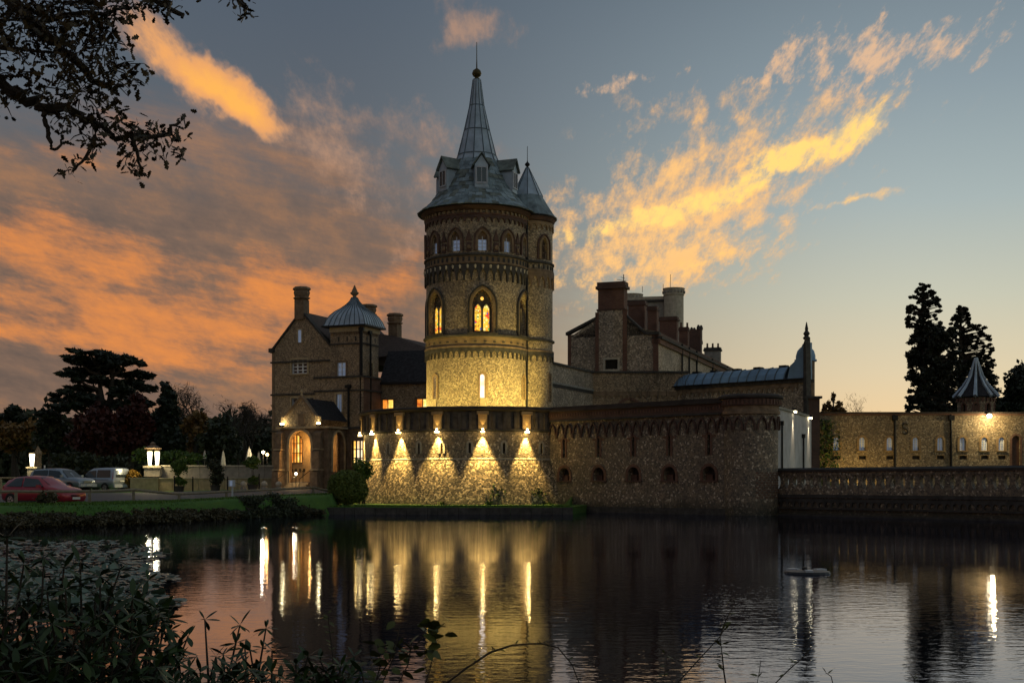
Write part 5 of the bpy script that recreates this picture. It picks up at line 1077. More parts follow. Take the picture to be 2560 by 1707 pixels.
for i, px in enumerate((706, 797)):
    s_ = pf.px(px, .25); q = pf.M(s_, .30, zst+.22)
    L = thing('porch_floodlight', q, 'floodlight on the porch ledge left of its gable' if i == 0 else 'floodlight on the porch ledge right of its gable', 'floodlight', 'floodlights on the porch')
    MB().box(q, (.30, .22, .14), pf.rz).build('housing', 'iron_black', L); MB().box(q+Vector((0, 0, .13)), (.26, .14, .12), pf.rz).build('lens', 'bulb_warm', L)
    point('porch_flood', q-pf.n*.06+Vector((0, 0, .28)), 13, (1, .85, .45), .1, L)
# ------------------------------------------------------------------ low rail fence along the drive
fp = [(-60, 54.2), (40, 55.0), (136, 55.4), (224, 56.0), (334, 59.5), (448, 64.0), (566, 68.0), (677, 72.0), (783, 76.0), (880, 79.5)]
fn = thing('rail_fence', (-17, 62, .9), 'low weathered timber rail fence along the grass verge', 'fence'); fz = {}
pts = []
for px, D in fp:
    x = Xp(px, D); z = gz(x, D); pts.append(Vector((x, D, z)))
    MB().box((x, D, z+.16), (.13, .13, .72), .3).build('post', 'wood_weathered', fn)
for a, b in zip(pts[:-1], pts[1:]):
    d_ = (b-a); mb = MB(); mb.tube([a+Vector((0, 0, .56)), a+d_*.5+Vector((0, 0, .545)), b+Vector((0, 0, .56))], .075, 6).build('rail', 'wood_weathered', fn)
# far post-and-rail fence beyond the cars
ff = thing('far_rail_fence', (-42, 108, 1.3), 'pale far post-and-rail fence left of the lit pedestal', 'fence'); fpts = [Vector((-46+2.6*k, 107, gz(-46+2.6*k, 107))) for k in range(4)]
for q in fpts: MB().box((q.x, q.y, q.z+.5), (.16, .16, 1.0)).build('post', 'wood_weathered', ff)
for a, b in zip(fpts[:-1], fpts[1:]): MB().tube([a+Vector((0, 0, 1.0)), b+Vector((0, 0, 1.0))], .09, 6).build('rail', 'wood_weathered', ff)
# ------------------------------------------------------------------ terrace wall left of the porch with its lit terms
tp = Plane((Xp(402, 97), 97), (Xp(694, 97.4), 97.4)); tl = tp.L
tw_ = thing('terrace_wall', (-22, 97, 1.2), 'low ashlar garden wall with a coping between the lit terms and the porch', 'wall'); zt_ = tp.z(500, 1163); zst2 = tp.z(500, 1194); nb = 9
for k in range(nb):
    a, b = tl*k/nb+.012, tl*(k+1)/nb-.012
    slab(tp, a, b, zst2, zt_-.10, -.4, .0).build('ashlar_block', 'stone_grey', tw_); slab(tp, a, b, zt_-.10, zt_+.02, -.45, .07).build('coping_stone', 'stone_pale', tw_)
    slab(tp, a, b, .9, zst2-.06, -.4, .55).build('plinth_block', 'stone_buff', tw_); slab(tp, a, b, zst2-.06, zst2, -.4, .60).build('plinth_coping', 'stone_pale', tw_)
slab(tp, -2.1, 0, .9, zst2-.06, -.4, .9).build('plinth_block', 'stone_buff', tw_); slab(tp, -2.2, 0, zst2-.06, zst2+.01, -.4, .95).build('plinth_coping', 'stone_pale', tw_)
def lit_term(name, px, D, ytop, ybot, label, cap=True, wpx=12):
    x = Xp(px, D); z0, z1 = Zp(ybot, D), Zp(ytop, D); h = z1-z0; r = wpx/FPX*D/2
    t_ = thing(name, (x, D, z0), label, 'lamp', 'glowing terms in the garden')
    MB().lathe([(r*.95, 0), (r*.95, .06), (r*.6, .10)], 12, (x, D, z0)).build('foot', 'stone_pale', t_)
    MB().lathe([(r*.62, .10), (r*.80, h*.45), (r*1.0, h*.86), (r*.9, h*.93)], 14, (x, D, z0)).build('glowing_shaft', 'bulb_pole', t_, True)
    MB().lathe([(r*.7, h*.93), (r*1.25, h*.97), (r*1.25, h*1.0), (r*.8, h*1.05), (0, h*1.06)], 12, (x, D, z0)).build('capital', 'bronze', t_)
    point('term_light', (x, D-r*2.6, z0+h*.6), 120, (1, .8, .42), .15, t_)
pd = thing('term_pedestal', (Xp(382, 96.6), 96.6, 1.2), 'stone pedestal under the pair of glowing terms', 'pedestal'); q = Xp(382, 96.6)
MB().box((q, 96.8, Zp(1180, 96.6)), (1.22, .8, (1191-1169)/FPX*96.6)).build('die', 'stone_grey', pd); MB().box((q, 96.8, Zp(1166.5, 96.6)), (1.36, .95, .15)).build('cap', 'stone_pale', pd)
lit_term('lit_term', 374.5, 96.6, 1126, 1164, 'left one of the pair of glowing tapered terms on the garden wall')
lit_term('lit_term', 393, 96.6, 1126, 1164, 'right one of the pair of glowing tapered terms on the garden wall')
can = thing('term_canopy', (q, 96.7, 4), 'dark urn-topped canopy over the pair of glowing terms', 'canopy'); MB().lathe([(.62, 0), (.66, .06), (.40, .20), (.18, .32), (.22, .40), (.10, .52), (0, .56)], 12, (q, 96.6, Zp(1124, 96.6)+.06)).build('urn_top', 'stone_brown', can)
pd = thing('term_pedestal', (Xp(79.5, 104), 104, 1.2), 'stone pedestal under the single glowing term by the parked cars', 'pedestal'); q = Xp(79.5, 104)
MB().box((q, 104.3, Zp(1184, 104)), (.72, .7, .95)).build('die', 'stone_grey', pd); MB().box((q, 104.3, Zp(1168.5, 104)), (.92, .9, .13)).build('cap', 'stone_pale', pd)
lit_term('lit_term', 80, 104, 1132, 1167, 'single glowing tapered term on a pedestal above the parked cars', wpx=13)
ob = thing('obelisk_shaft', (Xp(94, 108), 108, 1), 'dark stone obelisk shaft just behind the single glowing term', 'obelisk'); MB().lathe([(.34, 0), (.30, 2.9), (.36, 2.95), (.36, 3.1), (.15, 3.5), (0, 3.8)], 8, (Xp(95, 108), 108, 1.2)).build('shaft', 'stone_brown', ob)
# closed parasols on the terrace
for i, (px, yt, yb, w, D) in enumerate(((511.5, 1126, 1146, 7, 116), (558, 1127, 1166, 11, 108), (623, 1119, 1166, 17, 107), (647, 1129, 1160, 8, 112))):
    x = Xp(px, D); z0, z1 = Zp(yb, D), Zp(yt, D); r = w/FPX*D/2; h = z1-z0
    t_ = thing('closed_parasol', (x, D, z0-.9), ('smallest closed cream parasol, farthest left on the terrace', 'slim closed cream parasol behind the middle topiary tree', 'broad closed cream parasol nearest the porch lamp', 'narrow closed cream parasol beside the white garden lamp')[i], 'parasol', 'closed parasols on the terrace')
    mb = MB(); prof = [(r*.9, 0), (r*1.0, h*.08), (r*.75, h*.5), (r*.35, h*.9), (r*.12, h)]; n = 16; k0 = len(mb.v)
    for r_, z_ in prof:
        for j in range(n): w_ = 2*pi*j/n; rr_ = r_*(1+.22*(j % 2)); mb.v.append((x+rr_*cos(w_), D+rr_*sin(w_), z0+z_))
    for a in range(len(prof)-1):
        for j in range(n): mb.f.append((a*n+j, a*n+(j+1) % n, (a+1)*n+(j+1) % n, (a+1)*n+j))
    mb.build('folded_canvas', 'canvas', t_); MB().tube([(x, D, z0-1.0), (x, D, z1+.1)], .03, 6).build('pole', 'wood_weathered', t_)
for i, (px, py, D, m_, pw_, c_) in enumerate(((658, 1130, 106, 'bulb_white', 150, (1, .9, .6)), (668, 1136, 106, 'bulb_orange', 35, (1, .5, .15)))):
    q = P(px, py, D); t_ = thing('garden_lamp', q, ('white globe lamp on the terrace beside the house corner', 'small orange globe lamp on the terrace beside the house corner')[i], 'lamp', 'globe lamps on the terrace')
    MB().lathe([(0, -.12), (.09, -.08), (.13, 0), (.09, .08), (0, .12)], 10, q).build('globe', m_, t_); MB().tube([q-Vector((0, 0, .12)), (q.x, q.y, 1.4)], .035, 6).build('post', 'iron_black', t_); point('garden_light', q-Vector((0, .4, 0)), pw_, c_, .12, t_)
# sign on a post by the fence
sg = thing('verge_sign', (Xp(581, 67.5), 67.5, .9), 'grey sign panel on a single post in the verge behind the fence', 'sign'); q = Xp(581, 67.2)
MB().box((q, 67.2, (Zp(1250, 67.2)+Zp(1200, 67.2))/2-.1), (.085, .06, 1.30)).build('post', 'grey_paint', sg); MB().box((q-.02, 67.15, Zp(1207.5, 67.2)), (.36, .03, .37)).build('panel', 'grey_paint', sg); MB().box((q-.06, 67.13, Zp(1208, 67.2)), (.14, .012, .27)).build('panel_print', 'glass_sky', sg)
# bollards, chain and stone balls in front of the wall
for i, (px, yb, yt) in enumerate(((436, 1224, 1192), (482, 1221, 1195), (569, 1218, 1194), (648, 1216, 1188))):
    D = 92; q = P(px, yb, D); t_ = thing('chain_post', q, ('chain post beside the first topiary tree', 'chain post right of the first topiary tree', 'chain post left of the grey sign', 'chain post nearest the porch')[i], 'post', 'chain posts along the drive')
    MB().tube([(q.x, D, q.z-.2), (q.x, D, Zp(yt, D))], .055, 8).build('shaft', 'iron_black', t_); MB().lathe([(0, -.06), (.07, 0), (0, .08)], 8, (q.x, D, Zp(yt, D)+.05)).build('knob', 'iron_black', t_)
ch = [Vector((Xp(569+79*k/10, 92), 92, Zp(1196, 92)-.42*(1-((k-5)/5)**2))) for k in range(11)]; tag(MB().tube(ch, .022, 5).build('post_chain', 'rope_chain'), 'sagging chain hung between two posts left of the porch', 'chain')
for i, px in enumerate((609, 661, 697)):
    q = P(px, 1218, 90); t_ = thing('stone_ball', q, ('stone ball bollard below the chain', 'stone ball bollard left of the porch', 'stone ball bollard at the foot of the porch buttress')[i], 'bollard', 'stone balls along the drive')
    MB().lathe([(.24, -.2), (.24, 0), (.15, .04)], 12, q).build('plinth', 'stone_grey', t_); MB().lathe([(.10, 0), (.2, .08), (.235, .2), (.2, .32), (.10, .40), (0, .43)], 12, q+Vector((0, 0, .03))).build('ball', 'stone_pale', t_, True)
# ------------------------------------------------------------------ foliage makers
def quads(C, size, rng, flat=0.0, asp=1.5):
    """one diamond leaf per centre, random facing"""
    n = len(C); size = np.broadcast_to(np.asarray(size, float), (n,))
    d = rng.normal(size=(n, 3)); d[:, 2] *= (1-flat); d /= np.linalg.norm(d, axis=1, keepdims=True)+1e-9
    e = rng.normal(size=(n, 3)); e -= d*np.sum(d*e, axis=1, keepdims=True); e /= np.linalg.norm(e, axis=1, keepdims=True)+1e-9
    g = np.cross(d, e)*.3
    s = size[:, None]; V = np.stack([C-d*s*asp*.5, C+e*s*.5+g*s*.3, C+d*s*asp*.5, C-e*s*.5+g*s*.3], axis=1).reshape(-1, 3)
    return V, np.arange(n*4).reshape(-1, 4)
def clump_pts(c, r, n, rng, hollow=.55, lumps=14, lump_r=.42):
    """points in an uneven ellipsoid made of lumps"""
    c = np.array(c, float); r = np.array(r, float)
    k = rng.normal(size=(lumps, 3)); k /= np.linalg.norm(k, axis=1, keepdims=True); k *= (rng.uniform(hollow, 1.0, size=(lumps, 1)))*(1-lump_r*.55)
    lr = lump_r*rng.uniform(.6, 1.25, size=lumps); w = lr**2; pick = rng.choice(lumps, size=n, p=w/w.sum())
    d = rng.normal(size=(n, 3)); d /= np.linalg.norm(d, axis=1, keepdims=True); d *= (rng.uniform(.2, 1, size=(n, 1)))**.5*(1+rng.exponential(.22, size=(n, 1)))
    return c+(k[pick]+d*lr[pick][:, None])*r
def clipped_pts(c, r, n, rng):
    d = rng.normal(size=(n, 3)); d /= np.linalg.norm(d, axis=1, keepdims=True); return np.array(c, float)+d*np.array(r)*rng.normal(1.0, .035, size=(n, 1))
def shrub(name, label, cat, base, blobs, mat, leaf, dens, group=None, stems=4, seed=1, barkm='bark', flat=0.0, clipped=False):
    """blobs: (centre, radii); dens: leaves per square metre of crown surface"""
    rng = np.random.default_rng(seed); t_ = thing(name, base, label, cat, group); P_ = []
    for c_, r in blobs:
        a = 4*pi*((r[0]*r[1]+r[0]*r[2]+r[1]*r[2])/3); P_.append((clipped_pts if clipped else clump_pts)(c_, r, max(40, int(a*dens)), rng))
    C = np.concatenate(P_); V, F = quads(C, leaf*rng.uniform(.6, 1.4, len(C)), rng, flat); np_mesh('foliage', V, F, mat, t_)
    mb = MB()
    for k in range(stems):
        b = blobs[k % len(blobs)][0]; b0 = Vector(base)+Vector((rnd.uniform(-.2, .2), rnd.uniform(-.2, .2), -.1)); mb.tube([b0, b0.lerp(Vector(b), .5)+Vector((0, 0, .1)), Vector(b)], [.05, .035, .015], 5)
    mb.build('stems', barkm, t_); return t_
# clipped round bush by the bastion, golden bush by the van
def at(px, py, D): return tuple(P(px, py, D))
q = P(868, 1215, 74.5); shrub('clipped_bush', 'large clipped round bush at the left foot of the bastion', 'bush', (q.x, q.y, .5), [((q.x, q.y, q.z-.02), (1.10, 1.1, .92)), ((q.x+.15, q.y-.1, q.z-.25), (1.05, 1.05, .75))], 'leaf_bush', .075, 900, None, 5, 21, clipped=True)
q = P(329, 1200, 97); shrub('golden_bush', 'golden rounded bush between the van and the glowing terms', 'bush', (q.x, q.y, 1.3), [(q, (.76, .75, .75))], 'leaf_yellow', .08, 800, None, 4, 22, clipped=True)
q = P(905, 1180, 77.5); shrub('bastion_shrub', 'leafy shrub growing between the clipped bush and the lit bay window', 'bush', (q.x, q.y, .6), [(q+Vector((0, 0, .2)), (.55, .6, .75))], 'leaf_green', .11, 330, None, 4, 23)
# ivy on the bastion foot
for i, (a, z, rr_, n_) in enumerate(((8, 1.2, .5, 34), (5, .5, .25, 40), (27, 1.15, .5, 44), (31, .5, .3, 50), (-14, .5, .2, 20), (-72, .7, .4, 90))):
    rng = np.random.default_rng(40+i); cc_ = [];
    for k in range(n_):
        w = (a*DEG+rng.normal()*rr_*.5/BR); zz_ = z+rng.normal()*rr_*.45; f_ = BR+.86-max(0, zz_-.3)*.27+rng.uniform(.02, .14); cc_.append((BC[0]+f_*sin(w), BC[1]-f_*cos(w), max(.42, zz_)))
    V, F = quads(np.array(cc_), .13*rng.uniform(.6, 1.3, n_), rng); it_ = thing('ivy_patch', cc_[0], ('ivy patch below the fifth bastion lamp', 'low ivy at the bastion foot under the fifth lamp', 'ivy patch below the rightmost bastion lamp', 'low ivy at the right foot of the bastion', 'small ivy tuft in the middle of the bastion foot', 'ivy at the left foot of the bastion beside the clipped bush')[i], 'ivy', 'ivy on the bastion'); np_mesh('foliage', V, F, 'ivy', it_)
# topiary trees in tubs along the wall
for i, (px, D, y0, y1, wpx, lab, m_) in enumerate(((448, 93.5, 1146, 1186, 45, 'brightly lit topiary tree in a tub in front of the garden wall', 'leaf_green'), (538, 93.5, 1147, 1184, 44, 'dark topiary tree in front of the middle of the garden wall', 'leaf_dark'), (632, 93.0, 1142, 1172, 46, 'topiary tree in a tub nearest the porch', 'leaf_green'))):
    q = P(px, (y0+y1)/2, D); r = wpx/2/FPX*D; rz_ = (y1-y0)/2/FPX*D; g = gz(q.x, D)
    bl = [(q, (r, r*.9, rz_))]+([((q.x+.05, D, g+.75), (r*.72, r*.7, .36))] if i != 1 else [((q.x+.1, D, g+.9), (r*.8, r*.7, .6))])
    t_ = shrub('topiary_tree', lab, 'topiary', (q.x, D, g), bl, m_, .10, 420, 'topiary trees along the garden wall', 1, 50+i)
    MB().lathe([(.28, -.3), (.36, .32), (.40, .36), (.40, .42), (.33, .42), (.32, .35), (0, .35)], 14, (q.x, D, g)).build('tub', 'stone_dark', t_)
# ------------------------------------------------------------------ cars
def car(name, loc, heading, paint, label, prof, width, group, kind, wheels, wr, glass, extra):
    """prof: stations (x, sill z, belt z, roof z or None, half width at belt, half width at roof); front is +x"""
    t_ = thing(name, loc, label, 'car', group); R = Matrix.Rotation(heading, 4, 'Z'); B = Vector(loc)
    def T(x, y, z): return tuple(B+(R @ Vector((x, y, z))))
    body = MB(); rings = []
    for x, zs, zb, zr, hb, hr in prof:
        top = zr if zr else zb
        pts = [(0, zs), (hb*.86, zs), (hb*.97, zs+(zb-zs)*.18), (hb*1.0, zs+(zb-zs)*.55), (hb*.985, zb-(zb-zs)*.10), (hb*.93, zb)]
        if zr: pts += [((hb*.93+hr)/2+.02, (zb+zr)/2), (hr, zr-.07), (hr*.82, zr-.015), (0, zr+.015)]
        else: pts += [(hb*.86, zb+.02), (hb*.7, zb+.035), (hb*.4, zb+.05), (0, zb+.055)]
        rings.append([(x, y, z) for y, z in pts]+[(x, -y, z) for y, z in pts[-2:0:-1]])
    n = len(rings[0]); k0 = 0
    for r in rings: body.v += [T(*p) for p in r]
    for i in range(len(rings)-1):
        for j in range(n): body.f.append((i*n+j, i*n+(j+1) % n, (i+1)*n+(j+1) % n, (i+1)*n+j))
    body.f.append(tuple(range(n))); body.f.append(tuple((len(rings)-1)*n+j for j in range(n)))
    bo = body.build('body', paint, t_, True)
    for nm, pts, m_ in glass:
        vs = [T(*p) for p in pts]; MB().add(vs, (tuple(range(len(vs))),)).build(nm, m_, t_)
        if nm in ('side_window', 'side_lamp', 'headlight', 'tail_light') and abs(pts[0][1]) > .05:
            vs = [T(p[0], -p[1], p[2]) for p in pts]; MB().add(vs, (tuple(range(len(vs))),)).build(nm, m_, t_)
    for wx in wheels:
        for sg_ in (-1, 1):
            y = sg_*(width/2-.10); L_ = [(wr*.62, -.10), (wr*.95, -.11), (wr, -.07), (wr, .07), (wr*.95, .11), (wr*.62, .10)]; mb = MB(); m_ = 18
            for r_, o_ in L_:
                for j in range(m_): w = 2*pi*j/m_; mb.v.append(T(wx+r_*cos(w), y+o_*1.0, wr+r_*sin(w)))
            for a in range(len(L_)-1):
                for j in range(m_): mb.f.append((a*m_+j, a*m_+(j+1) % m_, (a+1)*m_+(j+1) % m_, (a+1)*m_+j))
            wl = mb.build('wheel', 'rubber', t_, True)
            rim = MB()
            for j in range(5):
                w = 2*pi*j/5; c_, s_ = cos(w), sin(w); p_ = []
                for rr_, ww in ((.05, .05), (wr*.60, .035)):
                    p_ += [(wx+rr_*c_-ww*s_, wr+rr_*s_+ww*c_), (wx+rr_*c_+ww*s_, wr+rr_*s_-ww*c_)]
                o_ = y+sg_*.115; rim.quad(*[T(a, o_, b) for a, b in (p_[0], p_[1], p_[3], p_[2])])
            q_ = [(wx+wr*.64*cos(2*pi*j/14), wr+wr*.64*sin(2*pi*j/14)) for j in range(14)]; q2 = [(wx+wr*.56*cos(2*pi*j/14), wr+wr*.56*sin(2*pi*j/14)) for j in range(14)]
            for j in range(14): rim.quad(*[T(a, y+sg_*.118, b) for a, b in (q_[j], q_[(j+1) % 14], q2[(j+1) % 14], q2[j])])
            rim.build('rim', 'alloy', wl)
            MB().add([T(wx+wr*.6*cos(2*pi*j/14), y+sg_*.09, wr+wr*.6*sin(2*pi*j/14)) for j in range(14)], (tuple(range(14)),)).build('hub_recess', 'rubber', wl)
            ar = MB(); q3 = [(wx+wr*1.16*cos(pi*j/10), wr*.98+wr*1.16*sin(pi*j/10)) for j in range(11)]
            ar.add([T(a, sg_*(width/2+.004), b) for a, b in q3], (tuple(range(11)),)); ar.build('wheel_arch', 'plastic_black', t_)
    for nm, c_, sz, m_ in extra:
        MB().box8([T(c_[0]+a*sz[0]/2, c_[1]+b*sz[1]/2, c_[2]+e*sz[2]/2) for e in (-1, 1) for a, b in ((-1, -1), (1, -1), (1, 1), (-1, 1))]).build(nm, m_, t_)
    return t_
# red hatchback (front to the right, turned towards the pond)
hp = [(-2.00, .45, .80, .95, .70, .55), (-1.94, .30, .92, 1.12, .80, .62), (-1.70, .24, .95, 1.32, .85, .60), (-1.2, .22, .95, 1.45, .87, .60), (-.5, .22, .94, 1.50, .87, .60), (.1, .22, .93, 1.47, .87, .59), (.45, .22, .93, 1.36, .87, .58), (.85, .22, .94, 1.14, .87, .60), (1.1, .22, .95, None, .87, 0), (1.5, .22, .88, None, .86, 0), (1.85, .24, .76, None, .80, 0), (2.02, .34, .62, None, .66, 0)]
def glz(pr, y0=.0): return pr
e_ = .012
hg_ = [('windscreen', [(1.06, -.62, .985), (1.06, .62, .985), (.28, .50, 1.425), (.28, -.50, 1.425)], 'car_glass'),
       ('rear_window', [(-1.86, -.50, 1.17), (-1.86, .50, 1.17), (-1.60, .48, 1.385), (-1.60, -.48, 1.385)], 'car_glass'),
       ('side_window', [(-1.62, .825, .99), (-.62, .835, .975), (-.66, .655, 1.40), (-1.15, .645, 1.37)], 'car_glass'), ('side_window', [(-.54, .838, .975), (.78, .835, .97), (.30, .66, 1.33), (-.55, .655, 1.40)], 'car_glass'),
       ('headlight', [(1.93, .40, .58), (1.70, .80, .60), (1.62, .835, .74), (1.90, .50, .72)], 'lamp_glass_clear'), ('tail_light', [(-1.97, .50, .84), (-1.86, .80, .84), (-1.84, .78, 1.0), (-1.95, .50, 1.0)], 'lamp_glass_red')]
hx = [('door_handle', (-.75, .885, .80), (.20, .03, .035), 'alloy'), ('door_handle', (-.75, -.885, .80), (.20, .03, .035), 'alloy'), ('door_handle', (.15, -.885, .79), (.18, .03, .03), 'alloy'), ('mirror', (.62, .98, .99), (.14, .20, .14), 'paint_red'), ('mirror', (.62, -.98, .99), (.14, .20, .14), 'paint_red'),
      ('number_plate', (2.035, 0, .42), (.02, .50, .11), 'number_plate'), ('grille', (1.99, 0, .54), (.06, .70, .10), 'plastic_black'), ('side_sill', (-.05, -.86, .26), (2.0, .05, .10), 'plastic_black'), ('side_sill', (-.05, .86, .26), (2.0, .05, .10), 'plastic_black'), ('fog_lamp', (1.96, .52, .36), (.05, .12, .08), 'lamp_glass_clear')]
red = (Xp(110, 61.3), 61.3, gz(Xp(110, 61.3), 61.3)+.03)
car('parked_hatchback', red, radians(-24), 'paint_red', 'dark red hatchback parked nearest the rail fence', hp, 1.74, 'cars parked on the drive', 'hatch', (-1.28, 1.26), .31, hg_, hx)
# silver pickup (front to the right) behind it
pp = [(-2.6, .55, 1.05, 1.15, .84, .80), (-2.5, .42, 1.08, 1.60, .88, .66), (-2.2, .40, 1.08, 1.74, .89, .66), (-1.2, .40, 1.08, 1.80, .90, .66), (-.2, .40, 1.08, 1.80, .90, .66), (.35, .40, 1.08, 1.72, .90, .64), (.75, .40, 1.09, 1.46, .90, .66), (1.15, .40, 1.10, 1.16, .90, .70), (1.25, .40, 1.12, None, .90, 0), (1.9, .42, 1.06, None, .89, 0), (2.3, .46, .96, None, .84, 0), (2.42, .52, .84, None, .74, 0)]
pg = [('windscreen', [(1.17, -.68, 1.16), (1.17, .68, 1.16), (.46, .56, 1.685), (.46, -.56, 1.685)], 'car_glass'), ('side_window', [(-2.3, .84, 1.13), (-.72, .855, 1.13), (-.76, .72, 1.68), (-2.15, .72, 1.64)], 'car_glass'), ('side_window', [(-.62, .855, 1.13), (.88, .855, 1.13), (.38, .73, 1.60), (-.66, .72, 1.68)], 'car_glass'),
      ('headlight', [(2.38, .46, .80), (2.12, .85, .82), (2.10, .84, 1.00), (2.33, .52, .96)], 'lamp_glass_clear'), ('rear_window', [(-2.56, -.55, 1.25), (-2.56, .55, 1.25), (-2.50, .52, 1.55), (-2.50, -.52, 1.55)], 'car_glass')]
pxx = [('grille', (2.40, 0, .80), (.08, .85, .16), 'alloy'), ('bumper', (2.43, 0, .56), (.20, 1.6, .20), 'grey_paint'), ('number_plate', (2.545, 0, .56), (.015, .5, .11), 'number_plate'), ('mirror', (.85, .99, 1.22), (.14, .20, .20), 'paint_bluegrey'), ('mirror', (.85, -.99, 1.22), (.14, .20, .20), 'paint_bluegrey'), ('roof_rail', (-1.0, .58, 1.84), (1.8, .04, .04), 'plastic_black'), ('roof_rail', (-1.0, -.58, 1.84), (1.8, .04, .04), 'plastic_black'), ('side_step', (-.3, -.92, .42), (1.9, .10, .06), 'plastic_black'), ('door_handle', (-.9, -.92, .98), (.2, .03, .04), 'alloy'), ('tow_post', (-2.5, .6, 1.9), (.08, .08, .3), 'white_paint')]
D = 93; pk = (Xp(158, D), D, gz(Xp(158, D), D)+.03)
car('parked_pickup', pk, radians(-26), 'paint_bluegrey', 'silver-grey off-roader parked behind the red hatchback', pp, 1.82, 'cars parked on the drive', 'pickup', (-1.5, 1.5), .38, pg, pxx)
# silver van, rear to the right
vp = [(-2.19, .45, 1.02, 1.70, .84, .72), (-2.14, .32, 1.04, 1.80, .88, .72), (-1.7, .28, 1.04, 1.84, .90, .72), (-.6, .28, 1.04, 1.84, .90, .72), (.15, .28, 1.04, 1.80, .90, .70), (.55, .28, 1.04, 1.66, .90, .66), (1.05, .28, 1.06, 1.30, .89, .66), (1.30, .28, 1.08, 1.12, .89, .70), (1.42, .28, 1.08, None, .89, 0), (1.9, .32, .96, None, .84, 0), (2.15, .40, .78, None, .72, 0)]
vg = [('rear_window', [(-2.205, -.62, 1.10), (-2.205, .62, 1.10), (-2.165, .60, 1.66), (-2.165, -.60, 1.66)], 'car_glass'), ('side_window', [(-1.85, .858, 1.10), (-.45, .868, 1.10), (-.48, .775, 1.66), (-1.80, .77, 1.66)], 'car_glass'), ('side_window', [(-.32, .868, 1.10), (.98, .868, 1.12), (.42, .765, 1.58), (-.34, .775, 1.64)], 'car_glass'),
      ('tail_light', [(-2.20, .70, .98), (-2.10, .885, .98), (-2.10, .80, 1.50), (-2.19, .70, 1.50)], 'lamp_glass_red'), ('windscreen', [(1.32, -.66, 1.12), (1.32, .66, 1.12), (.60, .58, 1.645), (.60, -.58, 1.645)], 'car_glass'), ('headlight', [(2.12, .42, .74), (1.92, .80, .78), (1.88, .82, .95), (2.0, .5, .92)], 'lamp_glass_clear')]
vx = [('bumper', (-2.2, 0, .46), (.16, 1.66, .24), 'grey_paint'), ('number_plate', (-2.225, 0, .82), (.02, .5, .11), 'number_plate'), ('mirror', (.78, .98, 1.16), (.16, .18, .22), 'plastic_black'), ('mirror', (.78, -.98, 1.16), (.16, .18, .22), 'plastic_black'), ('door_rail', (-.9, .905, .93), (1.6, .015, .03), 'plastic_black'), ('door_rail', (-.9, -.905, .93), (1.6, .015, .03), 'plastic_black'), ('brake_lamp', (-2.21, -.75, 1.02), (.03, .10, .22), 'lamp_glass_red'), ('door_handle', (-.25, .905, .98), (.18, .03, .04), 'plastic_black')]
D = 97; vn = (Xp(252, D), D, gz(Xp(252, D), D)+.03)
car('parked_van', vn, radians(180-28), 'paint_silver', 'silver glazed van parked with its rear to the golden bush', vp, 1.84, 'cars parked on the drive', 'van', (-1.35, 1.38), .33, vg, vx)
# ------------------------------------------------------------------ scrub along the left bank
bank = [(-60, 51), (20, 50.8), (95, 51.0), (170, 51.6), (245, 52.3), (320, 53.6), (395, 55.6), (470, 58.6), (545, 62.0), (618, 65.2), (690, 68.5), (760, 70.8)]
lab = ['at the left edge of the picture', 'in front of the red hatchback, left part', 'in front of the red hatchback, under its doors', 'in front of the red hatchback bonnet', 'just right of the red hatchback', 'below the van', 'below the golden bush', 'below the glowing terms', 'below the first topiary tree', 'below the grey sign', 'below the porch', 'next to the turf ledge']
def shore_at(px):
    D = 45.0
    while D < 74 and D < shore(Xp(px, D)): D += .1
    return D
for i, (px, _) in enumerate(bank):
    D = shore_at(px)+.5; x = Xp(px, D); bl = []; rb_ = random.Random(i)
    for k in range(9):
        qx = px+rb_.uniform(-42, 42); Dq = shore_at(qx)+rb_.uniform(-.35, .75); bx_ = Xp(qx, Dq); h = rb_.uniform(.20, .30)
        bl.append(((bx_, Dq, min(.36, max(.10, gz(bx_, Dq)*.6)+h*.25)), (.62, .42, h)))
    if i in (9, 10): bl.append(((x+.1, D+.2, .72), (.9, .7, .45)))
    shrub('bank_shrub', 'dark tangled waterside shrub '+lab[i], 'shrub', (x, D, max(.05, gz(x, D))), bl, 'leaf_bank' if i not in (9, 10) else 'leaf_dark', .085, 330, 'shrubs along the left bank', 5, 100+i)
q = P(118, 1245, 54); shrub('verge_bush', 'scruffy bush on the verge hiding the front wheel of the hatchback', 'shrub', (q.x, q.y, .8), [((q.x, q.y, 1.10), (.5, .4, .34))], 'leaf_bank', .10, 200, None, 3, 140)
# grass on the verge and the ledge
rng = np.random.default_rng(9); gp_ = []
for px in np.linspace(-20, 830, 150):
    D0_ = np.interp(px, [p for p, _ in bank]+[860], [d for _, d in bank]+[73])
    for k in range(70):
        D = D0_+rng.uniform(.6, 6.5); x = Xp(px+rng.uniform(-4, 4), D); gp_.append((x, D, gz(x, D)))
for k in range(4200):
    x = rng.uniform(-10.5, 3.4); y = rng.uniform(71.9, 74.5) if k % 3 else 71.85+rng.uniform(0, .3); gp_.append((x, y, .42))
for k in range(1500):
    x = rng.uniform(17, 30); y = shore(x)+rng.uniform(2, 20); gp_.append((x, y, gz(x, y)))
G = np.array(gp_); n = len(G); h = rng.uniform(.04, .11, n); w = .03; a = rng.uniform(0, pi, n); dxy = np.stack([np.cos(a)*w, np.sin(a)*w, np.zeros(n)], 1); tip = np.stack([rng.normal(0, .04, n), rng.normal(0, .04, n), h], 1)
V = np.stack([G-dxy, G+dxy, G+tip], 1).reshape(-1, 3); tag(np_mesh('grass_tufts', V, np.arange(n*3).reshape(-1, 3), 'grass'), 'rough grass blades on the verge and the turf ledge', 'grass', kind='stuff')
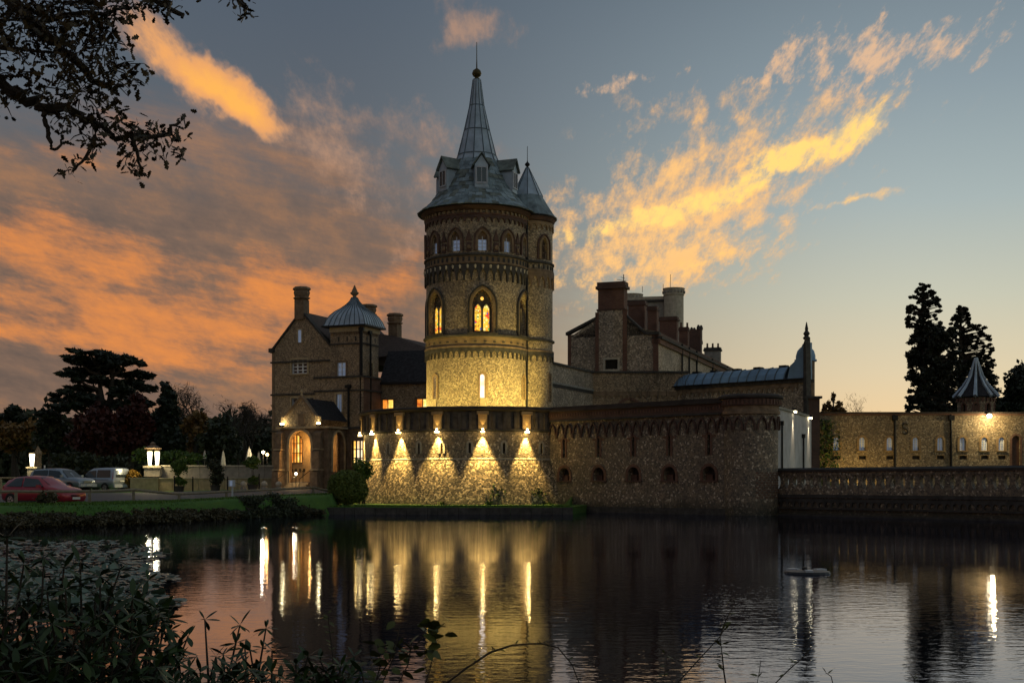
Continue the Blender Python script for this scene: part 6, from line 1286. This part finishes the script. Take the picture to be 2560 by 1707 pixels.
# ------------------------------------------------------------------ trees
def branch_tree(mb, p, d, L, r, depth, rr_, spread=.55, tips=None, ratio=.74, up=.12, kids=(2, 3), seg=3):
    pts = [Vector(p)]; dd_ = Vector(d).normalized()
    for k in range(seg):
        dd_ = (dd_+Vector((rr_.gauss(0, .12), rr_.gauss(0, .12), rr_.gauss(0, .08)+up*.3))).normalized(); pts.append(pts[-1]+dd_*(L/seg))
    mb.tube(pts, [r*(1-.35*k/seg) for k in range(seg+1)], 5 if r > .06 else 3, False)
    if depth <= 0:
        if tips is not None: tips.append(pts[-1])
        return
    for k in range(rr_.randint(*kids)):
        e = Vector((rr_.gauss(0, 1), rr_.gauss(0, 1), rr_.gauss(0, .6))); nd = (dd_+e.normalized()*spread*rr_.uniform(.7, 1.3)+Vector((0, 0, up))).normalized()
        branch_tree(mb, pts[-1-(k % 2)*rr_.randint(0, 1)], nd, L*ratio*rr_.uniform(.8, 1.15), r*.62, depth-1, rr_, spread, tips, ratio, up, kids, seg)
    if tips is not None and depth <= 2: tips.append(pts[-1])
# the great cedar: flat plates of foliage
def from_zoom(x, y): return x/3.266, 840+y/3.266
CD = 150; base = P(*from_zoom(820, 1060), CD); base.z = gz(base.x, CD)
ce_ = thing('cedar_tree', base, 'huge spreading cedar with flat tiers of dark foliage above the parked cars', 'tree')
pads = [(730,130,115,34),(640,205,95,30),(930,165,85,34),(1030,215,120,38),(800,215,150,42),(850,290,240,42),(600,320,60,22),(1090,300,105,42),(750,365,120,30),(980,370,170,42),(1140,420,110,30),(660,425,70,22),(560,480,110,30),(455,515,75,20),(700,500,120,34),(1010,470,140,42),(560,575,140,36),(420,640,100,42),(880,560,180,50),(1060,560,130,60)]
rng = np.random.default_rng(31); PP = []; lim = MB(); rc = random.Random(4); k_ = CD/FPX/3.266
trunk_top = P(*from_zoom(830, 330), CD)
lim.tube([base-Vector((0, 0, .3)), P(*from_zoom(822, 800), CD), P(*from_zoom(815, 520), CD), trunk_top], [1.0, .8, .6, .25], 9); lim.tube([P(*from_zoom(825, 760), CD), P(*from_zoom(900, 520), CD), P(*from_zoom(930, 230), CD)], [.6, .4, .15], 7)
for (x, y, a, b) in pads:
    c_ = P(*from_zoom(x, y), CD+rc.uniform(-5, 5)); n = int(520+a*b*.18)
    for sgx in range(8):
        f_ = rc.uniform(.22, .5); cc_ = np.array(c_)+np.array([rc.uniform(-.75, .75)*a*k_, rc.uniform(-3.5, 3.5), rc.uniform(-.55, .55)*b*k_]); PP.append(clump_pts(cc_, (a*k_*f_, 2.0, b*k_*rc.uniform(.2, .42)), int(n*f_*.30), rng, .2, 9, .5))
    st = P(*from_zoom(815 if x < 880 else 905, min(760, y+120)), CD); lim.tube([st, st.lerp(c_, .5)+Vector((0, 0, -.3)), c_], [.28, .18, .06], 5)
C = np.concatenate(PP); V, F = quads(C, .34*rng.uniform(.4, 1.5, len(C)), rng, .65, 2.4); np_mesh('foliage', V, F, 'leaf_cedar', ce_); lim.build('trunk', 'bark', ce_)
def tree(name, label, group, D, trunk, blobs, mat, leaf, dens, seed, off=0, scale=1.0, zoom=from_zoom, barkm='bark'):
    """blobs (x, y, half width, half height) in zoomed pixels"""
    rng = np.random.default_rng(seed); rb_ = random.Random(seed); b = P(*zoom(*trunk), D); b.z = gz(b.x, D) if b.x < 3 else 1.0
    t_ = thing(name, b, label, 'tree', group); PP = []; mb = MB(); kz = (zoom(1, 0)[0]-zoom(0, 0)[0])*D/FPX
    top = max(P(*zoom(x, y), D).z for x, y, _, _ in blobs); tx = P(*zoom(blobs[0][0], blobs[0][1]), D)
    mb.tube([b-Vector((0, 0, .3)), Vector((lerp(b.x, tx.x, .5), D, lerp(b.z, tx.z, .5))), tx], [.38*scale, .26*scale, .06], 7); ns = 0
    for x, y, a, bb in blobs:
        c_ = P(*zoom(x, y), D+rb_.uniform(-1, 1)); r = (a*kz, a*kz*.85, bb*kz); ar = 4*pi*(r[0]*r[1]+r[0]*r[2]+r[1]*r[2])/3
        PP.append(clump_pts(c_, r, int(max(80, min(9000, ar*dens))), rng, .35, 26, .36)); st = Vector((lerp(b.x, c_.x, .3), D, lerp(b.z, c_.z, .55))) if scale < 1.2 else Vector((lerp(b.x, tx.x, .5), D, c_.z-.5)); mb.tube([st, c_], [.10*min(scale, 1), .03], 4)
    C = np.concatenate(PP); V, F = quads(C, leaf*rng.uniform(.5, 1.5, len(C)), rng, 0, 1.6); np_mesh('foliage', V, F, mat, t_); mb.build('trunk', barkm, t_); return t_
LW = 'trees in the park on the left'
def cone_blobs(cx, top, bot, hw, n=11):
    return [(cx+((k*37) % 5-2)*hw*.06, top+(bot-top)*(k+.4)/n, hw*(.20+.80*((k+.6)/n)**.8), (bot-top)/n*1.25) for k in range(n)]
tree('conifer', 'dark pointed conifer right of the cedar', LW, 128, (1390, 1030), cone_blobs(1370, 400, 950, 150, 12), 'leaf_conifer', .36, 30, 61)
tree('copper_beech', 'dark purple-leaved tree in front of the cedar trunk', LW, 125, (860, 1060), [(800,640,90,90),(740,740,150,130),(690,850,150,120),(850,800,150,140),(900,690,90,90),(850,920,150,90)], 'leaf_purple', .36, 26, 62)
tree('copper_beech', 'dark purple-leaved tree between the cedar and the conifer', LW, 127, (1050, 1040), [(1120,530,55,70),(1120,640,110,110),(1020,700,120,120),(1160,760,110,130),(1050,850,150,110),(1180,880,90,90)], 'leaf_purple', .36, 26, 63)
tree('autumn_tree', 'russet-leaved tree between the conifer and the bare tree', LW, 140, (1600, 1010), [(1600,680,95,80),(1560,760,110,90),(1650,800,120,90),(1600,890,120,90)], 'leaf_autumn', .30, 18, 64)
tree('dark_holly', 'dark bluish evergreen below the bare tree', LW, 132, (1800, 1030), [(1810,760,120,100),(1760,860,140,100),(1870,880,120,90),(1800,960,160,60)], 'leaf_dark', .32, 24, 65)
tree('park_tree', 'dark round tree on the skyline at the left edge', LW, 190, (110, 1000), [(110,600,80,40),(80,660,110,45),(180,680,90,45),(30,720,120,60)], 'leaf_cedar', .5, 16, 66)
tree('park_tree', 'brown-leaved tree below the skyline at the far left', LW, 170, (160, 1080), [(80,790,160,110),(230,780,140,110),(160,880,190,90),(300,860,120,110)], 'leaf_autumn', .42, 12, 67)
tree('park_tree', 'dim leafy tree left of the purple-leaved trees', LW, 150, (420, 1050), [(400,730,120,90),(480,800,140,110),(380,860,130,110),(520,900,120,80)], 'leaf_dark', .40, 16, 68)
tree('park_tree', 'distant round tree on the skyline beside the house', LW, 175, (2130, 990), [(2140,740,50,40),(2100,800,110,60),(2000,820,120,60),(2190,830,60,60),(2060,900,160,70)], 'leaf_dark', .40, 14, 69)
tree('laurel_hedge', 'laurel thicket behind the pair of glowing terms', LW, 112, (1440, 1060), [(1420,990,190,60),(1180,970,120,70),(1560,1000,120,50)], 'leaf_green', .22, 26, 70)
tree('yew_bush', 'low dark yew clump above the parked pickup', LW, 115, (600, 1090), [(480,1010,80,70),(600,1010,110,75),(740,1020,110,75),(880,1030,110,60),(980,1030,100,60)], 'leaf_dark', .26, 26, 71)
# bare winter trees
def bare(name, label, group, D, px, ybase, ytop, seed, depth=6, spread=.5, r=.35, crown=None, up=.14, kids=(2, 3)):
    b = P(px, ybase, D); b.z = gz(b.x, D) if b.x < 3 else 1.0; H = Zp(ytop, D)-b.z; t_ = thing(name, b, label, 'tree', group); rb_ = random.Random(seed); mb = MB(); tips = []
    branch_tree(mb, b, (0, 0, 1), H*.30, r, depth, rb_, spread, tips, .76, up, kids); zt2 = max(p.z for p in tips); s = H/(zt2-b.z)
    mb.v = [(b.x+(v[0]-b.x)*s, b.y+(v[1]-b.y)*s, b.z+(v[2]-b.z)*s) for v in mb.v]; mb.build('trunk_and_branches', 'bark', t_)
    rng = np.random.default_rng(seed); T_ = np.array([(b.x+(p.x-b.x)*s, b.y+(p.y-b.y)*s, b.z+(p.z-b.z)*s) for p in tips]); C = np.repeat(T_, 7, 0)+rng.normal(0, .40, (len(T_)*7, 3)); V, F = quads(C, .055*rng.uniform(.6, 1.3, len(C)), rng, 0, 16); np_mesh('twigs', V, F, 'twig', t_); return t_
bare('bare_tree', 'bare round-headed tree standing highest between conifer and house', LW, 150, 553, 1150, 962, 81, 6, .62, .45, up=.10)
bare('bare_tree', 'thin bare tree just left of the round-headed one', LW, 165, 478, 1140, 995, 82, 5, .42, .35, up=.2)
bare('bare_tree', 'forked pollarded tree near the house corner', LW, 160, 622, 1140, 1020, 83, 4, .5, .5, up=.2, kids=(2, 2))
bare('bare_tree', 'slim bare tree between the round-headed tree and the forked one', LW, 165, 598, 1140, 1018, 84, 5, .4, .3, up=.22)
bare('bare_tree', 'small bare tree on the skyline right of the lead-roofed wing', 'trees on the right', 240, 2185, 1110, 990, 85, 5, .6, .3, up=.14)
# distant wood closing the view
rng = np.random.default_rng(77); PP = []
for px in np.linspace(-500, 690, 80):
    D = 260; c_ = P(px, 1100+rng.uniform(-22, 8), D+rng.uniform(-10, 10)); PP.append(clump_pts(c_, (4.5, 4, rng.uniform(3.5, 6.0)), 420, rng, .3, 12, .4)); PP.append(clump_pts((c_.x, c_.y-3, 4.0), (5.5, 4, 4.6), 520, rng, .1, 12, .45))
for px in np.linspace(2020, 2900, 30):
    c_ = P(px, 1110+rng.uniform(-8, 8), 300); PP.append(clump_pts(c_, (6, 4, 4.5), 300, rng, .3, 10, .4))
C = np.concatenate(PP); V, F = quads(C, .95*rng.uniform(.5, 1.5, len(C)), rng); tag(np_mesh('distant_wood', V, F, 'leaf_dark'), 'far-off wood closing the horizon behind the park', 'wood', kind='stuff')
# redwoods on the right
def zr8(x, y): return 1920+x/2.45, 680+y/2.45
def puffs(seed, cx, top, bot, hw0, hw1, n, per=5, rs=1.0):
    rb_ = random.Random(seed); L_ = []
    for k in range(n):
        t_ = (k+.5)/n; hw = hw0+(hw1-hw0)*t_**.8
        for j in range(per): L_.append((cx+rb_.uniform(-1, 1)*hw, top+(bot-top)*t_+rb_.uniform(-14, 14), rs*rb_.uniform(18, 38), rs*rb_.uniform(12, 24)))
    return L_
RT = 'trees on the right'
tree('redwood', 'tallest redwood on the right with a rounded airy top', RT, 140, (965, 1010), puffs(1, 965, 85, 150, 25, 75, 7, 3, .45)+puffs(2, 955, 150, 340, 85, 120, 15, 5, .45)+puffs(3, 965, 330, 860, 85, 125, 24, 6), 'leaf_sequoia', .20, 60, 91, 0, 1.6, zr8, 'bark')
tree('redwood', 'second redwood on the right with a sloping outline', RT, 146, (1190, 1010), puffs(4, 1190, 222, 330, 18, 75, 9, 4, .45)+puffs(5, 1240, 330, 560, 90, 155, 17, 6, .48)+puffs(6, 1225, 530, 860, 125, 200, 18, 7), 'leaf_sequoia', .20, 60, 92, 0, 1.6, zr8, 'bark')
tree('redwood', 'dark broad evergreen filling the gap between the two redwoods', RT, 136, (1070, 1010), puffs(7, 1065, 350, 860, 60, 150, 19, 8), 'leaf_sequoia', .20, 60, 93, 0, 1.3, zr8, 'bark')
tree('yew_tree', 'dark broad yew cut off by the right edge of the picture', RT, 118, (1560, 1010), [(1560,620,70,80),(1530,700,90,90),(1580,760,120,100),(1480,780,55,70),(1520,840,110,60),(1650,700,120,150)], 'leaf_conifer', .24, 50, 94, 0, 1.0, zr8)
tree('spiky_shrub', 'small spiky conifer on the skyline just right of the corner pier', RT, 105, (400, 940), [(400,770,14,38),(370,815,26,30),(430,815,28,30),(395,850,62,24),(345,835,16,40),(455,850,26,26)], 'leaf_autumn', .20, 45, 95, 0, .4, zr8)
# bare climber over the link wall and on the range
mb = MB(); rb_ = random.Random(12); t_ = thing('wall_climber', P(1640, 1010, 95), 'bare tangled climber on the flint wall below the lead roof', 'climber')
for px in (1580, 1610, 1640, 1670, 1700, 1625): mb = MB(); branch_tree(mb, P(px, 1030, 95.2), (rb_.uniform(-.4, .4), -.05, 1), 1.1, .03, 4, rb_, .6, None, .8, .1); mb.build('stem', 'bark', t_)
q = P(2072, 1110, 94.3); rng = np.random.default_rng(5); cc_ = np.stack([rng.normal(q.x, .45, 700), 94.75+rng.uniform(-.15, .1, 700), rng.uniform(1.5, 6.5, 700)], 1); V, F = quads(cc_, .16*rng.uniform(.6, 1.3, 700), rng); it_ = thing('ivy_column', (q.x, 94.8, 1), 'ivy climbing the left end of the service range', 'ivy'); np_mesh('foliage', V, F, 'ivy', it_)
# ------------------------------------------------------------------ floating aerator
q = P(2018, 1432, 1.8*FPX/(1432-HY)); D = q.y
ae = thing('floating_aerator', (q.x, D, 0), 'dark flat floating fountain float with a stub in the middle of the pond', 'float')
MB().lathe([(0, -.05), (.42, -.05), (.46, .0), (.44, .04), (.3, .06), (0, .07)], 20, (q.x, D, 0)).build('float_ring', 'plastic_black', ae)
for k in range(3): w = 2*pi*k/3+.4; MB().box((q.x+.30*cos(w), D+.30*sin(w), .06), (.24, .14, .04), w).build('float_pad', 'grey_paint', ae)
MB().lathe([(.055, .05), (.055, .11), (.035, .125), (0, .125)], 10, (q.x-.05, D, 0)).build('nozzle_stub', 'plastic_black', ae)
# ------------------------------------------------------------------ lily pads
rng = np.random.default_rng(15); V = []; F = []
cnt = 0
while cnt < 4200:
    py = rng.uniform(1352, 1520); px = rng.uniform(-160, 480)
    edge = 440-70*abs(math.sin(py*.05))-(max(0, 1390-py))*1.2+(py-1400)*.25
    if px > edge or rng.random() < .25*(px > edge-90): continue
    D = 1.8*FPX/(py-HY); x = Xp(px, D); r = rng.uniform(.06, .14); a0 = rng.uniform(0, 6.28); k = len(V); tx_, ty_ = rng.normal(0, .10, 2)
    if rng.random() < .12: tx_, ty_ = rng.normal(0, .5, 2)
    V.append((x, D, .018+rng.uniform(0, .012)))
    for j in range(8):
        w = a0+.35+j*(2*pi-.7)/7; dx_, dy_ = r*cos(w), r*sin(w); V.append((x+dx_, D+dy_, max(.012, .02+rng.uniform(0, .012)+dx_*tx_+dy_*ty_)))
    F += [(k, k+j+1, k+j+2) for j in range(7)]; cnt += 1
tag(np_mesh('lily_pads', np.array(V), np.array(F), 'leaf_pad'), 'raft of lily pads floating on the left of the pond', 'lily pads', kind='stuff')
# ------------------------------------------------------------------ oak bough hanging in from the upper left
def leaf_mesh(name, pts, fold=.12):
    """flat leaf outline along +x, folded a little on its midrib"""
    n = len(pts); vs = [(x, y, abs(y)*fold) for x, y in pts]; vs2 = [(x, -y, abs(y)*fold) for x, y in pts[1:-1]]
    V_ = vs+vs2; top = list(range(n)); bot = [0]+list(range(n, n+n-2))+[n-1]; f = []
    for a in range(n-1): f.append((top[a], top[a+1], bot[a+1], bot[a]))
    f = [tuple(dict.fromkeys(q)) for q in f]; me = bpy.data.meshes.new(name); me.from_pydata(V_, [], f); return me
oak_leaf = leaf_mesh('oak_leaf', [(0, 0), (.10, .03), (.25, .16), (.34, .10), (.48, .24), (.58, .14), (.74, .25), (.86, .12), (1.0, 0)]); oak_leaf.materials.append(MATS['leaf_oak'])
OD = 7.5; base = Vector((-6.2, 7.2, .3)); ok = thing('oak_tree', base, 'overhanging oak with drooping leafy boughs at the upper left', 'tree')
mb = MB(); mb.tube([base-Vector((0, 0, .3)), (-6.1, 7.2, 2.5), (-5.9, 7.3, 5.2), (-5.6, 7.4, 7.5)], [.42, .34, .28, .18], 10); mb.build('trunk', 'bark', ok)
bows = [([(-5.95, 7.25, 4.3)]+[P(x*1.0, y, OD) for x, y in ((-160, 160), (0, 210), (60, 245), (110, 265), (160, 275), (215, 290), (265, 330), (330, 345), (410, 335), (450, 305))], .04),
        ([(-5.8, 7.3, 5.6)]+[P(x, y, OD+.4) for x, y in ((-150, -120), (20, 0), (85, 65), (140, 110), (200, 170), (250, 215), (310, 215))], .06),
        ([P(115, 268, OD), P(112, 300, OD), P(125, 340, OD), P(135, 378, OD), P(160, 345, OD)], .018),
        ([P(225, 292, OD), P(235, 340, OD), P(215, 390, OD), P(180, 430, OD)], .016), ([P(330, 345, OD), P(345, 390, OD), P(355, 440, OD)], .012),
        ([(-5.6, 7.4, 6.8)]+[P(x, y, OD+.2) for x, y in ((-60, -260), (150, -120), (330, -30), (420, 15), (455, 45))], .05), ([P(150, -120, OD+.2), P(330, -110, OD+.3), P(520, -60, OD+.3), P(600, 5, OD+.3), P(625, 35, OD+.3)], .03),
        ([P(85, 65, OD+.4), P(150, 40, OD+.2), P(240, 30, OD), P(330, 20, OD)], .022), ([P(0, 70, OD), P(20, 40, OD), P(38, 20, OD), P(-20, 90, OD)], .012), ([P(0, 120, OD), P(60, 125, OD), P(130, 130, OD)], .014)]
lw_ = MB()
def smooth_path(pts, k=4, jit=.012):
    pts = [Vector(p) for p in pts]; o_ = []
    for i in range(len(pts)-1):
        p0, p1, p2, p3 = pts[max(i-1, 0)], pts[i], pts[i+1], pts[min(i+2, len(pts)-1)]
        for j in range(k):
            t_ = j/k; q_ = .5*((2*p1)+(p2-p0)*t_+(2*p0-5*p1+4*p2-p3)*t_*t_+(3*p1-p0-3*p2+p3)*t_**3); o_.append(q_+Vector((rnd.gauss(0, jit), rnd.gauss(0, jit), rnd.gauss(0, jit))))
    return o_+[pts[-1]]
for pts, r in bows:
    pts = smooth_path(pts, 4, min(.012, r*.35))
    n = len(pts); MB().tube(pts, [r*(1-.85*k/(n-1))+.003 for k in range(n)], 6).build('bough', 'bark', ok)
zones = [(60,60,95,70),(150,30,110,60),(230,60,100,70),(280,20,60,50),(200,130,90,60),(270,110,60,60),(330,25,50,30),(370,20,60,26),(430,40,35,30),(250,190,90,60),(170,190,50,50),(300,180,45,40),(330,205,45,35),(40,140,60,35),(100,130,40,35),(30,190,50,30),(10,240,30,50),(80,230,70,35),(130,245,60,40),(200,240,90,45),(260,240,50,40),(180,290,60,30),(230,300,50,40),(160,320,25,20),(210,340,40,35),(240,370,30,40),(300,310,50,35),(340,330,60,35),(360,360,50,35),(400,350,45,40),(440,330,28,40),(450,300,24,30),(430,385,30,25),(320,400,20,22),(175,432,28,24),(190,415,20,20),(350,440,28,24),(345,425,20,18),(600,15,28,26),(618,28,16,16),(585,5,24,14),(370,315,22,12),(310,370,25,25),(150,95,60,50),(90,85,60,45),(235,15,70,30),(60,20,70,30),(-40,60,80,90),(-50,180,60,80),(120,-40,160,50),(330,-40,120,40),(500,-50,100,35)]
rng = np.random.default_rng(19); ro = random.Random(19); LP = []; twig = MB()
for x, y, a, b in zones:
    n = max(10, int(a*b/60))
    for k in range(n):
        px, py = x+ro.gauss(0, .52)*a, y+ro.gauss(0, .52)*b; D = OD+ro.gauss(0, .28); c_ = P(px, py, D)
        if k % 3 == 0: lc = c_
        else: c_ = lc+Vector((ro.gauss(0, .032), ro.gauss(0, .032), ro.gauss(0, .032)))
        LP.append((c_, ro.uniform(.036, .072), (ro.uniform(-1.3, 1.3), ro.uniform(-1.2, 1.2), ro.uniform(0, 6.28))))
        if k % 3 == 0:
            z_ = P(x+(px-x)*.35+ro.gauss(0, 6), y+(py-y)*.35-8, OD); twig.tube([z_, z_.lerp(c_, .6)+Vector((0, 0, .01)), c_], [.005, .004, .002], 3)
twig.build('twigs', 'bark', ok)
from mathutils import Euler
def scatter_leaves(parent, me, items, mat, single=290, name='leaf'):
    """the first leaves as single pieces, the rest joined"""
    items = sorted(items, key=lambda i: -i[1]); step = 1
    for c_, s, e in items[:single]:
        o = link(name, me, mat, parent, base=c_); o.rotation_euler = e; o.scale = (s, s, s)
    base_v = np.array([v.co[:] for v in me.vertices]); polys = [tuple(p.vertices) for p in me.polygons]; Vs = []; Fs = []; k = 0
    for c_, s, e in items[single:]:
        M_ = np.array(Euler(e).to_matrix()); Vs.append(base_v @ M_.T*s+np.array(c_)); Fs += [tuple(i+k for i in p) for p in polys]; k += len(base_v)
    if Vs:
        m2 = bpy.data.meshes.new('leaf_mass'); Vn = np.concatenate(Vs)-np.array(wloc(parent)); m2.from_pydata(Vn.tolist(), [], Fs); tag(link('leaf_mass', m2, mat, parent), kind='stuff')
scatter_leaves(ok, oak_leaf, LP, 'leaf_oak')
# ------------------------------------------------------------------ rhododendrons in the lower left foreground
rh_leaf = leaf_mesh('rhododendron_leaf', [(0, 0), (.15, .05), (.4, .125), (.65, .13), (.88, .07), (1.0, 0)], .25); rh_leaf.materials.append(MATS['leaf_rhodo'])
def rhodo(label, seed, base, shoots, dense=11, lsz=(.055, .105)):
    rr_ = random.Random(seed); t_ = thing('rhododendron', base, label, 'shrub', 'rhododendrons on the near bank'); st = MB(); items = []
    B = Vector(base)
    for px, py, D in shoots:
        tip = P(px, py, D); b0 = B+Vector((rr_.uniform(-.3, .3), rr_.uniform(-.2, .2), 0)); m_ = b0.lerp(tip, .6)+Vector((rr_.gauss(0, .05), 0, -.06)); st.tube([b0, m_, tip], [.012, .008, .004], 5)
        ax = (tip-m_).normalized()
        for layer in range(2 if rr_.random() < .6 else 1):
            o_ = tip-ax*(.10*layer); n = rr_.randint(dense-4, dense)
            a0 = rr_.uniform(0, 6.28)
            for k in range(n):
                w = a0+2*pi*k/n+rr_.gauss(0, .15); dip = rr_.uniform(-.75, .25) if k % 4 else rr_.uniform(.4, 1.0)
                items.append((o_, rr_.uniform(*lsz), (rr_.gauss(0, .3), -dip, w)))
    st.build('stems', 'bark', t_); scatter_leaves(t_, rh_leaf, items, 'leaf_rhodo', 200); return t_
rr_ = random.Random(2)
sh = []
def topline(px): return np.interp(px, [-100, 0, 60, 150, 250, 330, 400, 440, 480], [1440, 1450, 1475, 1450, 1470, 1480, 1500, 1560, 1620])
sh += [(18, 1345, 5.2), (110, 1395, 5.4), (200, 1405, 5.5), (60, 1410, 5.3), (300, 1425, 5.6), (160, 1420, 5.4), (250, 1440, 5.5), (370, 1450, 5.7)]
for k in range(270):
    px = rr_.uniform(-120, 445); t0 = topline(px); py = t0+(1707-t0+60)*rr_.random()**.9+8; sh.append((px, py, 5.4+rr_.uniform(-.5, .9)-(py-t0)/500))
rhodo('tall rhododendron filling the lower left corner of the picture', 201, (-2.0, 5.4, .25), sh)
sh = [(512, 1548, 6.2), (470, 1590, 6.0), (425, 1575, 6.1), (540, 1640, 6.0), (600, 1562, 6.3), (612, 1620, 6.2), (560, 1690, 5.8), (500, 1680, 5.8), (450, 1650, 5.8), (665, 1570, 6.3), (680, 1625, 6.2), (650, 1685, 5.9), (700, 1700, 5.8), (480, 1720, 5.7), (600, 1720, 5.7)]
sh += [(rr_.uniform(440, 700), rr_.uniform(1620, 1760), 5.9+rr_.uniform(-.3, .3)) for k in range(34)]
rhodo('lower rhododendron with separate whorls standing against the water', 202, (-1.45, 5.8, .22), sh, 10)
sh = [(770, 1640, 5.9), (740, 1660, 5.8), (800, 1650, 6.0), (830, 1690, 5.8), (885, 1640, 6.0), (880, 1690, 5.8), (760, 1700, 5.7)]+[(rr_.uniform(715, 910), rr_.uniform(1665, 1760), 5.8) for k in range(20)]
rhodo('small rhododendron at the bottom edge left of the briar', 203, (-.9, 5.7, .22), sh, 10)
# thin shoots and a briar at the bottom edge
sl_leaf = leaf_mesh('shoot_leaf', [(0, 0), (.3, .16), (.6, .18), (1.0, 0)], .2); sl_leaf.materials.append(MATS['leaf_shoot'])
def shoot(name, label, pts, D, r, lsz, n, seed, mat='leaf_shoot', group='thin shoots at the bottom edge'):
    rr_ = random.Random(seed); P3 = [P(x, y, D) for x, y in pts]; t_ = thing(name, P3[0], label, 'plant', group); MB().tube([Vector((P3[0].x, P3[0].y, .2))]+P3, [r]+[r*(1-.7*k/len(P3)) for k in range(len(P3))], 5).build('stem', 'bark', t_); items = []
    for k in range(n):
        t0 = rr_.uniform(.15, 1)*(len(P3)-1); i = min(int(t0), len(P3)-2); c_ = P3[i].lerp(P3[i+1], t0-i); items.append((c_, rr_.uniform(*lsz), (rr_.uniform(-.6, .6), rr_.uniform(-.9, .5), rr_.choice((0, pi))+rr_.gauss(0, .5))))
    scatter_leaves(t_, sl_leaf, items, mat, 100); return t_
shoot('sapling', 'upright leafy sapling left of the floating aerator', [(1822, 1760), (1810, 1680), (1806, 1640), (1800, 1590), (1812, 1555), (1832, 1515)], 6.5, .005, (.035, .055), 16, 1)
shoot('sapling', 'leaning shoot crossing the left sapling', [(1690, 1710), (1745, 1650), (1800, 1590), (1812, 1570)], 6.5, .004, (.03, .05), 7, 2)
shoot('sapling', 'slanting twig pointing right at the bottom edge', [(1930, 1715), (1975, 1670), (2005, 1645), (2030, 1615)], 6.5, .004, (.035, .055), 8, 3)
shoot('sapling', 'short upright twig left of the slanting one', [(1890, 1720), (1898, 1680), (1902, 1650)], 6.5, .003, (.035, .05), 4, 4)
shoot('sapling', 'small yellow-leaved twig near the bottom edge', [(1655, 1720), (1662, 1680), (1668, 1640), (1650, 1620)], 6.5, .003, (.03, .05), 7, 5, 'leaf_yellow')
shoot('sapling', 'tiny twig at the bottom edge right of the slanting one', [(2085, 1720), (2078, 1690), (2064, 1680)], 6.5, .003, (.03, .045), 4, 6)
shoot('sapling', 'two-leaved twig near the lower right corner', [(2290, 1720), (2285, 1695), (2276, 1682)], 6.5, .003, (.03, .045), 3, 7)
shoot('sapling', 'yellowing upright shoot in front of the lamp reflections', [(835, 1720), (832, 1640), (822, 1560), (820, 1530)], 6.4, .004, (.025, .045), 26, 8, 'leaf_shoot')
shoot('briar', 'thorny briar stem arching over the golden reflection', [(1110, 1712), (1165, 1670), (1225, 1630), (1280, 1612), (1350, 1607), (1395, 1618), (1430, 1660), (1450, 1712)], 6.0, .006, (.02, .035), 34, 9)
rr_ = random.Random(8); it = []; vine = thing('bindweed', P(1000, 1700, 6.0), 'round-leaved climbing weed at the bottom centre', 'plant'); mb = MB()
for x0, y0, x1, y1 in ((950, 1720, 1000, 1560), (990, 1720, 1030, 1600), (1060, 1720, 1080, 1580), (940, 1700, 990, 1600), (1010, 1640, 1070, 1560), (935, 1720, 945, 1610)):
    a, b = P(x0, y0, 6), P(x1, y1, 6); MB().tube([a, a.lerp(b, .5)+Vector((.02, 0, 0)), b], .003, 4).build('stem', 'bark', vine)
    for k in range(9): it.append((a.lerp(b, rr_.random())+Vector((rr_.gauss(0, .03), rr_.gauss(0, .05), rr_.gauss(0, .02))), rr_.uniform(.04, .075), (rr_.uniform(-1, 1), rr_.uniform(-.8, .8), rr_.uniform(0, 6.28))))
for k in range(16): it.append((P(1095+rr_.gauss(0, 22), 1585+rr_.gauss(0, 16), 6), rr_.uniform(.05, .085), (rr_.uniform(-1, 1), rr_.uniform(-.8, .8), rr_.uniform(0, 6.28))))
rl_leaf = leaf_mesh('round_leaf', [(0, 0), (.15, .28), (.45, .36), (.75, .22), (1.0, 0)], .15); rl_leaf.materials.append(MATS['leaf_shoot']); scatter_leaves(vine, rl_leaf, it, 'leaf_shoot', 100)
